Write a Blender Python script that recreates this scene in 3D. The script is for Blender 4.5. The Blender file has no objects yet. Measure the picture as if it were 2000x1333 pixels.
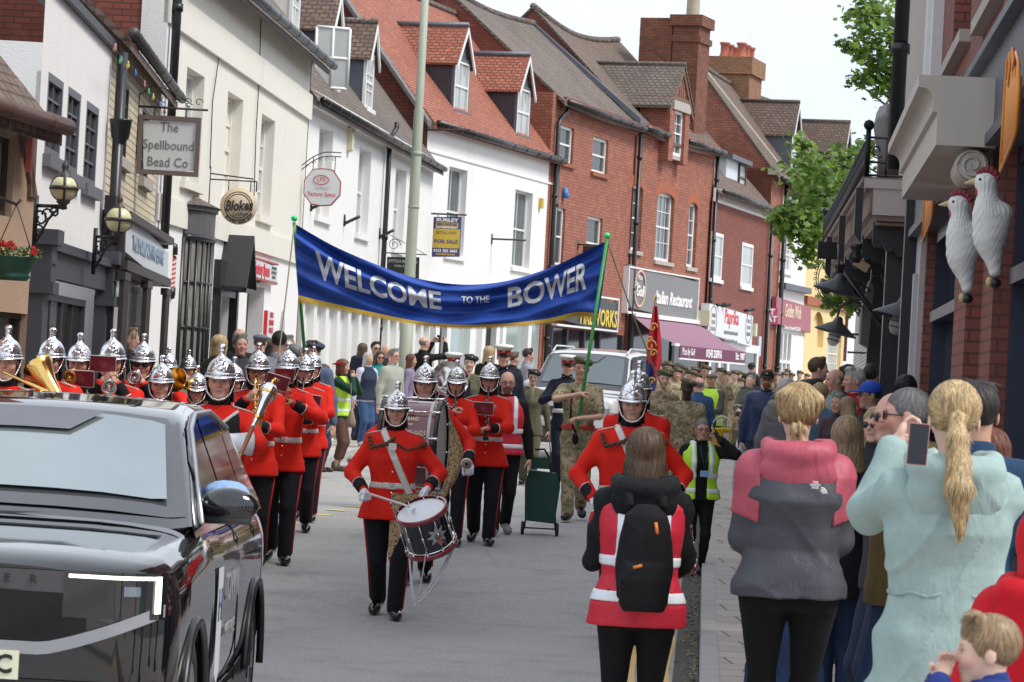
import bpy, math, random
import numpy as np
from mathutils import Vector, Matrix
random.seed(7); RNG=np.random.default_rng(5)
C=bpy.context.scene; COL=C.collection
# ---------- camera, world, sun, exposure ----------
F=6000.; PH=math.radians(3.15); TH=math.atan(75.5/F); CZ=1.92
fw=Vector((0,math.cos(TH),math.sin(TH))); Rr=Vector((1,0,0)); Uu=Rr.cross(fw)
cr=Rr*math.cos(PH)+Uu*math.sin(PH); cu=Uu*math.cos(PH)-Rr*math.sin(PH)
CAM=Vector((0,0,CZ))
cd=bpy.data.cameras.new('camera'); cam=bpy.data.objects.new('camera',cd); COL.objects.link(cam)
cam.matrix_world=Matrix(((cr.x,cu.x,-fw.x,0),(cr.y,cu.y,-fw.y,0),(cr.z,cu.z,-fw.z,CZ),(0,0,0,1)))
cd.sensor_width=36; cd.lens=F/2000*36; cd.clip_end=3000; cd.clip_start=.5
cd.dof.use_dof=True; cd.dof.focus_distance=25; cd.dof.aperture_fstop=13
C.camera=cam
w=bpy.data.worlds.new('World'); C.world=w; w.use_nodes=True
nt=w.node_tree; nt.nodes.clear()
def N(nt,t,**k):
    n=nt.nodes.new(t)
    for a,b in k.items():
        if a[0]=='_': n.inputs[a[1:].replace('_',' ')].default_value=b
        else: setattr(n,a,b)
    return n
SUNE,SUNA=math.radians(52),math.radians(112)   # azimuth clockwise from +Y: from the right and behind
sk=N(nt,'ShaderNodeTexSky',sky_type='NISHITA',sun_disc=False,sun_elevation=SUNE,sun_rotation=SUNA,air_density=1,dust_density=3)
bg=N(nt,'ShaderNodeBackground'); bg.inputs[1].default_value=.1
tc=N(nt,'ShaderNodeTexCoord'); nz=N(nt,'ShaderNodeTexNoise'); nz.inputs['Scale'].default_value=2.2; nz.inputs['Detail'].default_value=5
mp=N(nt,'ShaderNodeMapping'); mp.inputs['Scale'].default_value=(1,1,2.5)
cr_=N(nt,'ShaderNodeValToRGB'); cr_.color_ramp.elements[0].position=.38; cr_.color_ramp.elements[1].position=.68
cr_.color_ramp.elements[0].color=(6.0,6.7,7.8,1); cr_.color_ramp.elements[1].color=(7.5,7.9,8.5,1)
mx=N(nt,'ShaderNodeMix',data_type='RGBA'); mx.inputs[0].default_value=.9
L=nt.links.new
L(tc.outputs['Generated'],mp.inputs[0]); L(mp.outputs[0],nz.inputs['Vector']); L(nz.outputs['Fac'],cr_.inputs[0])
L(sk.outputs[0],mx.inputs[6]); L(cr_.outputs[0],mx.inputs[7]); L(mx.outputs[2],bg.inputs[0])
wo=N(nt,'ShaderNodeOutputWorld'); L(bg.outputs[0],wo.inputs[0])
sl=bpy.data.lights.new('sun','SUN'); sl.energy=2.0; sl.angle=math.radians(18); sl.color=(1,.96,.9)
so=bpy.data.objects.new('sun',sl); COL.objects.link(so)
sd=Vector((math.sin(SUNA)*math.cos(SUNE),math.cos(SUNA)*math.cos(SUNE),math.sin(SUNE)))
so.rotation_euler=sd.to_track_quat('Z','Y').to_euler()
C.view_settings.view_transform='Standard'; C.view_settings.look='None'; C.view_settings.exposure=.72; C.view_settings.gamma=1
C.cycles.use_denoising=True
C.cycles.max_bounces=6; C.cycles.transparent_max_bounces=8
# ---------- projection helpers ----------
def ray(px,py): return fw+cr*((px-1000)/F)+cu*((666.5-py)/F)
def U(px,py,d):
    r=ray(px,py); return CAM+r*(d/r.y)
GY=[-50,24,28,35,45,60,80,100,130,400]; GZ=[0,0,.12,.33,.44,.55,.68,.8,1.05,3.5]
def G(y): return float(np.interp(y,GY,GZ))
def PX(p):
    v=Vector(p)-CAM; f=v.dot(fw); return 1000+F*v.dot(cr)/f, 666.5-F*v.dot(cu)/f
# ---------- materials ----------
MATS={}
def mat(name,col=(.5,.5,.5),r=.6,m=0,kind=None,col2=None,sc=6,bump=.0,bs=40,amt=.12,coat=0,emit=0,spec=.5,alpha=1):
    if name in MATS: return MATS[name]
    a=bpy.data.materials.new(name); a.use_nodes=True; t=a.node_tree; b=t.nodes['Principled BSDF']; l=t.links.new
    b.inputs['Base Color'].default_value=(*col,1); b.inputs['Roughness'].default_value=r; b.inputs['Metallic'].default_value=m
    b.inputs['Coat Weight'].default_value=coat; b.inputs['Specular IOR Level'].default_value=spec
    if alpha<1: b.inputs['Alpha'].default_value=alpha
    if emit: b.inputs['Emission Color'].default_value=(*col,1); b.inputs['Emission Strength'].default_value=emit
    co=N(t,'ShaderNodeTexCoord')
    def noise(scale,det=4,vec=None,rough=.6):
        n=N(t,'ShaderNodeTexNoise'); n.inputs['Scale'].default_value=scale; n.inputs['Detail'].default_value=det; n.inputs['Roughness'].default_value=rough
        l(vec if vec else co.outputs['Object'],n.inputs['Vector']); return n
    def mix(f,c1,c2,bt='MIX'):
        x=N(t,'ShaderNodeMix',data_type='RGBA',blend_type=bt)
        for s,i in ((f,0),(c1,6),(c2,7)):
            if hasattr(s,'is_linked'): l(s,x.inputs[i])
            elif i==0: x.inputs[0].default_value=s
            else: x.inputs[i].default_value=(*s,1)
        return x.outputs[2]
    def ramp(s,p0,p1,c0=(0,0,0),c1=(1,1,1)):
        x=N(t,'ShaderNodeValToRGB'); e=x.color_ramp.elements; e[0].position=p0; e[1].position=p1; e[0].color=(*c0,1); e[1].color=(*c1,1); l(s,x.inputs[0]); return x.outputs[0]
    def bmp(h,st,dist=.02):
        x=N(t,'ShaderNodeBump'); x.inputs['Strength'].default_value=st; x.inputs['Distance'].default_value=dist; l(h,x.inputs['Height']); l(x.outputs[0],b.inputs['Normal'])
    dk=tuple(c*(1-amt*1.6) for c in col); lt=tuple(min(1,c*(1+amt)) for c in col)
    if kind in('brick','tile'):
        uv=co.outputs['UV']; br=N(t,'ShaderNodeTexBrick'); l(uv,br.inputs['Vector'])
        br.inputs['Scale'].default_value=1
        if kind=='brick':
            br.inputs['Brick Width'].default_value=.225; br.inputs['Row Height'].default_value=.078; br.inputs['Mortar Size'].default_value=.011; br.inputs['Mortar Smooth'].default_value=.3
            br.inputs['Color1'].default_value=(*col,1); br.inputs['Color2'].default_value=(*col2,1); br.inputs['Mortar'].default_value=(*(c*.30+.02 for c in col),1)
            br.inputs['Bias'].default_value=-.1
            n=noise(.9,6); c=mix(ramp(n.outputs['Fac'],.35,.75,(.0,)*3,(.55,)*3),br.outputs['Color'],tuple(c*.55 for c in col))
            n3=noise(3.5,5); c=mix(ramp(n3.outputs['Fac'],.55,.8,(.0,)*3,(.3,)*3),c,tuple(min(1,c*1.5+.04) for c in col))
            l(c,b.inputs['Base Color']); bmp(br.outputs['Fac'],-.5,.012)
        else:
            br.inputs['Brick Width'].default_value=.17; br.inputs['Row Height'].default_value=sc/60; br.inputs['Mortar Size'].default_value=.02; br.inputs['Mortar Smooth'].default_value=.5
            br.inputs['Color1'].default_value=(*col,1); br.inputs['Color2'].default_value=(*col2,1); br.inputs['Mortar'].default_value=(*(c*.22 for c in col),1)
            br.inputs['Bias'].default_value=0
            n=noise(.9,9,rough=.75); c=mix(ramp(n.outputs['Fac'],.42,.66,(0,)*3,(.75,)*3),br.outputs['Color'],tuple(c*.45 for c in col))
            n2=noise(9,4); c=mix(ramp(n2.outputs['Fac'],.58,.75,(0,)*3,(.5,)*3),c,tuple(min(1,c*1.7+.06) for c in col))
            l(c,b.inputs['Base Color'])
            # stepped rows: height falls within each row
            s=N(t,'ShaderNodeSeparateXYZ'); l(uv,s.inputs[0]); d=N(t,'ShaderNodeMath',operation='DIVIDE'); l(s.outputs[1],d.inputs[0]); d.inputs[1].default_value=sc/60
            fr=N(t,'ShaderNodeMath',operation='FRACT'); l(d.outputs[0],fr.inputs[0]); bmp(fr.outputs[0],-.9,.05)
    elif kind=='camo':
        n=noise(sc,3); n.inputs['Distortion'].default_value=1.2; n2=noise(sc*1.7,3); n2.inputs['Distortion'].default_value=1.5; n3=noise(sc*2.6,3); n3.inputs['Distortion'].default_value=2
        c=mix(ramp(n.outputs['Fac'],.47,.53),(.36,.29,.18),(.19,.18,.09)); c=mix(ramp(n2.outputs['Fac'],.56,.6),c,(.15,.085,.05)); c=mix(ramp(n3.outputs['Fac'],.6,.64),c,(.50,.43,.31))
        l(c,b.inputs['Base Color']); nb=noise(14,3); bmp(nb.outputs['Fac'],.5,.03)
    elif kind=='leopard':
        v=N(t,'ShaderNodeTexVoronoi'); v.inputs['Scale'].default_value=sc; l(co.outputs['Object'],v.inputs['Vector'])
        c=mix(ramp(v.outputs['Distance'],.22,.42),(.02,.012,.008),(.42,.30,.16)); l(c,b.inputs['Base Color']); bmp(v.outputs['Distance'],.3,.01)
    elif kind=='cloth':
        n=noise(sc,5); c=mix(n.outputs['Fac'],dk,lt); l(c,b.inputs['Base Color'])
        mpn=N(t,'ShaderNodeMapping'); mpn.inputs['Scale'].default_value=(1,1,.45); mpn.inputs['Rotation'].default_value=(.35,.25,0); l(co.outputs['Object'],mpn.inputs[0])
        f=noise(7,5,mpn.outputs[0]); f.inputs['Distortion'].default_value=.25
        b.inputs['Sheen Weight'].default_value=.02; b.inputs['Specular IOR Level'].default_value=.18 if r>.6 else .4
        bmp(f.outputs['Fac'],bump or .5,.035)
    elif kind=='hair':
        mpn=N(t,'ShaderNodeMapping'); mpn.inputs['Scale'].default_value=(1,1,.12); l(co.outputs['Object'],mpn.inputs[0])
        f=noise(70,5,mpn.outputs[0]); f.inputs['Distortion'].default_value=.6; f2=noise(18,3,mpn.outputs[0])
        c=mix(ramp(f.outputs['Fac'],.35,.65),tuple(c*.4 for c in col),tuple(min(1,c*1.35) for c in col)); c=mix(ramp(f2.outputs['Fac'],.35,.7,(0,)*3,(.55,)*3),c,tuple(c*.5 for c in col))
        l(c,b.inputs['Base Color']); bmp(f.outputs['Fac'],.7,.012)
    elif kind=='asphalt':
        n=noise(.35,7); n2=noise(38,4); n3=noise(1.6,8,rough=.7); v=N(t,'ShaderNodeTexVoronoi',feature='DISTANCE_TO_EDGE'); v.inputs['Scale'].default_value=.33; l(noise(1.5,4).outputs['Color'],v.inputs['Vector']) if 0 else l(co.outputs['Object'],v.inputs['Vector'])
        c=mix(n.outputs['Fac'],dk,lt); c=mix(ramp(n2.outputs['Fac'],.35,.65,(0,)*3,(.8,)*3),c,tuple(x*1.5 for x in col)); c=mix(ramp(n3.outputs['Fac'],.5,.7,(0,)*3,(.45,)*3),c,tuple(x*.62 for x in col)); c=mix(ramp(v.outputs['Distance'],.0,.012,(.18,)*3,(0,)*3),c,tuple(x*.4 for x in col))
        l(c,b.inputs['Base Color']); bmp(n2.outputs['Fac'],.35,.01)
    elif kind=='paving':
        br=N(t,'ShaderNodeTexBrick'); mpn=N(t,'ShaderNodeMapping'); mpn.inputs['Rotation'].default_value=(0,0,math.radians(-4)); l(co.outputs['UV'],mpn.inputs[0]); l(mpn.outputs[0],br.inputs['Vector'])
        br.inputs['Scale'].default_value=1; br.inputs['Brick Width'].default_value=.6; br.inputs['Row Height'].default_value=.45; br.inputs['Mortar Size'].default_value=.009
        br.inputs['Color1'].default_value=(*col,1); br.inputs['Color2'].default_value=(*col2,1); br.inputs['Mortar'].default_value=(.045,.042,.038,1)
        n=noise(8,6); c=mix(ramp(n.outputs['Fac'],.3,.8,(0,)*3,(.4,)*3),br.outputs['Color'],tuple(x*.6 for x in col)); l(c,b.inputs['Base Color']); bmp(br.outputs['Fac'],-.4,.01)
    else:
        n=noise(sc,6); c=mix(n.outputs['Fac'],dk,lt)
        if kind=='paint':   # weathered render: runs of dirt
            mpn=N(t,'ShaderNodeMapping'); mpn.inputs['Scale'].default_value=(1,1,.12); l(co.outputs['Object'],mpn.inputs[0])
            g=noise(2,6,mpn.outputs[0]); c=mix(ramp(g.outputs['Fac'],.58,.85,(0,)*3,(.35,)*3),c,tuple(x*.62 for x in col))
        l(c,b.inputs['Base Color'])
        if bump: nb=noise(bs,4); bmp(nb.outputs['Fac'],bump,.02)
    MATS[name]=a; return a
# ---------- mesh builder ----------
SPLITN={'pilaster','black_post','headlight','arch_cladding','shutter','pendant_post','door_handle','led_strip','lens','chimney_pot','door_gap','roof_rail','spotlight','loudspeaker','hoop','drum_head','eye','bulb','stalk','cornice','timber','wall_hook','zip_pull','strap','white_pilaster','gable_wall','sill','side_window','window_trim','bracket_fretwork','barge_board','face','cheek'}
class MB:
    def __init__(s): s.v=[]; s.f=[]; s.m=[]; s.mi=0; s.sm=[]; s.smooth=False; s.st=[]
    def poly(s,pts):
        n=len(s.v); s.st.append(n); s.v+= [tuple(p) for p in pts]; s.f.append(tuple(range(n,n+len(pts)))); s.m.append(s.mi); s.sm.append(s.smooth)
    def add(s,vs,fs):
        n=len(s.v); s.st.append(n); s.v+=[tuple(p) for p in vs]
        for f in fs: s.f.append(tuple(i+n for i in f)); s.m.append(s.mi); s.sm.append(s.smooth)
    def hexa(s,p):  # 8 pts: bottom 0-3, top 4-7
        s.add(p,[(3,2,1,0),(4,5,6,7),(0,1,5,4),(1,2,6,5),(2,3,7,6),(3,0,4,7)])
    def box(s,c,h,M=None):
        x,y,z=c; a,b,d=h
        p=[Vector((x+i*a,y+j*b,z+k*d)) for k in(-1,1) for i,j in((-1,-1),(1,-1),(1,1),(-1,1))]
        if M: p=[M@q for q in p]
        s.hexa(p)
    def tube(s,pts,r,n=8,cap=True):
        pts=[Vector(p) for p in pts]; rs=r if hasattr(r,'__len__') else [r]*len(pts)
        vs=[]; up=None
        for i,p in enumerate(pts):
            d=(pts[min(i+1,len(pts)-1)]-pts[max(i-1,0)]).normalized()
            if up is None: up=Vector((0,0,1)) if abs(d.z)<.9 else Vector((1,0,0))
            a=d.cross(up).normalized(); up=a.cross(d).normalized()
            vs+=[p+(a*math.cos(6.2832*k/n)+up*math.sin(6.2832*k/n))*rs[i] for k in range(n)]
        fs=[(i*n+k,i*n+(k+1)%n,(i+1)*n+(k+1)%n,(i+1)*n+k) for i in range(len(pts)-1) for k in range(n)]
        if cap: fs+=[tuple(range(n))[::-1],tuple(range((len(pts)-1)*n,len(pts)*n))]
        sm=s.smooth; s.smooth=True; s.add(vs,fs); s.smooth=sm
    def lathe(s,prof,o=(0,0,0),ax=(0,0,1),n=16,ref=None,sx=1,sy=1):
        ax=Vector(ax).normalized(); a=Vector(ref).normalized() if ref else ax.orthogonal().normalized(); b=ax.cross(a); o=Vector(o)
        vs=[o+ax*z+(a*math.cos(6.2832*k/n)*sx+b*math.sin(6.2832*k/n)*sy)*r for r,z in prof for k in range(n)]
        fs=[(i*n+k,i*n+(k+1)%n,(i+1)*n+(k+1)%n,(i+1)*n+k) for i in range(len(prof)-1) for k in range(n)]
        sm=s.smooth; s.smooth=True; s.add(vs,fs); s.smooth=sm
    def ball(s,c,r,n=12,sc=(1,1,1)):
        c=Vector(c); m=n//2
        vs=[c+Vector((r*sc[0]*math.sin(math.pi*i/m)*math.cos(6.2832*k/n),r*sc[1]*math.sin(math.pi*i/m)*math.sin(6.2832*k/n),r*sc[2]*math.cos(math.pi*i/m))) for i in range(m+1) for k in range(n)]
        fs=[(i*n+k,(i+1)*n+k,(i+1)*n+(k+1)%n,i*n+(k+1)%n) for i in range(m) for k in range(n)]
        sm=s.smooth; s.smooth=True; s.add(vs,fs); s.smooth=sm
    def prism(s,poly,d):   # poly: list of points; d: extrusion vector
        n=len(poly); d=Vector(d); a=[Vector(p) for p in poly]; b=[p+d for p in a]
        s.add(a+b,[tuple(range(n))[::-1],tuple(range(n,2*n))]+[(i,(i+1)%n,n+(i+1)%n,n+i) for i in range(n)])
    def build(s,name,mats,parent=None,loc=None):
        if not s.v: return None
        if name in SPLITN and len(s.st)>1:
            A=np.array(s.v); G_=[]
            for a,b in zip(s.st,s.st[1:]+[len(s.v)]):
                lo,hi=A[a:b].min(0)-.012,A[a:b].max(0)+.012; g=[[lo,hi,[(a,b)]]]
                for q in G_:
                    if (q[0]<=hi).all() and (q[1]>=lo).all(): g[0]=[np.minimum(g[0][0],q[0]),np.maximum(g[0][1],q[1]),g[0][2]+q[2]]
                    else: g.append(q)
                G_=g
            if 1<len(G_)<41:
                r=None
                for lo,hi,R in G_:
                    m=MB(); 
                    for a,b in sorted(R):
                        o=len(m.v)-a; m.v+=s.v[a:b]
                        for i,f in enumerate(s.f):
                            if a<=f[0]<b: m.f.append(tuple(x+o for x in f)); m.m.append(s.m[i]); m.sm.append(s.sm[i])
                    o_=m.build(name,mats,parent); r=r or o_
                return r
        me=bpy.data.meshes.new(name); me.from_pydata(s.v,[],s.f)
        for m in (mats if isinstance(mats,(list,tuple)) else [mats]): me.materials.append(m)
        me.polygons.foreach_set('material_index',s.m); me.polygons.foreach_set('use_smooth',s.sm)
        fin(me); o=bpy.data.objects.new(name,me); COL.objects.link(o)
        if parent: setp(o,parent)
        return o
def setp(o,parent):
    o.parent=parent; o.matrix_parent_inverse=parent_world(parent).inverted()
def parent_world(p):
    return PW.get(p.name,Matrix.Identity(4))
PW={}
def fin(me):
    # world-metre UVs, per face plane
    nl=len(me.loops); nv=len(me.vertices)
    if not nl: return
    co=np.empty(nv*3); me.vertices.foreach_get('co',co); co=co.reshape(-1,3)
    npo=len(me.polygons); nr=np.empty(npo*3); me.polygons.foreach_get('normal',nr); nr=nr.reshape(-1,3)
    tot=np.empty(npo,int); me.polygons.foreach_get('loop_total',tot)
    vi=np.empty(nl,int); me.loops.foreach_get('vertex_index',vi)
    nn=np.repeat(nr,tot,axis=0); p=co[vi]
    h=np.stack([-nn[:,1],nn[:,0],np.zeros(nl)],1); ln=np.linalg.norm(h,axis=1); flat=ln<.15
    h[flat]=(1,0,0); ln[flat]=1; h/=ln[:,None]; v=np.cross(nn,h)
    uv=np.stack([(p*h).sum(1),(p*v).sum(1)],1)
    l=me.uv_layers.new(name='UVMap'); l.data.foreach_set('uv',uv.ravel())
def tag(o,label=None,cat=None,group=None,kind=None):
    if label: o['label']=label
    if cat: o['category']=cat
    if group: o['group']=group
    if kind: o['kind']=kind
    return o
def empty(name,loc,label,cat,group=None,rz=0):
    o=bpy.data.objects.new(name,None); o.empty_display_size=.2; COL.objects.link(o); o.location=loc; o.rotation_euler=(0,0,rz)
    PW[o.name]=Matrix.Translation(Vector(loc))@Matrix.Rotation(rz,4,'Z'); return tag(o,label,cat,group)
def text(s,name,o,xd,yd,size,mt,parent=None,ext=.004,bold=0,al='CENTER',shear=0,width=None,sp=1):
    c=bpy.data.curves.new(name,'FONT'); c.body=s; c.size=size; c.extrude=ext; c.offset=bold; c.align_x=al; c.align_y='CENTER'; c.shear=shear; c.space_character=sp; c.resolution_u=2
    c.materials.append(mt); ob=bpy.data.objects.new(name,c); COL.objects.link(ob)
    x=Vector(xd).normalized(); y=Vector(yd).normalized(); z=x.cross(y)
    sx=1
    if width:
        bpy.context.view_layer.update(); sx=width/max(.01,ob.dimensions.x)
    m=Matrix(((x.x*sx,y.x,z.x,o[0]),(x.y*sx,y.y,z.y,o[1]),(x.z*sx,y.z,z.z,o[2]),(0,0,0,1)))
    me=bpy.data.meshes.new_from_object(ob); bpy.data.objects.remove(ob); ob=bpy.data.objects.new(name,me); COL.objects.link(ob)
    me.transform(m)
    if parent:
        ob.parent=parent; ob.matrix_parent_inverse=parent_world(parent).inverted()
    return ob
# palette
WHITE=mat('white_render',(.80,.79,.77),.75,kind='paint',amt=.03,sc=1.5,bump=.25)
CREAM=mat('cream_render',(.74,.71,.63),.75,kind='paint',amt=.04,sc=1.2,bump=.25)
WPAINT=mat('white_gloss',(.78,.78,.76),.4,amt=.03)
CBRICK=mat('cream_painted_brick',(.70,.60,.42),.7,kind='brick',col2=(.66,.55,.38))
BRICK=mat('orange_brick',(.39,.145,.09),.85,kind='brick',col2=(.27,.085,.055))
BRICKD=mat('red_brick',(.26,.075,.05),.85,kind='brick',col2=(.19,.055,.04))
BRICKC=mat('chimney_brick',(.24,.085,.045),.9,kind='brick',col2=(.12,.05,.034))
TRED=mat('red_tile',(.46,.16,.095),.8,kind='tile',col2=(.33,.105,.07),sc=5.4)
TBRN=mat('brown_tile',(.21,.14,.105),.85,kind='tile',col2=(.13,.095,.08),sc=6.5)
TGRY=mat('grey_tile',(.17,.14,.12),.85,kind='tile',col2=(.22,.16,.125),sc=7)
LEAD=mat('lead',(.13,.14,.165),.5,.3,sc=5,amt=.2)
LEADD=mat('dark_lead',(.055,.055,.065),.5,.2,sc=5,amt=.2)
BLACK=mat('black_paint',(.012,.012,.014),.35,amt=.1)
DBLUE=mat('navy_joinery',(.013,.018,.045),.35,amt=.1)
DGREY=mat('dark_grey_joinery',(.035,.037,.045),.5,amt=.1)
GLASS=mat('window_glass',(.09,.11,.115),.06,spec=.9,sc=.8,amt=.5)
GLASSD=mat('dark_glass',(.02,.022,.024),.08,spec=.6,sc=1.2,amt=.5)
GLASSL=mat('blind_behind_glass',(.40,.42,.41),.12,spec=.8,sc=.9,amt=.25)
CHROME=mat('chrome',(.84,.84,.86),.15,1,amt=.0,bump=.5,bs=24)
GOLD=mat('brass',(.85,.55,.18),.16,1,amt=.05)
SILVER=mat('silver_plate',(.86,.85,.83),.13,1,amt=.02)
STONE=mat('stone',(.42,.38,.34),.8,amt=.15,bump=.3)
WOOD=mat('wood',(.16,.075,.035),.5,amt=.2,sc=12)
# ================= SETTING =================
def plan(px,py,s):
    p=U(px,py,F/s); return Vector((p.x,p.y,0))
def sheet(name,ys,lf,rf,mt,dz,n=14):
    m=MB(); rows=[]
    for y in ys:
        a,b=lf(y),rf(y); rows.append([(a+(b-a)*i/n,y,G(y)+dz) for i in range(n+1)])
    vs=[p for r in rows for p in r]; k=n+1
    m.smooth=True; m.add(vs,[(i*k+j,i*k+j+1,(i+1)*k+j+1,(i+1)*k+j) for i in range(len(rows)-1) for j in range(n)])
    return m.build(name,mt)
YS=[-30,0,5,10]+[12+1.5*i for i in range(60)]+[104,110,118,130,200,400]
def KR(y): return float(np.interp(y,[-30,0,12,20,45,50,58,66,75,90,110,400],[-1.8,.0,.80,1.33,2.9,3.3,4.2,5.6,7.9,12.6,20,150]))
def KL(y): return float(np.interp(y,[-30,20,30,37,44,51,57,64,68,73,77,84,91,100,110,400],[-3.5,-3.3,-3.25,-3.05,-2.75,-2.55,-2.15,-1.25,-.55,.6,1.85,4.2,7.0,9.8,13,95]))
ASPH=mat('asphalt',(.29,.285,.275),.85,kind='asphalt',amt=.12)
PAVE=mat('paving_slabs',(.48,.43,.39),.85,kind='paving',col2=(.41,.35,.315))
KERB=mat('kerb_stone',(.40,.39,.37),.85,amt=.15,bump=.3,sc=5)
tag(sheet('ground',[-60]+YS,lambda y:-200,lambda y:260,mat('ground_grey',(.14,.14,.13),.9),-.35,8),kind='structure')
tag(sheet('road',YS,KL,KR,ASPH,0),kind='structure')
tag(sheet('pavement',YS,lambda y:KR(y)+.13,lambda y:KR(y)+7,PAVE,.12),kind='structure')
tag(sheet('pavement',YS,lambda y:KL(y)-7,lambda y:KL(y)-.13,PAVE,.12),kind='structure')
def kerb(K,sg):
    m=MB(); y=-5.
    while y<105:
        y2=y+.9-.008; a,b=K(y),K(y2)
        p=[(a,y,G(y)-.1),(a+sg*.13,y,G(y)-.1),(b+sg*.13,y2,G(y2)-.1),(b,y2,G(y2)-.1)]
        q=[(a+sg*.012,y,G(y)+.123),(a+sg*.13,y,G(y)+.123),(b+sg*.13,y2,G(y2)+.123),(b+sg*.012,y2,G(y2)+.123)]
        if sg<0: p=[p[1],p[0],p[3],p[2]]; q=[q[1],q[0],q[3],q[2]]
        m.hexa(p+q); y+=.9
    return tag(m.build('kerb',KERB),kind='structure')
kerb(KR,1); kerb(KL,-1)
YEL=mat('road_yellow',(.68,.45,.17),.8,amt=.15,sc=14,bump=.2)
def line(K,o0,o1,ya,yb,name='yellow_line',st=1.,gap=0.,mt=YEL):
    m=MB(); y=ya
    while y<yb:
        y2=min(y+st,yb); m.poly([(K(y)+o0,y,G(y)+.004),(K(y)+o1,y,G(y)+.004),(K(y2)+o1,y2,G(y2)+.004),(K(y2)+o0,y2,G(y2)+.004)]); y=y2+gap
    return tag(m.build(name,mt),kind='structure')
wob=lambda y:KR(y)+.015*math.sin(y*1.7)
line(wob,-.30,-.19,5,70); line(wob,-.53,-.42,5,70)
tag(sheet('gutter',[5+1.*i for i in range(60)],lambda y:KR(y)-.17,lambda y:KR(y)-.0,mat('gutter_grime',(.09,.085,.075),.95,amt=.4,sc=30,bump=.5),.0035,2),kind='structure')
for yy,dx in((30.2,.0),(31.6,.0)):
    pass
def GP(px,py):
    d=20.
    for _ in range(30): r=ray(px,py); d=.5*d+.5*(G(d)-CZ)/r.z*r.y
    return U(px,py,d)
m=MB()
for i,(a_,b_) in enumerate(((510,1062),(570,1022),(629,1006),(658,997),(690,990),(722,984))):
    p=GP(a_,b_); p2=(p.x,p.y,G(p.y)+.004)
    m.poly([(p2[0]-.13,p2[1]-.07,G(p2[1]-.07)+.004),(p2[0]+.07,p2[1]-.09,G(p2[1]-.09)+.004),(p2[0]+.13,p2[1]+.07,G(p2[1]+.07)+.004),(p2[0]-.07,p2[1]+.09,G(p2[1]+.09)+.004)])
tag(m.build('road_marking_dashes',mat('pale_yellow',(.66,.58,.22),.8)),kind='structure')
# fallen leaves / debris along right gutter
m=MB()
for i in range(420):
    y=random.uniform(9,30); x=KR(y)-abs(random.gauss(0,.055))-.01; a=random.random()*6.28; r=random.uniform(.012,.035); z=G(y)+.006+random.random()*.012
    m.mi=random.choice([0,0,1,2])
    m.poly([(x+r*math.cos(a),y+r*math.sin(a),z),(x-r*.5*math.sin(a),y+r*.5*math.cos(a),z+.008),(x-r*math.cos(a),y-r*math.sin(a),z+.002),(x+r*.5*math.sin(a),y-r*.5*math.cos(a),z+.01)])
tag(m.build('gutter_litter',[mat('leaf_green_dry',(.28,.26,.13),.8),mat('leaf_brown',(.2,.11,.05),.9),mat('leaf_straw',(.34,.3,.13),.9)]),'dry leaves and litter lying along the kerb gutter','litter',kind='stuff')
# ---------- facade system ----------
class Fac:
    def __init__(s,A,B,side=1):
        s.A=A; s.t=(B-A).normalized(); s.L=(B-A).length; s.n=Vector((s.t.y,-s.t.x,0))*side; s.side=side
    def P(s,u,z,o=0.): q=s.A+s.t*u+s.n*o; return Vector((q.x,q.y,z))
    def R(s,px,py,o=0.):
        r=ray(px,py); q0=s.A+s.n*o; k=(q0-CAM).dot(s.n)/r.dot(s.n) if abs(r.dot(s.n))>1e-6 else 50
        p=CAM+r*k; return (p-s.A).dot(s.t),p.z
    def q(s,m,u0,u1,z0,z1,o0,o1):  # box in facade coords
        p=[s.P(u,z,o) for z in(z0,z1) for u,o in((u0,o0),(u1,o0),(u1,o1),(u0,o1))]
        if s.side>0: p=[p[3],p[2],p[1],p[0],p[7],p[6],p[5],p[4]]
        m.hexa(p)
    def quad(s,m,pts):  # pts in (u,z,o), outward CCW for side=1 seen from street: u increasing is to the right
        p=[s.P(*a) for a in pts]
        if s.side<0: p=p[::-1]
        m.poly(p)
def wall(f,m,u0,u1,z0,z1,holes,rec=.14):
    us=sorted({u0,u1}|{h[0] for h in holes}|{h[1] for h in holes}); zs=sorted({z0,z1}|{h[2] for h in holes}|{h[3] for h in holes})
    us=[u for u in us if u0<=u<=u1]; zs=[z for z in zs if z0<=z<=z1]
    for a,b in zip(us,us[1:]):
        for c,d in zip(zs,zs[1:]):
            mu,mz=(a+b)/2,(c+d)/2
            if any(h[0]<mu<h[1] and h[2]<mz<h[3] for h in holes): continue
            f.quad(m,[(a,c,0),(b,c,0),(b,d,0),(a,d,0)])
    for h in holes:
        a,b,c,d=h[:4]; r=-(h[4] if len(h)>4 else rec)
        f.quad(m,[(a,c,0),(a,d,0),(a,d,r),(a,c,r)]); f.quad(m,[(b,d,0),(b,c,0),(b,c,r),(b,d,r)])
        f.quad(m,[(a,d,0),(b,d,0),(b,d,r),(a,d,r)]); f.quad(m,[(b,c,0),(a,c,0),(a,c,r),(b,c,r)])
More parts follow.
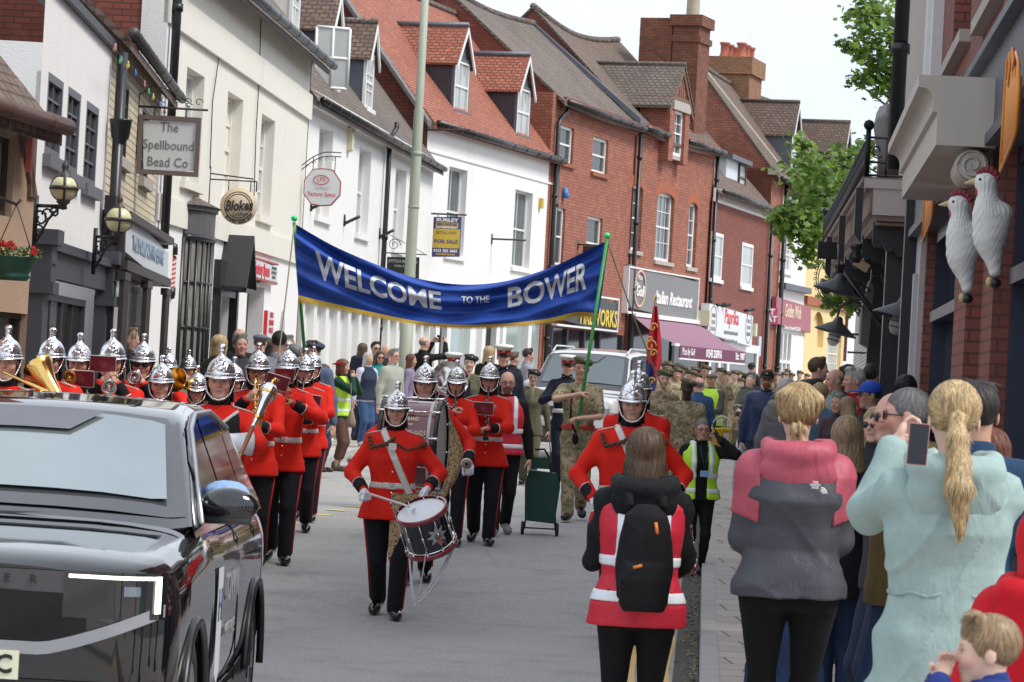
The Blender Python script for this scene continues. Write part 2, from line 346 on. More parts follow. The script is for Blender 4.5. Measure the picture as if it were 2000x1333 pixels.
def win(f,par,u0,u1,z0,z1,rec=.14,cols=2,rows=2,fr=WPAINT,gl=GLASS,fw_=.05,sill=None,mid=True,bar=.02,name='window',lattice=False):
    m=MB(); r=-rec; g=fw_
    f.q(m,u0,u0+g,z0,z1,r,r+.05); f.q(m,u1-g,u1,z0,z1,r,r+.05); f.q(m,u0+g,u1-g,z0,z0+g,r,r+.05); f.q(m,u0+g,u1-g,z1-g,z1,r,r+.05)
    zm=(z0+z1)/2
    if mid: f.q(m,u0+g,u1-g,zm-.022,zm+.022,r,r+.045)
    for i in range(1,cols):
        u=u0+g+(u1-u0-2*g)*i/cols; f.q(m,u-bar/2,u+bar/2,z0+g,z1-g,r+.004,r+.034)
    for i in range(1,rows):
        z=z0+g+(z1-z0-2*g)*i/rows
        if mid and abs(z-zm)<.05: continue
        f.q(m,u0+g,u1-g,z-bar/2,z+bar/2,r+.004,r+.034)
    w=m.build(name,fr,par)
    p=MB(); f.quad(p,[(u0,z0,r+.012),(u1,z0,r+.012),(u1,z1,r+.012),(u0,z1,r+.012)])
    if lattice:
        p.mi=1; n=5; W=u1-u0-2*g; st=W/n
        k=-int((z1-z0)/st)-1
        for d in(1,-1):
            for i in range(-40,41):
                c=i*st*.9
                a=[]
                for (ua) in (u0+g,u1-g):
                    a.append((ua,z0+g+c+d*(ua-u0-g)*1.6))
                (x0,y0),(x1,y1)=a
                lo,hi=z0+g,z1-g
                if max(y0,y1)<lo or min(y0,y1)>hi: continue
                def cl(x0,y0,x1,y1):
                    if y0<lo: x0=x0+(x1-x0)*(lo-y0)/(y1-y0); y0=lo
                    elif y0>hi: x0=x0+(x1-x0)*(hi-y0)/(y1-y0); y0=hi
                    return x0,y0
                A_=cl(x0,y0,x1,y1); B_=cl(x1,y1,x0,y0)
                f.quad(p,[(A_[0],A_[1]-.012,r+.02),(B_[0],B_[1]-.012,r+.02),(B_[0],B_[1]+.012,r+.02),(A_[0],A_[1]+.012,r+.02)])
    p.build('pane',[gl,LEADD],w)
    if sill:
        q=MB(); f.q(q,u0-.08,u1+.08,z0-.11,z0-.003,-rec+.05,.07); q.build('sill',sill,w)
    return w
def gutter(f,par,u0,u1,z,o,mt=BLACK,r=.065):
    m=MB(); pts=[f.P(u0,z,o),f.P(u1,z,o)]; m.tube(pts,r,8); k=int((u1-u0)/1.1)
    for i in range(k+1):
        c=u0+(u1-u0)*(i+.5)/(k+1); m.tube([f.P(c-.03,z,o),f.P(c+.03,z,o)],r*1.1,8)
    return m.build('gutter',mt,par)
def pipe(f,par,u,z0,z1,o=.09,r=.042,mt=BLACK,elbow=0):
    m=MB(); pts=[f.P(u,z0,o),f.P(u,z1-.45*bool(elbow),o)]
    if elbow: pts+=[f.P(u+elbow*.4,z1-.3,o),f.P(u+elbow,z1-.12,o+.05),f.P(u+elbow,z1,o+.05)]
    m.tube(pts,r,8); z=z0+1.2
    while z<z1-.5: m.tube([f.P(u,z-.05,o),f.P(u,z+.05,o)],r*1.3,8); z+=1.8
    return m.build('drainpipe',mt,par)
def roof(f,par,u0,u1,ze,D,h,mt,ov=.22,th=.09,ridge=TGRY,oe=.05,wallm=None,both=True,sag=0):
    """gable roof: eave line at front, ridge D back and h up"""
    m=MB(); sl=h/D; n=10
    def pt(u,o,z): return f.P(u,z,o)
    for side in ((0,1) if both else (0,)):
        rows=[]
        for i in range(n+1):
            u=u0-oe+(u1-u0+2*oe)*i/n; dz=-sag*math.sin(math.pi*i/n)
            e=(u,ov,ze-ov*sl) if side==0 else (u,-2*D-ov,ze-ov*sl)
            r=(u,-D,ze+h)
            rows.append((pt(e[0],e[1],e[2]+dz*.4),pt(r[0],r[1],r[2]+dz),pt(r[0],r[1],r[2]+dz-th),pt(e[0],e[1],e[2]+dz*.4-th)))
        for a,b in zip(rows,rows[1:]):
            q=[a[0],b[0],b[1],a[1]]; q2=[a[3],a[2],b[2],b[3]]
            if side!=(f.side<0): q=q[::-1]; q2=q2[::-1]
            m.poly(q); m.poly(q2); m.poly([a[0],a[3],b[3],b[0]])
        for a in(rows[0],rows[-1]): m.poly([a[0],a[1],a[2],a[3]])
    R=m.build('roof',mt,par)
    k=MB(); u=u0
    while u<u1:
        uu=min(u+.45,u1); t0=(u-u0)/(u1-u0); t1=(uu-u0)/(u1-u0)
        k.tube([f.P(u,ze+h+.0-sag*math.sin(math.pi*t0),-D),f.P(uu-.015,ze+h-sag*math.sin(math.pi*t1),-D)],.1,8); u=uu
    k.build('ridge_tiles',ridge,R)
    if wallm:
        g=MB(); H=ze-6
        for u in(u0,u1):
            A=[(u,H,-.001),(u,ze-.05,-.001),(u,ze+h-.1,-D),(u,ze-.05,-2*D),(u,H,-2*D)]
            p=[f.P(*a) for a in A]
            g.poly(p if (u==u0)==(f.side>0) else p[::-1])
        # gable wall thickness proud of roof underside
        g.build('gable_wall',wallm,par)
    return R
def dormer(f,par,u,w,zb,hw,hg,setb,sl,ze,rt,sidem=LEADD,fr=WPAINT,facem=None,depth=3,cols=2,rows=3,trim=WPAINT,gl=GLASSL,ov=.12,openw=None,louv=False,facebrick=None):
    """gabled dormer: face set back setb; zb window base; hw window height; hg gable height"""
    d=Dorm(par,f); z1=zb+hw; u0,u1=u-w/2,u+w/2; e=d.par
    m=MB()
    for uu,sg in((u0,-1),(u1,1)):
        A=[(uu,zb-.1,-setb),(uu,z1,-setb),(uu,z1,-setb-depth)]
        p=[f.P(*a) for a in A]; m.poly(p if sg<0 else p[::-1])
    m.build('cheek',sidem,e)
    fm=MB(); 
    f.quad(fm,[(u0,z1,-setb),(u1,z1,-setb),(u,z1+hg,-setb)])
    f.q(fm,u0-.02,u0+.04,zb-.1,z1+.02,-setb-.03,-setb+.03); f.q(fm,u1-.04,u1+.02,zb-.1,z1+.02,-setb-.03,-setb+.03); f.q(fm,u0,u1,z1-.02,z1+.05,-setb-.03,-setb+.035); f.q(fm,u0-.06,u1+.06,zb-.14,zb-.06,-setb-.05,-setb+.1)
    fm.build('face',facem or trim,e)
    if louv:
        lm=MB()
        for i in range(-3,4):
            x=u+i*w*.11; zt=z1+hg*(1-abs(x-u)/(w/2))-.08
            if zt>z1+.1: f.q(lm,x-.02,x+.02,z1+.05,zt,-setb+.02,-setb+.06)
        lm.build('gable_slats',WOOD,e)
    f2=Fac(f.A-f.n*(setb-.0),f.A-f.n*setb+f.t,f.side); f2.n=f.n
    win(f2,e,u0+.04,u1-.04,zb-.06,z1-.02,rec=.02,cols=cols,rows=rows,fr=fr,gl=gl,fw_=.045)
    # barge boards + roof
    bb=MB(); k=hg/(w/2)
    for sg in(-1,1):
        ue=u+sg*(w/2+ov); zE=z1-ov*k
        A=[(ue,zE,-setb+.14),(u,z1+hg,-setb+.14),(u,z1+hg-.12,-setb+.14),(ue,zE-.12,-setb+.14)]
        bb.prism([f.P(*a) for a in A],f.n*-.04)
    bb.build('barge_board',trim,e)
    r=MB(); th=.06
    for sg in(-1,1):
        ue=u+sg*(w/2+ov); zE=z1-ov*k
        A=[(ue,zE+th,-setb+.12),(u,z1+hg+th,-setb+.12),(u,z1+hg+th,-setb-depth),(ue,zE+th,-setb-depth)]
        p=[f.P(*a) for a in A]
        if (sg<0)==(f.side>0): p=p[::-1]
        r.prism(p,(0,0,-.05))
    r.build('dormer_roof',rt,e)
    rr=MB(); rr.tube([f.P(u,z1+hg+th,-setb+.12),f.P(u,z1+hg+th,-setb-depth)],.07,6); rr.build('ridge_tiles',LEAD if rt is TRED else TGRY,e)
class Dorm:
    def __init__(s,par,f):
        o=MB(); 
        s.par=bpy.data.objects.new('dormer',None); COL.objects.link(s.par); s.par.parent=par; s.par.matrix_parent_inverse=parent_world(par).inverted(); PW[s.par.name]=Matrix.Identity(4)
        s.par.matrix_parent_inverse=parent_world(par).inverted()
def find_sb(f,px,py,ze,sl):
    lo,hi=.02,3.
    for _ in range(30):
        m_=(lo+hi)/2
        if f.R(px,py,-m_)[1]>ze+m_*sl-.02: lo=m_
        else: hi=m_
    return lo
def RD(f,u,px,py,ze):
    lo,hi=-8.,-.3
    for _ in range(40):
        m_=(lo+hi)/2
        if (f.R(px,py,m_)[0]-u)*(f.R(px,py,hi)[0]-u)<=0: lo=m_
        else: hi=m_
    return -lo,f.R(px,py,lo)[1]-ze
def building(name,f,label,cat='building',group=None):
    p=f.P(f.L/2,0,-1); return empty(name,(p.x,p.y,G(p.y)),label,cat,group)
def rects(f,lst):  # pixel rects (TL x,y, BR x,y) -> holes
    out=[]
    for a in lst:
        u0,z1=f.R(a[0],a[1]); u1,z0=f.R(a[2],a[3])
        out.append((min(u0,u1),max(u0,u1),z0,z1))
    return out
# ================= LEFT SIDE BUILDINGS =================
def q4(f,m,pts,o=0.,th=.05):   # pixel quad (TL,TR,BR,BL) on plane offset o -> solid panel
    P=[f.R(x,y,o) for x,y in pts]; vs=[f.P(u,z,o) for u,z in P]
    if f.side>0: vs=vs[::-1]
    m.prism(vs,f.n*-th)
    return P
def panel(name,f,pts,o,mt,par=None,th=.05):
    m=MB(); P=q4(f,m,pts,o,th); return m.build(name,mt,par),P
Z=Vector((0,0,1))
# --- timber framed house, far left
f0=Fac(plan(-150,400,293),plan(66,400,262))
b=building('timber_framed_house',f0,'tan rendered timber framed house with low tiled roof at the left edge','house')
TAN=mat('tan_render',(.42,.29,.20),.8,amt=.12,sc=3,bump=.3)
m=MB(); uE,zE=f0.R(122,262,.3); ze=zE+.3*1.1; h=rects(f0,[(-30,255,22,425),(-40,605,32,1000)])
wall(f0,m,0,f0.L,-.3,ze-.2,h,.12); [f0.quad(m,[(u,-.3,0),(u,-.3,-4.6),(u,ze-.1,-4.6),(u,ze+2.4,-2.3),(u,ze-.2,0)][::s_]) for u,s_ in((f0.L,1),(0,-1))]; m.build('wall',TAN,b)
for i,a in enumerate(h): win(f0,b,*a,rec=.1,cols=1 if i==0 else 2,rows=1,fr=mat('brown_joinery',(.05,.035,.028),.5),gl=GLASSL if i==0 else GLASSD,mid=False,fw_=.04)
m=MB()
for (x0,y0,x1,y1,wd) in((44,262,62,385,.12),(62,262,56,385,.10),(40,262,46,300,.12)):
    u0,z0=f0.R(x0,y0); u1,z1=f0.R(x1,y1); m.prism([f0.P(u0-wd/2,z0,.03),f0.P(u0+wd/2,z0,.03),f0.P(u1+wd/2,z1,.03),f0.P(u1-wd/2,z1,.03)],f0.n*-.04)
m.build('timber',mat('old_oak',(.14,.085,.06),.8,amt=.2),b)
roof(f0,b,-1,uE-.05,ze,2.3,2.53,TBRN,ov=.3)
gutter(f0,b,-.8,uE,ze-.28,.34,mat('rust_gutter',(.10,.05,.035),.6))
m=MB(); 
P1=f0.P(f0.L-.02,0,-1.0)
m.box((0,0,0),(.26,.26,1.3),Matrix.Translation((P1.x-.12,P1.y,ze+2.0))); m.build('chimney',BRICKD,b)
m=MB(); u,z=f0.R(46,262,.0); f0.q(m,u-.07,u-.02,z-.28,z+.0,.05,.09); m.build('alarm_box',mat('red_white',(.6,.15,.12),.5),b)
# --- white rendered house
f1=Fac(plan(66,400,233),plan(208,300,196))
b=building('white_house',f1,'narrow white rendered house over a dark grey shopfront','house')
h=rects(f1,[(95,140,116,316),(134,168,150,346),(170,196,185,370)]); 
sf=[f1.R(88,470),f1.R(182,505)]; zt=(sf[0][1]+sf[1][1])/2; L=f1.L
uL,zl=f1.R(128,2); uR,zr=f1.R(206,78)
m=MB(); wall(f1,m,0,L,zt,zr,h,.1); f1.quad(m,[(0,zr,0),(L,zr,0),(0,zr+(zl-zr)*(L)/(L-uL),0)])
f1.quad(m,[(L,-.3,0),(L,-.3,-4),(L,zr,-4),(L,zr,0)]); m.build('wall',WHITE,b)
m=MB(); zz=zr+(zl-zr)*L/(L-uL); f1.q(m,0,0,0,0,0,0); m.prism([f1.P(L+.05,zr-.05,.06),f1.P(L+.05,zr+.03,.06),f1.P(0,zz+.08,.06),f1.P(0,zz,.06)],f1.n*-.3); m.build('verge',LEADD,b)
for a in h: win(f1,b,*a,rec=.05,cols=2,rows=4,fr=mat('grey_window_paint',(.12,.125,.14),.5),gl=GLASSD,fw_=.07,bar=.02,sill=mat('grey_window_paint'),mid=False)
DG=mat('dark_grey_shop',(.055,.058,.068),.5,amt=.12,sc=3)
s=empty('shopfront',tuple(f1.P(L/2,0,.1)),'dark grey panelled shopfront with one gold letter under the white house','shopfront')
zb=(f1.R(86,535)[1]+f1.R(171,571)[1])/2
m=MB(); f1.q(m,.35,L-.25,zb,zt-.08,0,.1); f1.q(m,.3,L-.2,zt-.08,zt,0,.15); m.build('fascia',DG,s)
m=MB()
for a,c in((.02,.36),(L-.32,L)):
    f1.q(m,a,c,-.2,zb-.15,.0,.12); f1.q(m,a+.02,c,zb-.15,zt-.05,0,.17); f1.q(m,a-.02,c+.02,zt-.05,zt+.08,0,.22); f1.q(m,a-.02,c+.02,zb-.15,zb-.05,0,.2); f1.q(m,a+.08,c-.06,zb+.1,zt-.2,.17,.185)
m.build('pilaster',DG,s)
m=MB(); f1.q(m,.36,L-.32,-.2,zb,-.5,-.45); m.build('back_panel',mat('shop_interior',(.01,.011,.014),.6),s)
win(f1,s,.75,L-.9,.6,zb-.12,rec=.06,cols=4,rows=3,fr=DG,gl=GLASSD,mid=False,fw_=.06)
u,z=f1.R(94,497,.105); text('P','lettering',f1.P(u,z,.11),f1.t,Z,.3,mat('gold_letter',(.45,.36,.12),.5),s)
for i in range(1): pipe(f1,b,L-.12,.1,f1.R(228,95,.1)[1],.12,.055)
m=MB(); u,z=f1.R(208,232,.12); p=f1.P(L-.12,z,.14); m.lathe([(.05,-.16),(.09,-.1),(.11,.06),(.12,.08),(0,.08)],p,n=8); m.build('hopper',BLACK,b)
# --- cream painted brick house
f2=Fac(plan(208,250,196),plan(309,300,160))
b=building('cream_brick_house',f2,'narrow house of cream painted brick between the white and cream buildings','house')
L=f2.L; ze=(f2.R(240,60)[1]+f2.R(330,195)[1])/2
h=rects(f2,[(235,150,245,318),(279,207,287,357)])
m=MB(); zf=(f2.R(250,405)[1]+f2.R(305,490)[1])/2
wall(f2,m,0,L,zf-.5,ze,h,.08); m.build('wall',CBRICK,b)
for a in h: win(f2,b,*a,rec=.05,cols=2,rows=4,fr=LEADD,gl=GLASSD,fw_=.05,sill=STONE)
roof(f2,b,0,L,ze,2.2,2.0,TBRN,ov=.2)
gutter(f2,b,-.1,L+.5,ze-.1,.22,mat('iron_gutter',(.07,.06,.06),.5),.058)
fm=Fac(f2.A+f2.n*.24,f2.A+f2.n*.24+f2.t*L); 
s=empty('shopfront',tuple(fm.P(L/2,0,0)),'brown bow fronted shop with weathered white fascia and slatted shutters','shopfront')
BRN=mat('brown_shop',(.045,.034,.032),.5,amt=.15)
o_,PQ=panel('fascia',fm,[(247,408),(329,496),(327,560),(245,492)],0,mat('weathered_sign_white',(.56,.60,.62),.6,kind='paint',amt=.06),s,.08)
uA,uB=PQ[0][0],PQ[1][0]; zT=(PQ[0][1]+PQ[1][1])/2; zB=(PQ[2][1]+PQ[3][1])/2
m=MB(); fm.q(m,uA-.1,uB+.02,zT,zT+.08,-.26,.06); fm.q(m,uA-.1,uB,zB-.1,zB,-.26,.05); fm.q(m,uA-.1,uA-.01,zB,zT,-.26,.01); m.build('cornice',BRN,s)
text('THE SMOULD DENTAL CENTRE','lettering',fm.P((uA+uB)/2,(zT+zB)/2,.01),fm.t,Z,.24,mat('faded_blue_letter',(.28,.36,.46),.7),s,width=(uB-uA)*.72)
m=MB()
for k in range(3):
    a=uA-.1+k*(uB-uA)*.48
    for j in range(7): fm.q(m,a+j*.09,a+j*.09+.05,.3,zB-.14,-.02,.03)
    fm.q(m,a-.04,a+.64,zB-.2,zB-.12,-.04,.04)
m.build('shutter',BRN,s)
m=MB(); fm.q(m,uA-.1,uB,-.2,zB-.12,-.25,-.2); m.build('window',GLASSD,s)
m=MB(); u,z=f2.R(215,398,.1); f2.q(m,u-.06,u+.06,z-.1,z+.08,.05,.16)
m.build('air_vent',BLACK,b)
# --- big cream rendered building
f3=Fac(plan(322,60,158),plan(602,230,116))
b=building('cream_building',f3,'tall cream rendered building with string course and bow window','building')
L=f3.L; ze=(f3.R(500,10)[1]+f3.R(615,92)[1])/2-.0
h=rects(f3,[(366,130,388,364),(446,178,464,398),(512,222,527,428)])
zs=(f3.R(450,452)[1]+f3.R(570,530)[1])/2
dh=rects(f3,[(418,575,446,900),(484,555,498,900)])
m=MB(); wall(f3,m,0,L,zs,ze,h,.2); m.build('wall',CREAM,b)
m=MB(); wall(f3,m,0,L,-.3,zs,[(a[0],a[1],-.3+0.001 if 0 else -.3,a[3]) for a in dh],.25); m.build('ground_floor_wall',WHITE,b)
m=MB(); z1=(f3.R(330,30)[1]+f3.R(590,205)[1])/2; z0=(f3.R(450,129)[1]+f3.R(597,234)[1])/2
f3.q(m,-.02,L+.02,z0,z0+.42,-.02,.06); f3.q(m,-.02,L+.02,zs-.02,zs+.32,-.02,.05); f3.q(m,-.02,L+.02,ze-.14,ze-.02,-.02,.12); m.build('string_course',CREAM,b)
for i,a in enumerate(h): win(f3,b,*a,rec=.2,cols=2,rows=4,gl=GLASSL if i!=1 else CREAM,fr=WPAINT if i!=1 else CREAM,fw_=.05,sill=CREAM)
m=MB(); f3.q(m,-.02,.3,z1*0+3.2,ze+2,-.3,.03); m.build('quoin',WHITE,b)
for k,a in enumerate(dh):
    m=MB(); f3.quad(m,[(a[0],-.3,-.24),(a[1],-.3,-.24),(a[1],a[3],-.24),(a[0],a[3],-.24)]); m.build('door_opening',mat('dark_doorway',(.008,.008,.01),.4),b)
m=MB(); u,z=f3.R(418,577); u2,z2=f3.R(447,600); zz=z
for a,c in((u-.14,u),(u2,u2+.14)): f3.q(m,a,c,-.3,zz+.1,0,.12)
f3.q(m,u-.14,u2+.14,zz,zz+.5,0,.1); m.build('door_surround',BLACK,b)
# gabled door canopy
m=MB(); uc=(u+u2)/2; zc=f3.R(442,545)[1]
W=.5; 
for sg in(-1,1): m.prism([f3.P(uc,zc+.62,0),f3.P(uc+sg*W,zc-.12,0),f3.P(uc+sg*W,zc-.18,0),f3.P(uc,zc+.55,0)],f3.n*.42)
m.build('door_canopy',mat('canopy_felt',(.03,.03,.033),.5,amt=.2),b)
m=MB(); f3.q(m,uc-W,uc+W,zc-.2,zc-.14,.36,.42); m.build('canopy_beam',BLACK,b)
roof(f3,b,0,L+.1,ze,3.2,3.6,TGRY,ov=.3,wallm=BRICKD)
gutter(f3,b,0,L+.25,ze-.25,.36,mat('slate_gutter',(.055,.065,.08),.4),.07)
pipe(f3,b,.12,ze-4,ze+2,.12,.055)
m=MB(); f3.q(m,-2*0-.02,1.2,ze+2.8,ze+6,-4.2,-2.4); m.build('chimney',BRICKD,b)
def cable(f,par,pts,o=.03,r=.008,name='cable'):
    m=MB(); m.tube([f.P(*f.R(x,y,o),o) for x,y in pts],r,5); m.build(name,BLACK,par)
cable(f3,b,[(510,30),(506,160),(500,260),(495,420)])
cable(f3,b,[(432,75),(428,110),(415,200),(410,330)])
sl3=3.6/3.2
u,z=f3.R(560,33,-.5); dormer(f3,b,f3.R(575,30,-.6)[0],.95,z,1.2,.75,.6,sl3,ze,TBRN,sidem=CREAM,depth=2)
# bow window
m=MB(); gl=MB(); uc=f3.R(368,600)[0]; zt=(f3.R(390,470)[1]); zt=f3.R(335,440,.2)[1]-.05; R0=.66; n=10; zb_=.6
def bow(a,r=R0,d=.26): return uc+math.sin(a)*r*1.25, d*(math.cos(a)-math.cos(1.15))/(1-math.cos(1.15))
A=[-1.15+2.3*i/n for i in range(n+1)]
for i,a in enumerate(A):
    uu,oo=bow(a); m.tube([f3.P(uu,zb_,oo),f3.P(uu,zt,oo)],.026 if 0<i<n else .05,6)
for k in range(6):
    z=zb_+(zt-zb_)*k/5; m.tube([f3.P(*[bow(a)[0],z],bow(a)[1]) for a in A],.022 if 0<k<5 else .05,6)
bw=m.build('bow_window',BLACK,b)
for a,c in zip(A,A[1:]):
    u0,o0=bow(a); u1,o1=bow(c); gl.poly([f3.P(u0,zb_,o0-.01),f3.P(u1,zb_,o1-.01),f3.P(u1,zt,o1-.01),f3.P(u0,zt,o0-.01)])
gl.build('pane',mat('shop_glass',(.23,.22,.19),.08,spec=.8,sc=2.6,amt=.9),bw)
m=MB(); top=zt+.42
for (za,zb2,r) in((zt,top-.06,1.),(top-.06,top+.02,1.12)):
    pl=[f3.P(uc+(bow(a)[0]-uc)*r,za,bow(a)[1]*r+.02) for a in A]+[f3.P(bow(A[-1])[0],za,0),f3.P(bow(A[0])[0],za,0)]
    m.prism(pl,(0,0,zb2-za))
m.build('bow_fascia',mat('grey_fascia',(.10,.10,.105),.5,amt=.15),bw)
m=MB(); pl=[f3.P(uc+(bow(a)[0]-uc)*1.16,top,bow(a)[1]*1.16+.05) for a in A]; ap=f3.P(uc,top+.16,0)
for p,q in zip(pl,pl[1:]): m.poly([p,q,ap])
m.build('bow_roof',TGRY,bw)
m=MB()
for zz in (.3,):
    pl=[f3.P(bow(a)[0],-.2,bow(a)[1]) for a in A]; 
    for p,q in zip(pl,pl[1:]): m.poly([p,q,q+Z*(zb_+.2),p+Z*(zb_+.2)])
m.build('stall_riser',BLACK,bw)
# arch niche: flat patch on the wall, recess shade painted in as grey
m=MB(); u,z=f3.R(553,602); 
f3.quad(m,[(u-.28,-.2,.006)]+[(u+.28,-.2,.006)]+[(u+.28*math.cos(a),z-.45+.42*math.sin(a),.006) for a in [math.pi*i/8 for i in range(9)]]); m.build('arched_niche',mat('niche_shade',(.42,.41,.40),.8),b)
# --- factory outlet building (white)
f4=Fac(plan(603,170,115),plan(848,312,88.2))
b=building('white_terrace',f4,'white rendered terrace with brown tiled roof, two dormers and a round hanging sign','building')
L=f4.L; ze=(f4.R(610,175)[1]+f4.R(840,305)[1])/2
h=rects(f4,[(625,243,642,428),(703,286,717,462),(774,324,786,490)])
m=MB(); wall(f4,m,0,L,1.2,ze,h,.2); f4.quad(m,[(0,ze,0),(0,ze,-4),(0,4,-4),(0,4,0)]); m.build('wall',WHITE,b)
m=MB(); f4.q(m,0,L,ze-.3,ze-.22,0,.08); m.build('string_course',WHITE,b)
for a in h: win(f4,b,*a,rec=.2,cols=2,rows=2,gl=GLASSL,fw_=.05,sill=WHITE)
# ground floor: row of doors and display windows between white pilasters
m=MB(); n=13; zz=1.92+(f4.R(700,600)[1]-1.92)*.55
zz=f4.R(720,610)[1]
for i in range(n+1):
    u=L*i/n; f4.q(m,max(0,u-.16),min(L,u+.16),-.3,zz,-.02,.12)
f4.q(m,0,L,zz,zz+.12,-.02,.2)
f4.q(m,0,L,1.2,1.21,-.01,0)
m.build('pilaster',WPAINT,b)
for i in range(n):
    m=MB(); u0,u1=L*i/n+.16,L*(i+1)/n-.16; f4.quad(m,[(u0,-.3,-.02),(u1,-.3,-.02),(u1,zz,-.02),(u0,zz,-.02)])
    m.build('display_window' if i%3 else 'door',[WPAINT,GLASSL,mat('green_grey_glass',(.33,.39,.36),.12,spec=.7)][(i*2+1)%3],b)
roof(f4,b,0,L,ze,3.0,3.7,TGRY,ov=.22,sag=.08)
gutter(f4,b,0,L,ze-.22,.26,BLACK,.06)
pipe(f4,b,f4.R(745,400)[0],-.2,f4.R(768,268)[1]+.25,.1,.05,elbow=.45)
sl4=3.7/3.0
for x,y,w_ in((625,110,1.0),(697,157,.95)):
    sb=find_sb(f4,x+20,y+50,ze,sl4); u,z=f4.R(x+20,y+50,-sb); dormer(f4,b,u,w_,z,1.0,.62,sb,sl4,ze,TBRN,sidem=LEAD if x<700 else mat('pale_side',(.5,.54,.53),.4),depth=2.2,rows=3)
# open casements
for x,y in((652,115),):
    m=MB(); u,z=f4.R(x,y,-.3)
    o=f4.P(u-.25,z,-.6); hx=(f4.n*.9+f4.t*.35).normalized()
    for a,c in(((0,-.55),(0,.55)),((.62,-.55),(.62,.55)),((0,-.55),(.62,-.55)),((0,.55),(.62,.55)),((.31,-.55),(.31,.55)),((0,0),(.62,0))):
        m.tube([o+hx*a[0]+Z*a[1],o+hx*c[0]+Z*c[1]],.028,4)
    w_=m.build('open_casement',WPAINT,b); m=MB(); m.poly([o+Z*-.55,o+hx*.62+Z*-.55,o+hx*.62+Z*.55,o+Z*.55]); m.build('pane',GLASSL,w_)
m=MB(); u,z=f4.R(685,272,.05); f4.q(m,u-.1,u+.12,z-.2,z+.2,0,.1); f4.q(m,u-.08,u+.1,z-.24,z-.2,0,.08); m.build('alarm_box',mat('cream_plastic',(.62,.60,.42),.5),b)
for x,y in((606,402),(671,432),(740,458)):
    m=MB(); u,z=f4.R(x,y,.0); m.tube([f4.P(u,z-.1,.02),f4.P(u,z+.12,.02)],.02,5); m.tube([f4.P(u,z-.05,.02),f4.P(u,z+.1,.3)],.03,5); m.build('floodlight',BLACK,b)
# --- white house with red tile roof
f5=Fac(plan(838,215,88.2),plan(1085,300,77.4))
b=building('white_red_roof_house',f5,'white rendered house with bright red tiled roof and two dormers','house')
L=f5.L; ze=(f5.R(845,222)[1]+f5.R(1080,298)[1])/2
h=rects(f5,[(878,325,904,502),(1007,370,1033,526)])
m=MB(); zs=f5.R(960,470)[1]; zf=(f5.R(900,575)[1])
wall(f5,m,0,L,zf,ze,h,.22); f5.quad(m,[(L,-.3,0),(L,-.3,-6),(L,ze,-6),(L,ze,0)])
m.build('wall',WHITE,b)
m=MB(); zz=(f5.R(900,305)[1]+f5.R(1072,360)[1])/2; f5.q(m,0,L,zz-.05,zz,0,.03); m.build('string_course',WHITE,b)
for a in h: win(f5,b,*a,rec=.2,cols=2,rows=2,gl=GLASS,fw_=.05,sill=WPAINT)
m=MB(); f5.q(m,0,L,zf-.18,zf,-.02,.22); n=8
edges=[0,1.1,1.9,3.6,4.5,5.6,6.1,8.2,L]
for u in edges: f5.q(m,max(0,u-.14),min(L,u+.14),-.3,zf-.18,-.02,.12)
m.build('shopfront_frame',WPAINT,b)
cols=[GLASSL,mat('dark_doorway'),mat('pale_blue_glass',(.38,.46,.46),.12),WPAINT,mat('dark_doorway'),WPAINT,mat('green_grey_glass'),GLASSL]
for i,(a,c) in enumerate(zip(edges,edges[1:])):
    m=MB(); f5.quad(m,[(a,-.3,-.02),(c,-.3,-.02),(c,zf-.18,-.02),(a,zf-.18,-.02)]); m.build('display_window',cols[i],b)
D5,H5=RD(f5,L,890,28,ze)
roof(f5,b,0,L,ze,D5,H5,TRED,ov=.2,ridge=TGRY,wallm=BRICKD)
gutter(f5,b,0,L+.1,ze-.22,.25,BLACK,.08)
pipe(f5,b,L-.05,-.2,ze-.2,.1,.055)
# lead flashing beside the roof
m=MB(); m.prism([f5.P(-.35,ze-.3,.1),f5.P(-.02,ze-.3,.1),f5.P(-.02,ze+H5,-D5),f5.P(-.35,ze+H5,-D5)],(0,0,.12)); m.build('flashing',mat('weathered_lead',(.17,.16,.155),.7,amt=.4,sc=6),b)
for x,y in((897,214),(1018,262)):
    sb=find_sb(f5,x,y,ze,H5/D5); u,z=f5.R(x,y,-sb); dormer(f5,b,u,1.1,z,1.12,.78,sb,H5/D5,ze,TRED,sidem=LEADD,depth=2.0,cols=2,rows=2,facem=LEAD)
m=MB(); u,z=f5.R(1057,398,.05); f5.q(m,u-.07,u+.09,z-.12,z+.13,0,.1); m.build('alarm_box',mat('yellow_box',(.62,.42,.07),.5),b)
m=MB(); u,z=f5.R(826,252); m.tube([f5.P(-.1,z,.0),f5.P(-.1,z+.05,.0)+f5.n*.95+f5.t*.2],.022,6); m.build('rusty_bracket',mat('rust',(.09,.035,.025),.8),b)
for x,y in((1080,512),(1072,512)):
    pass
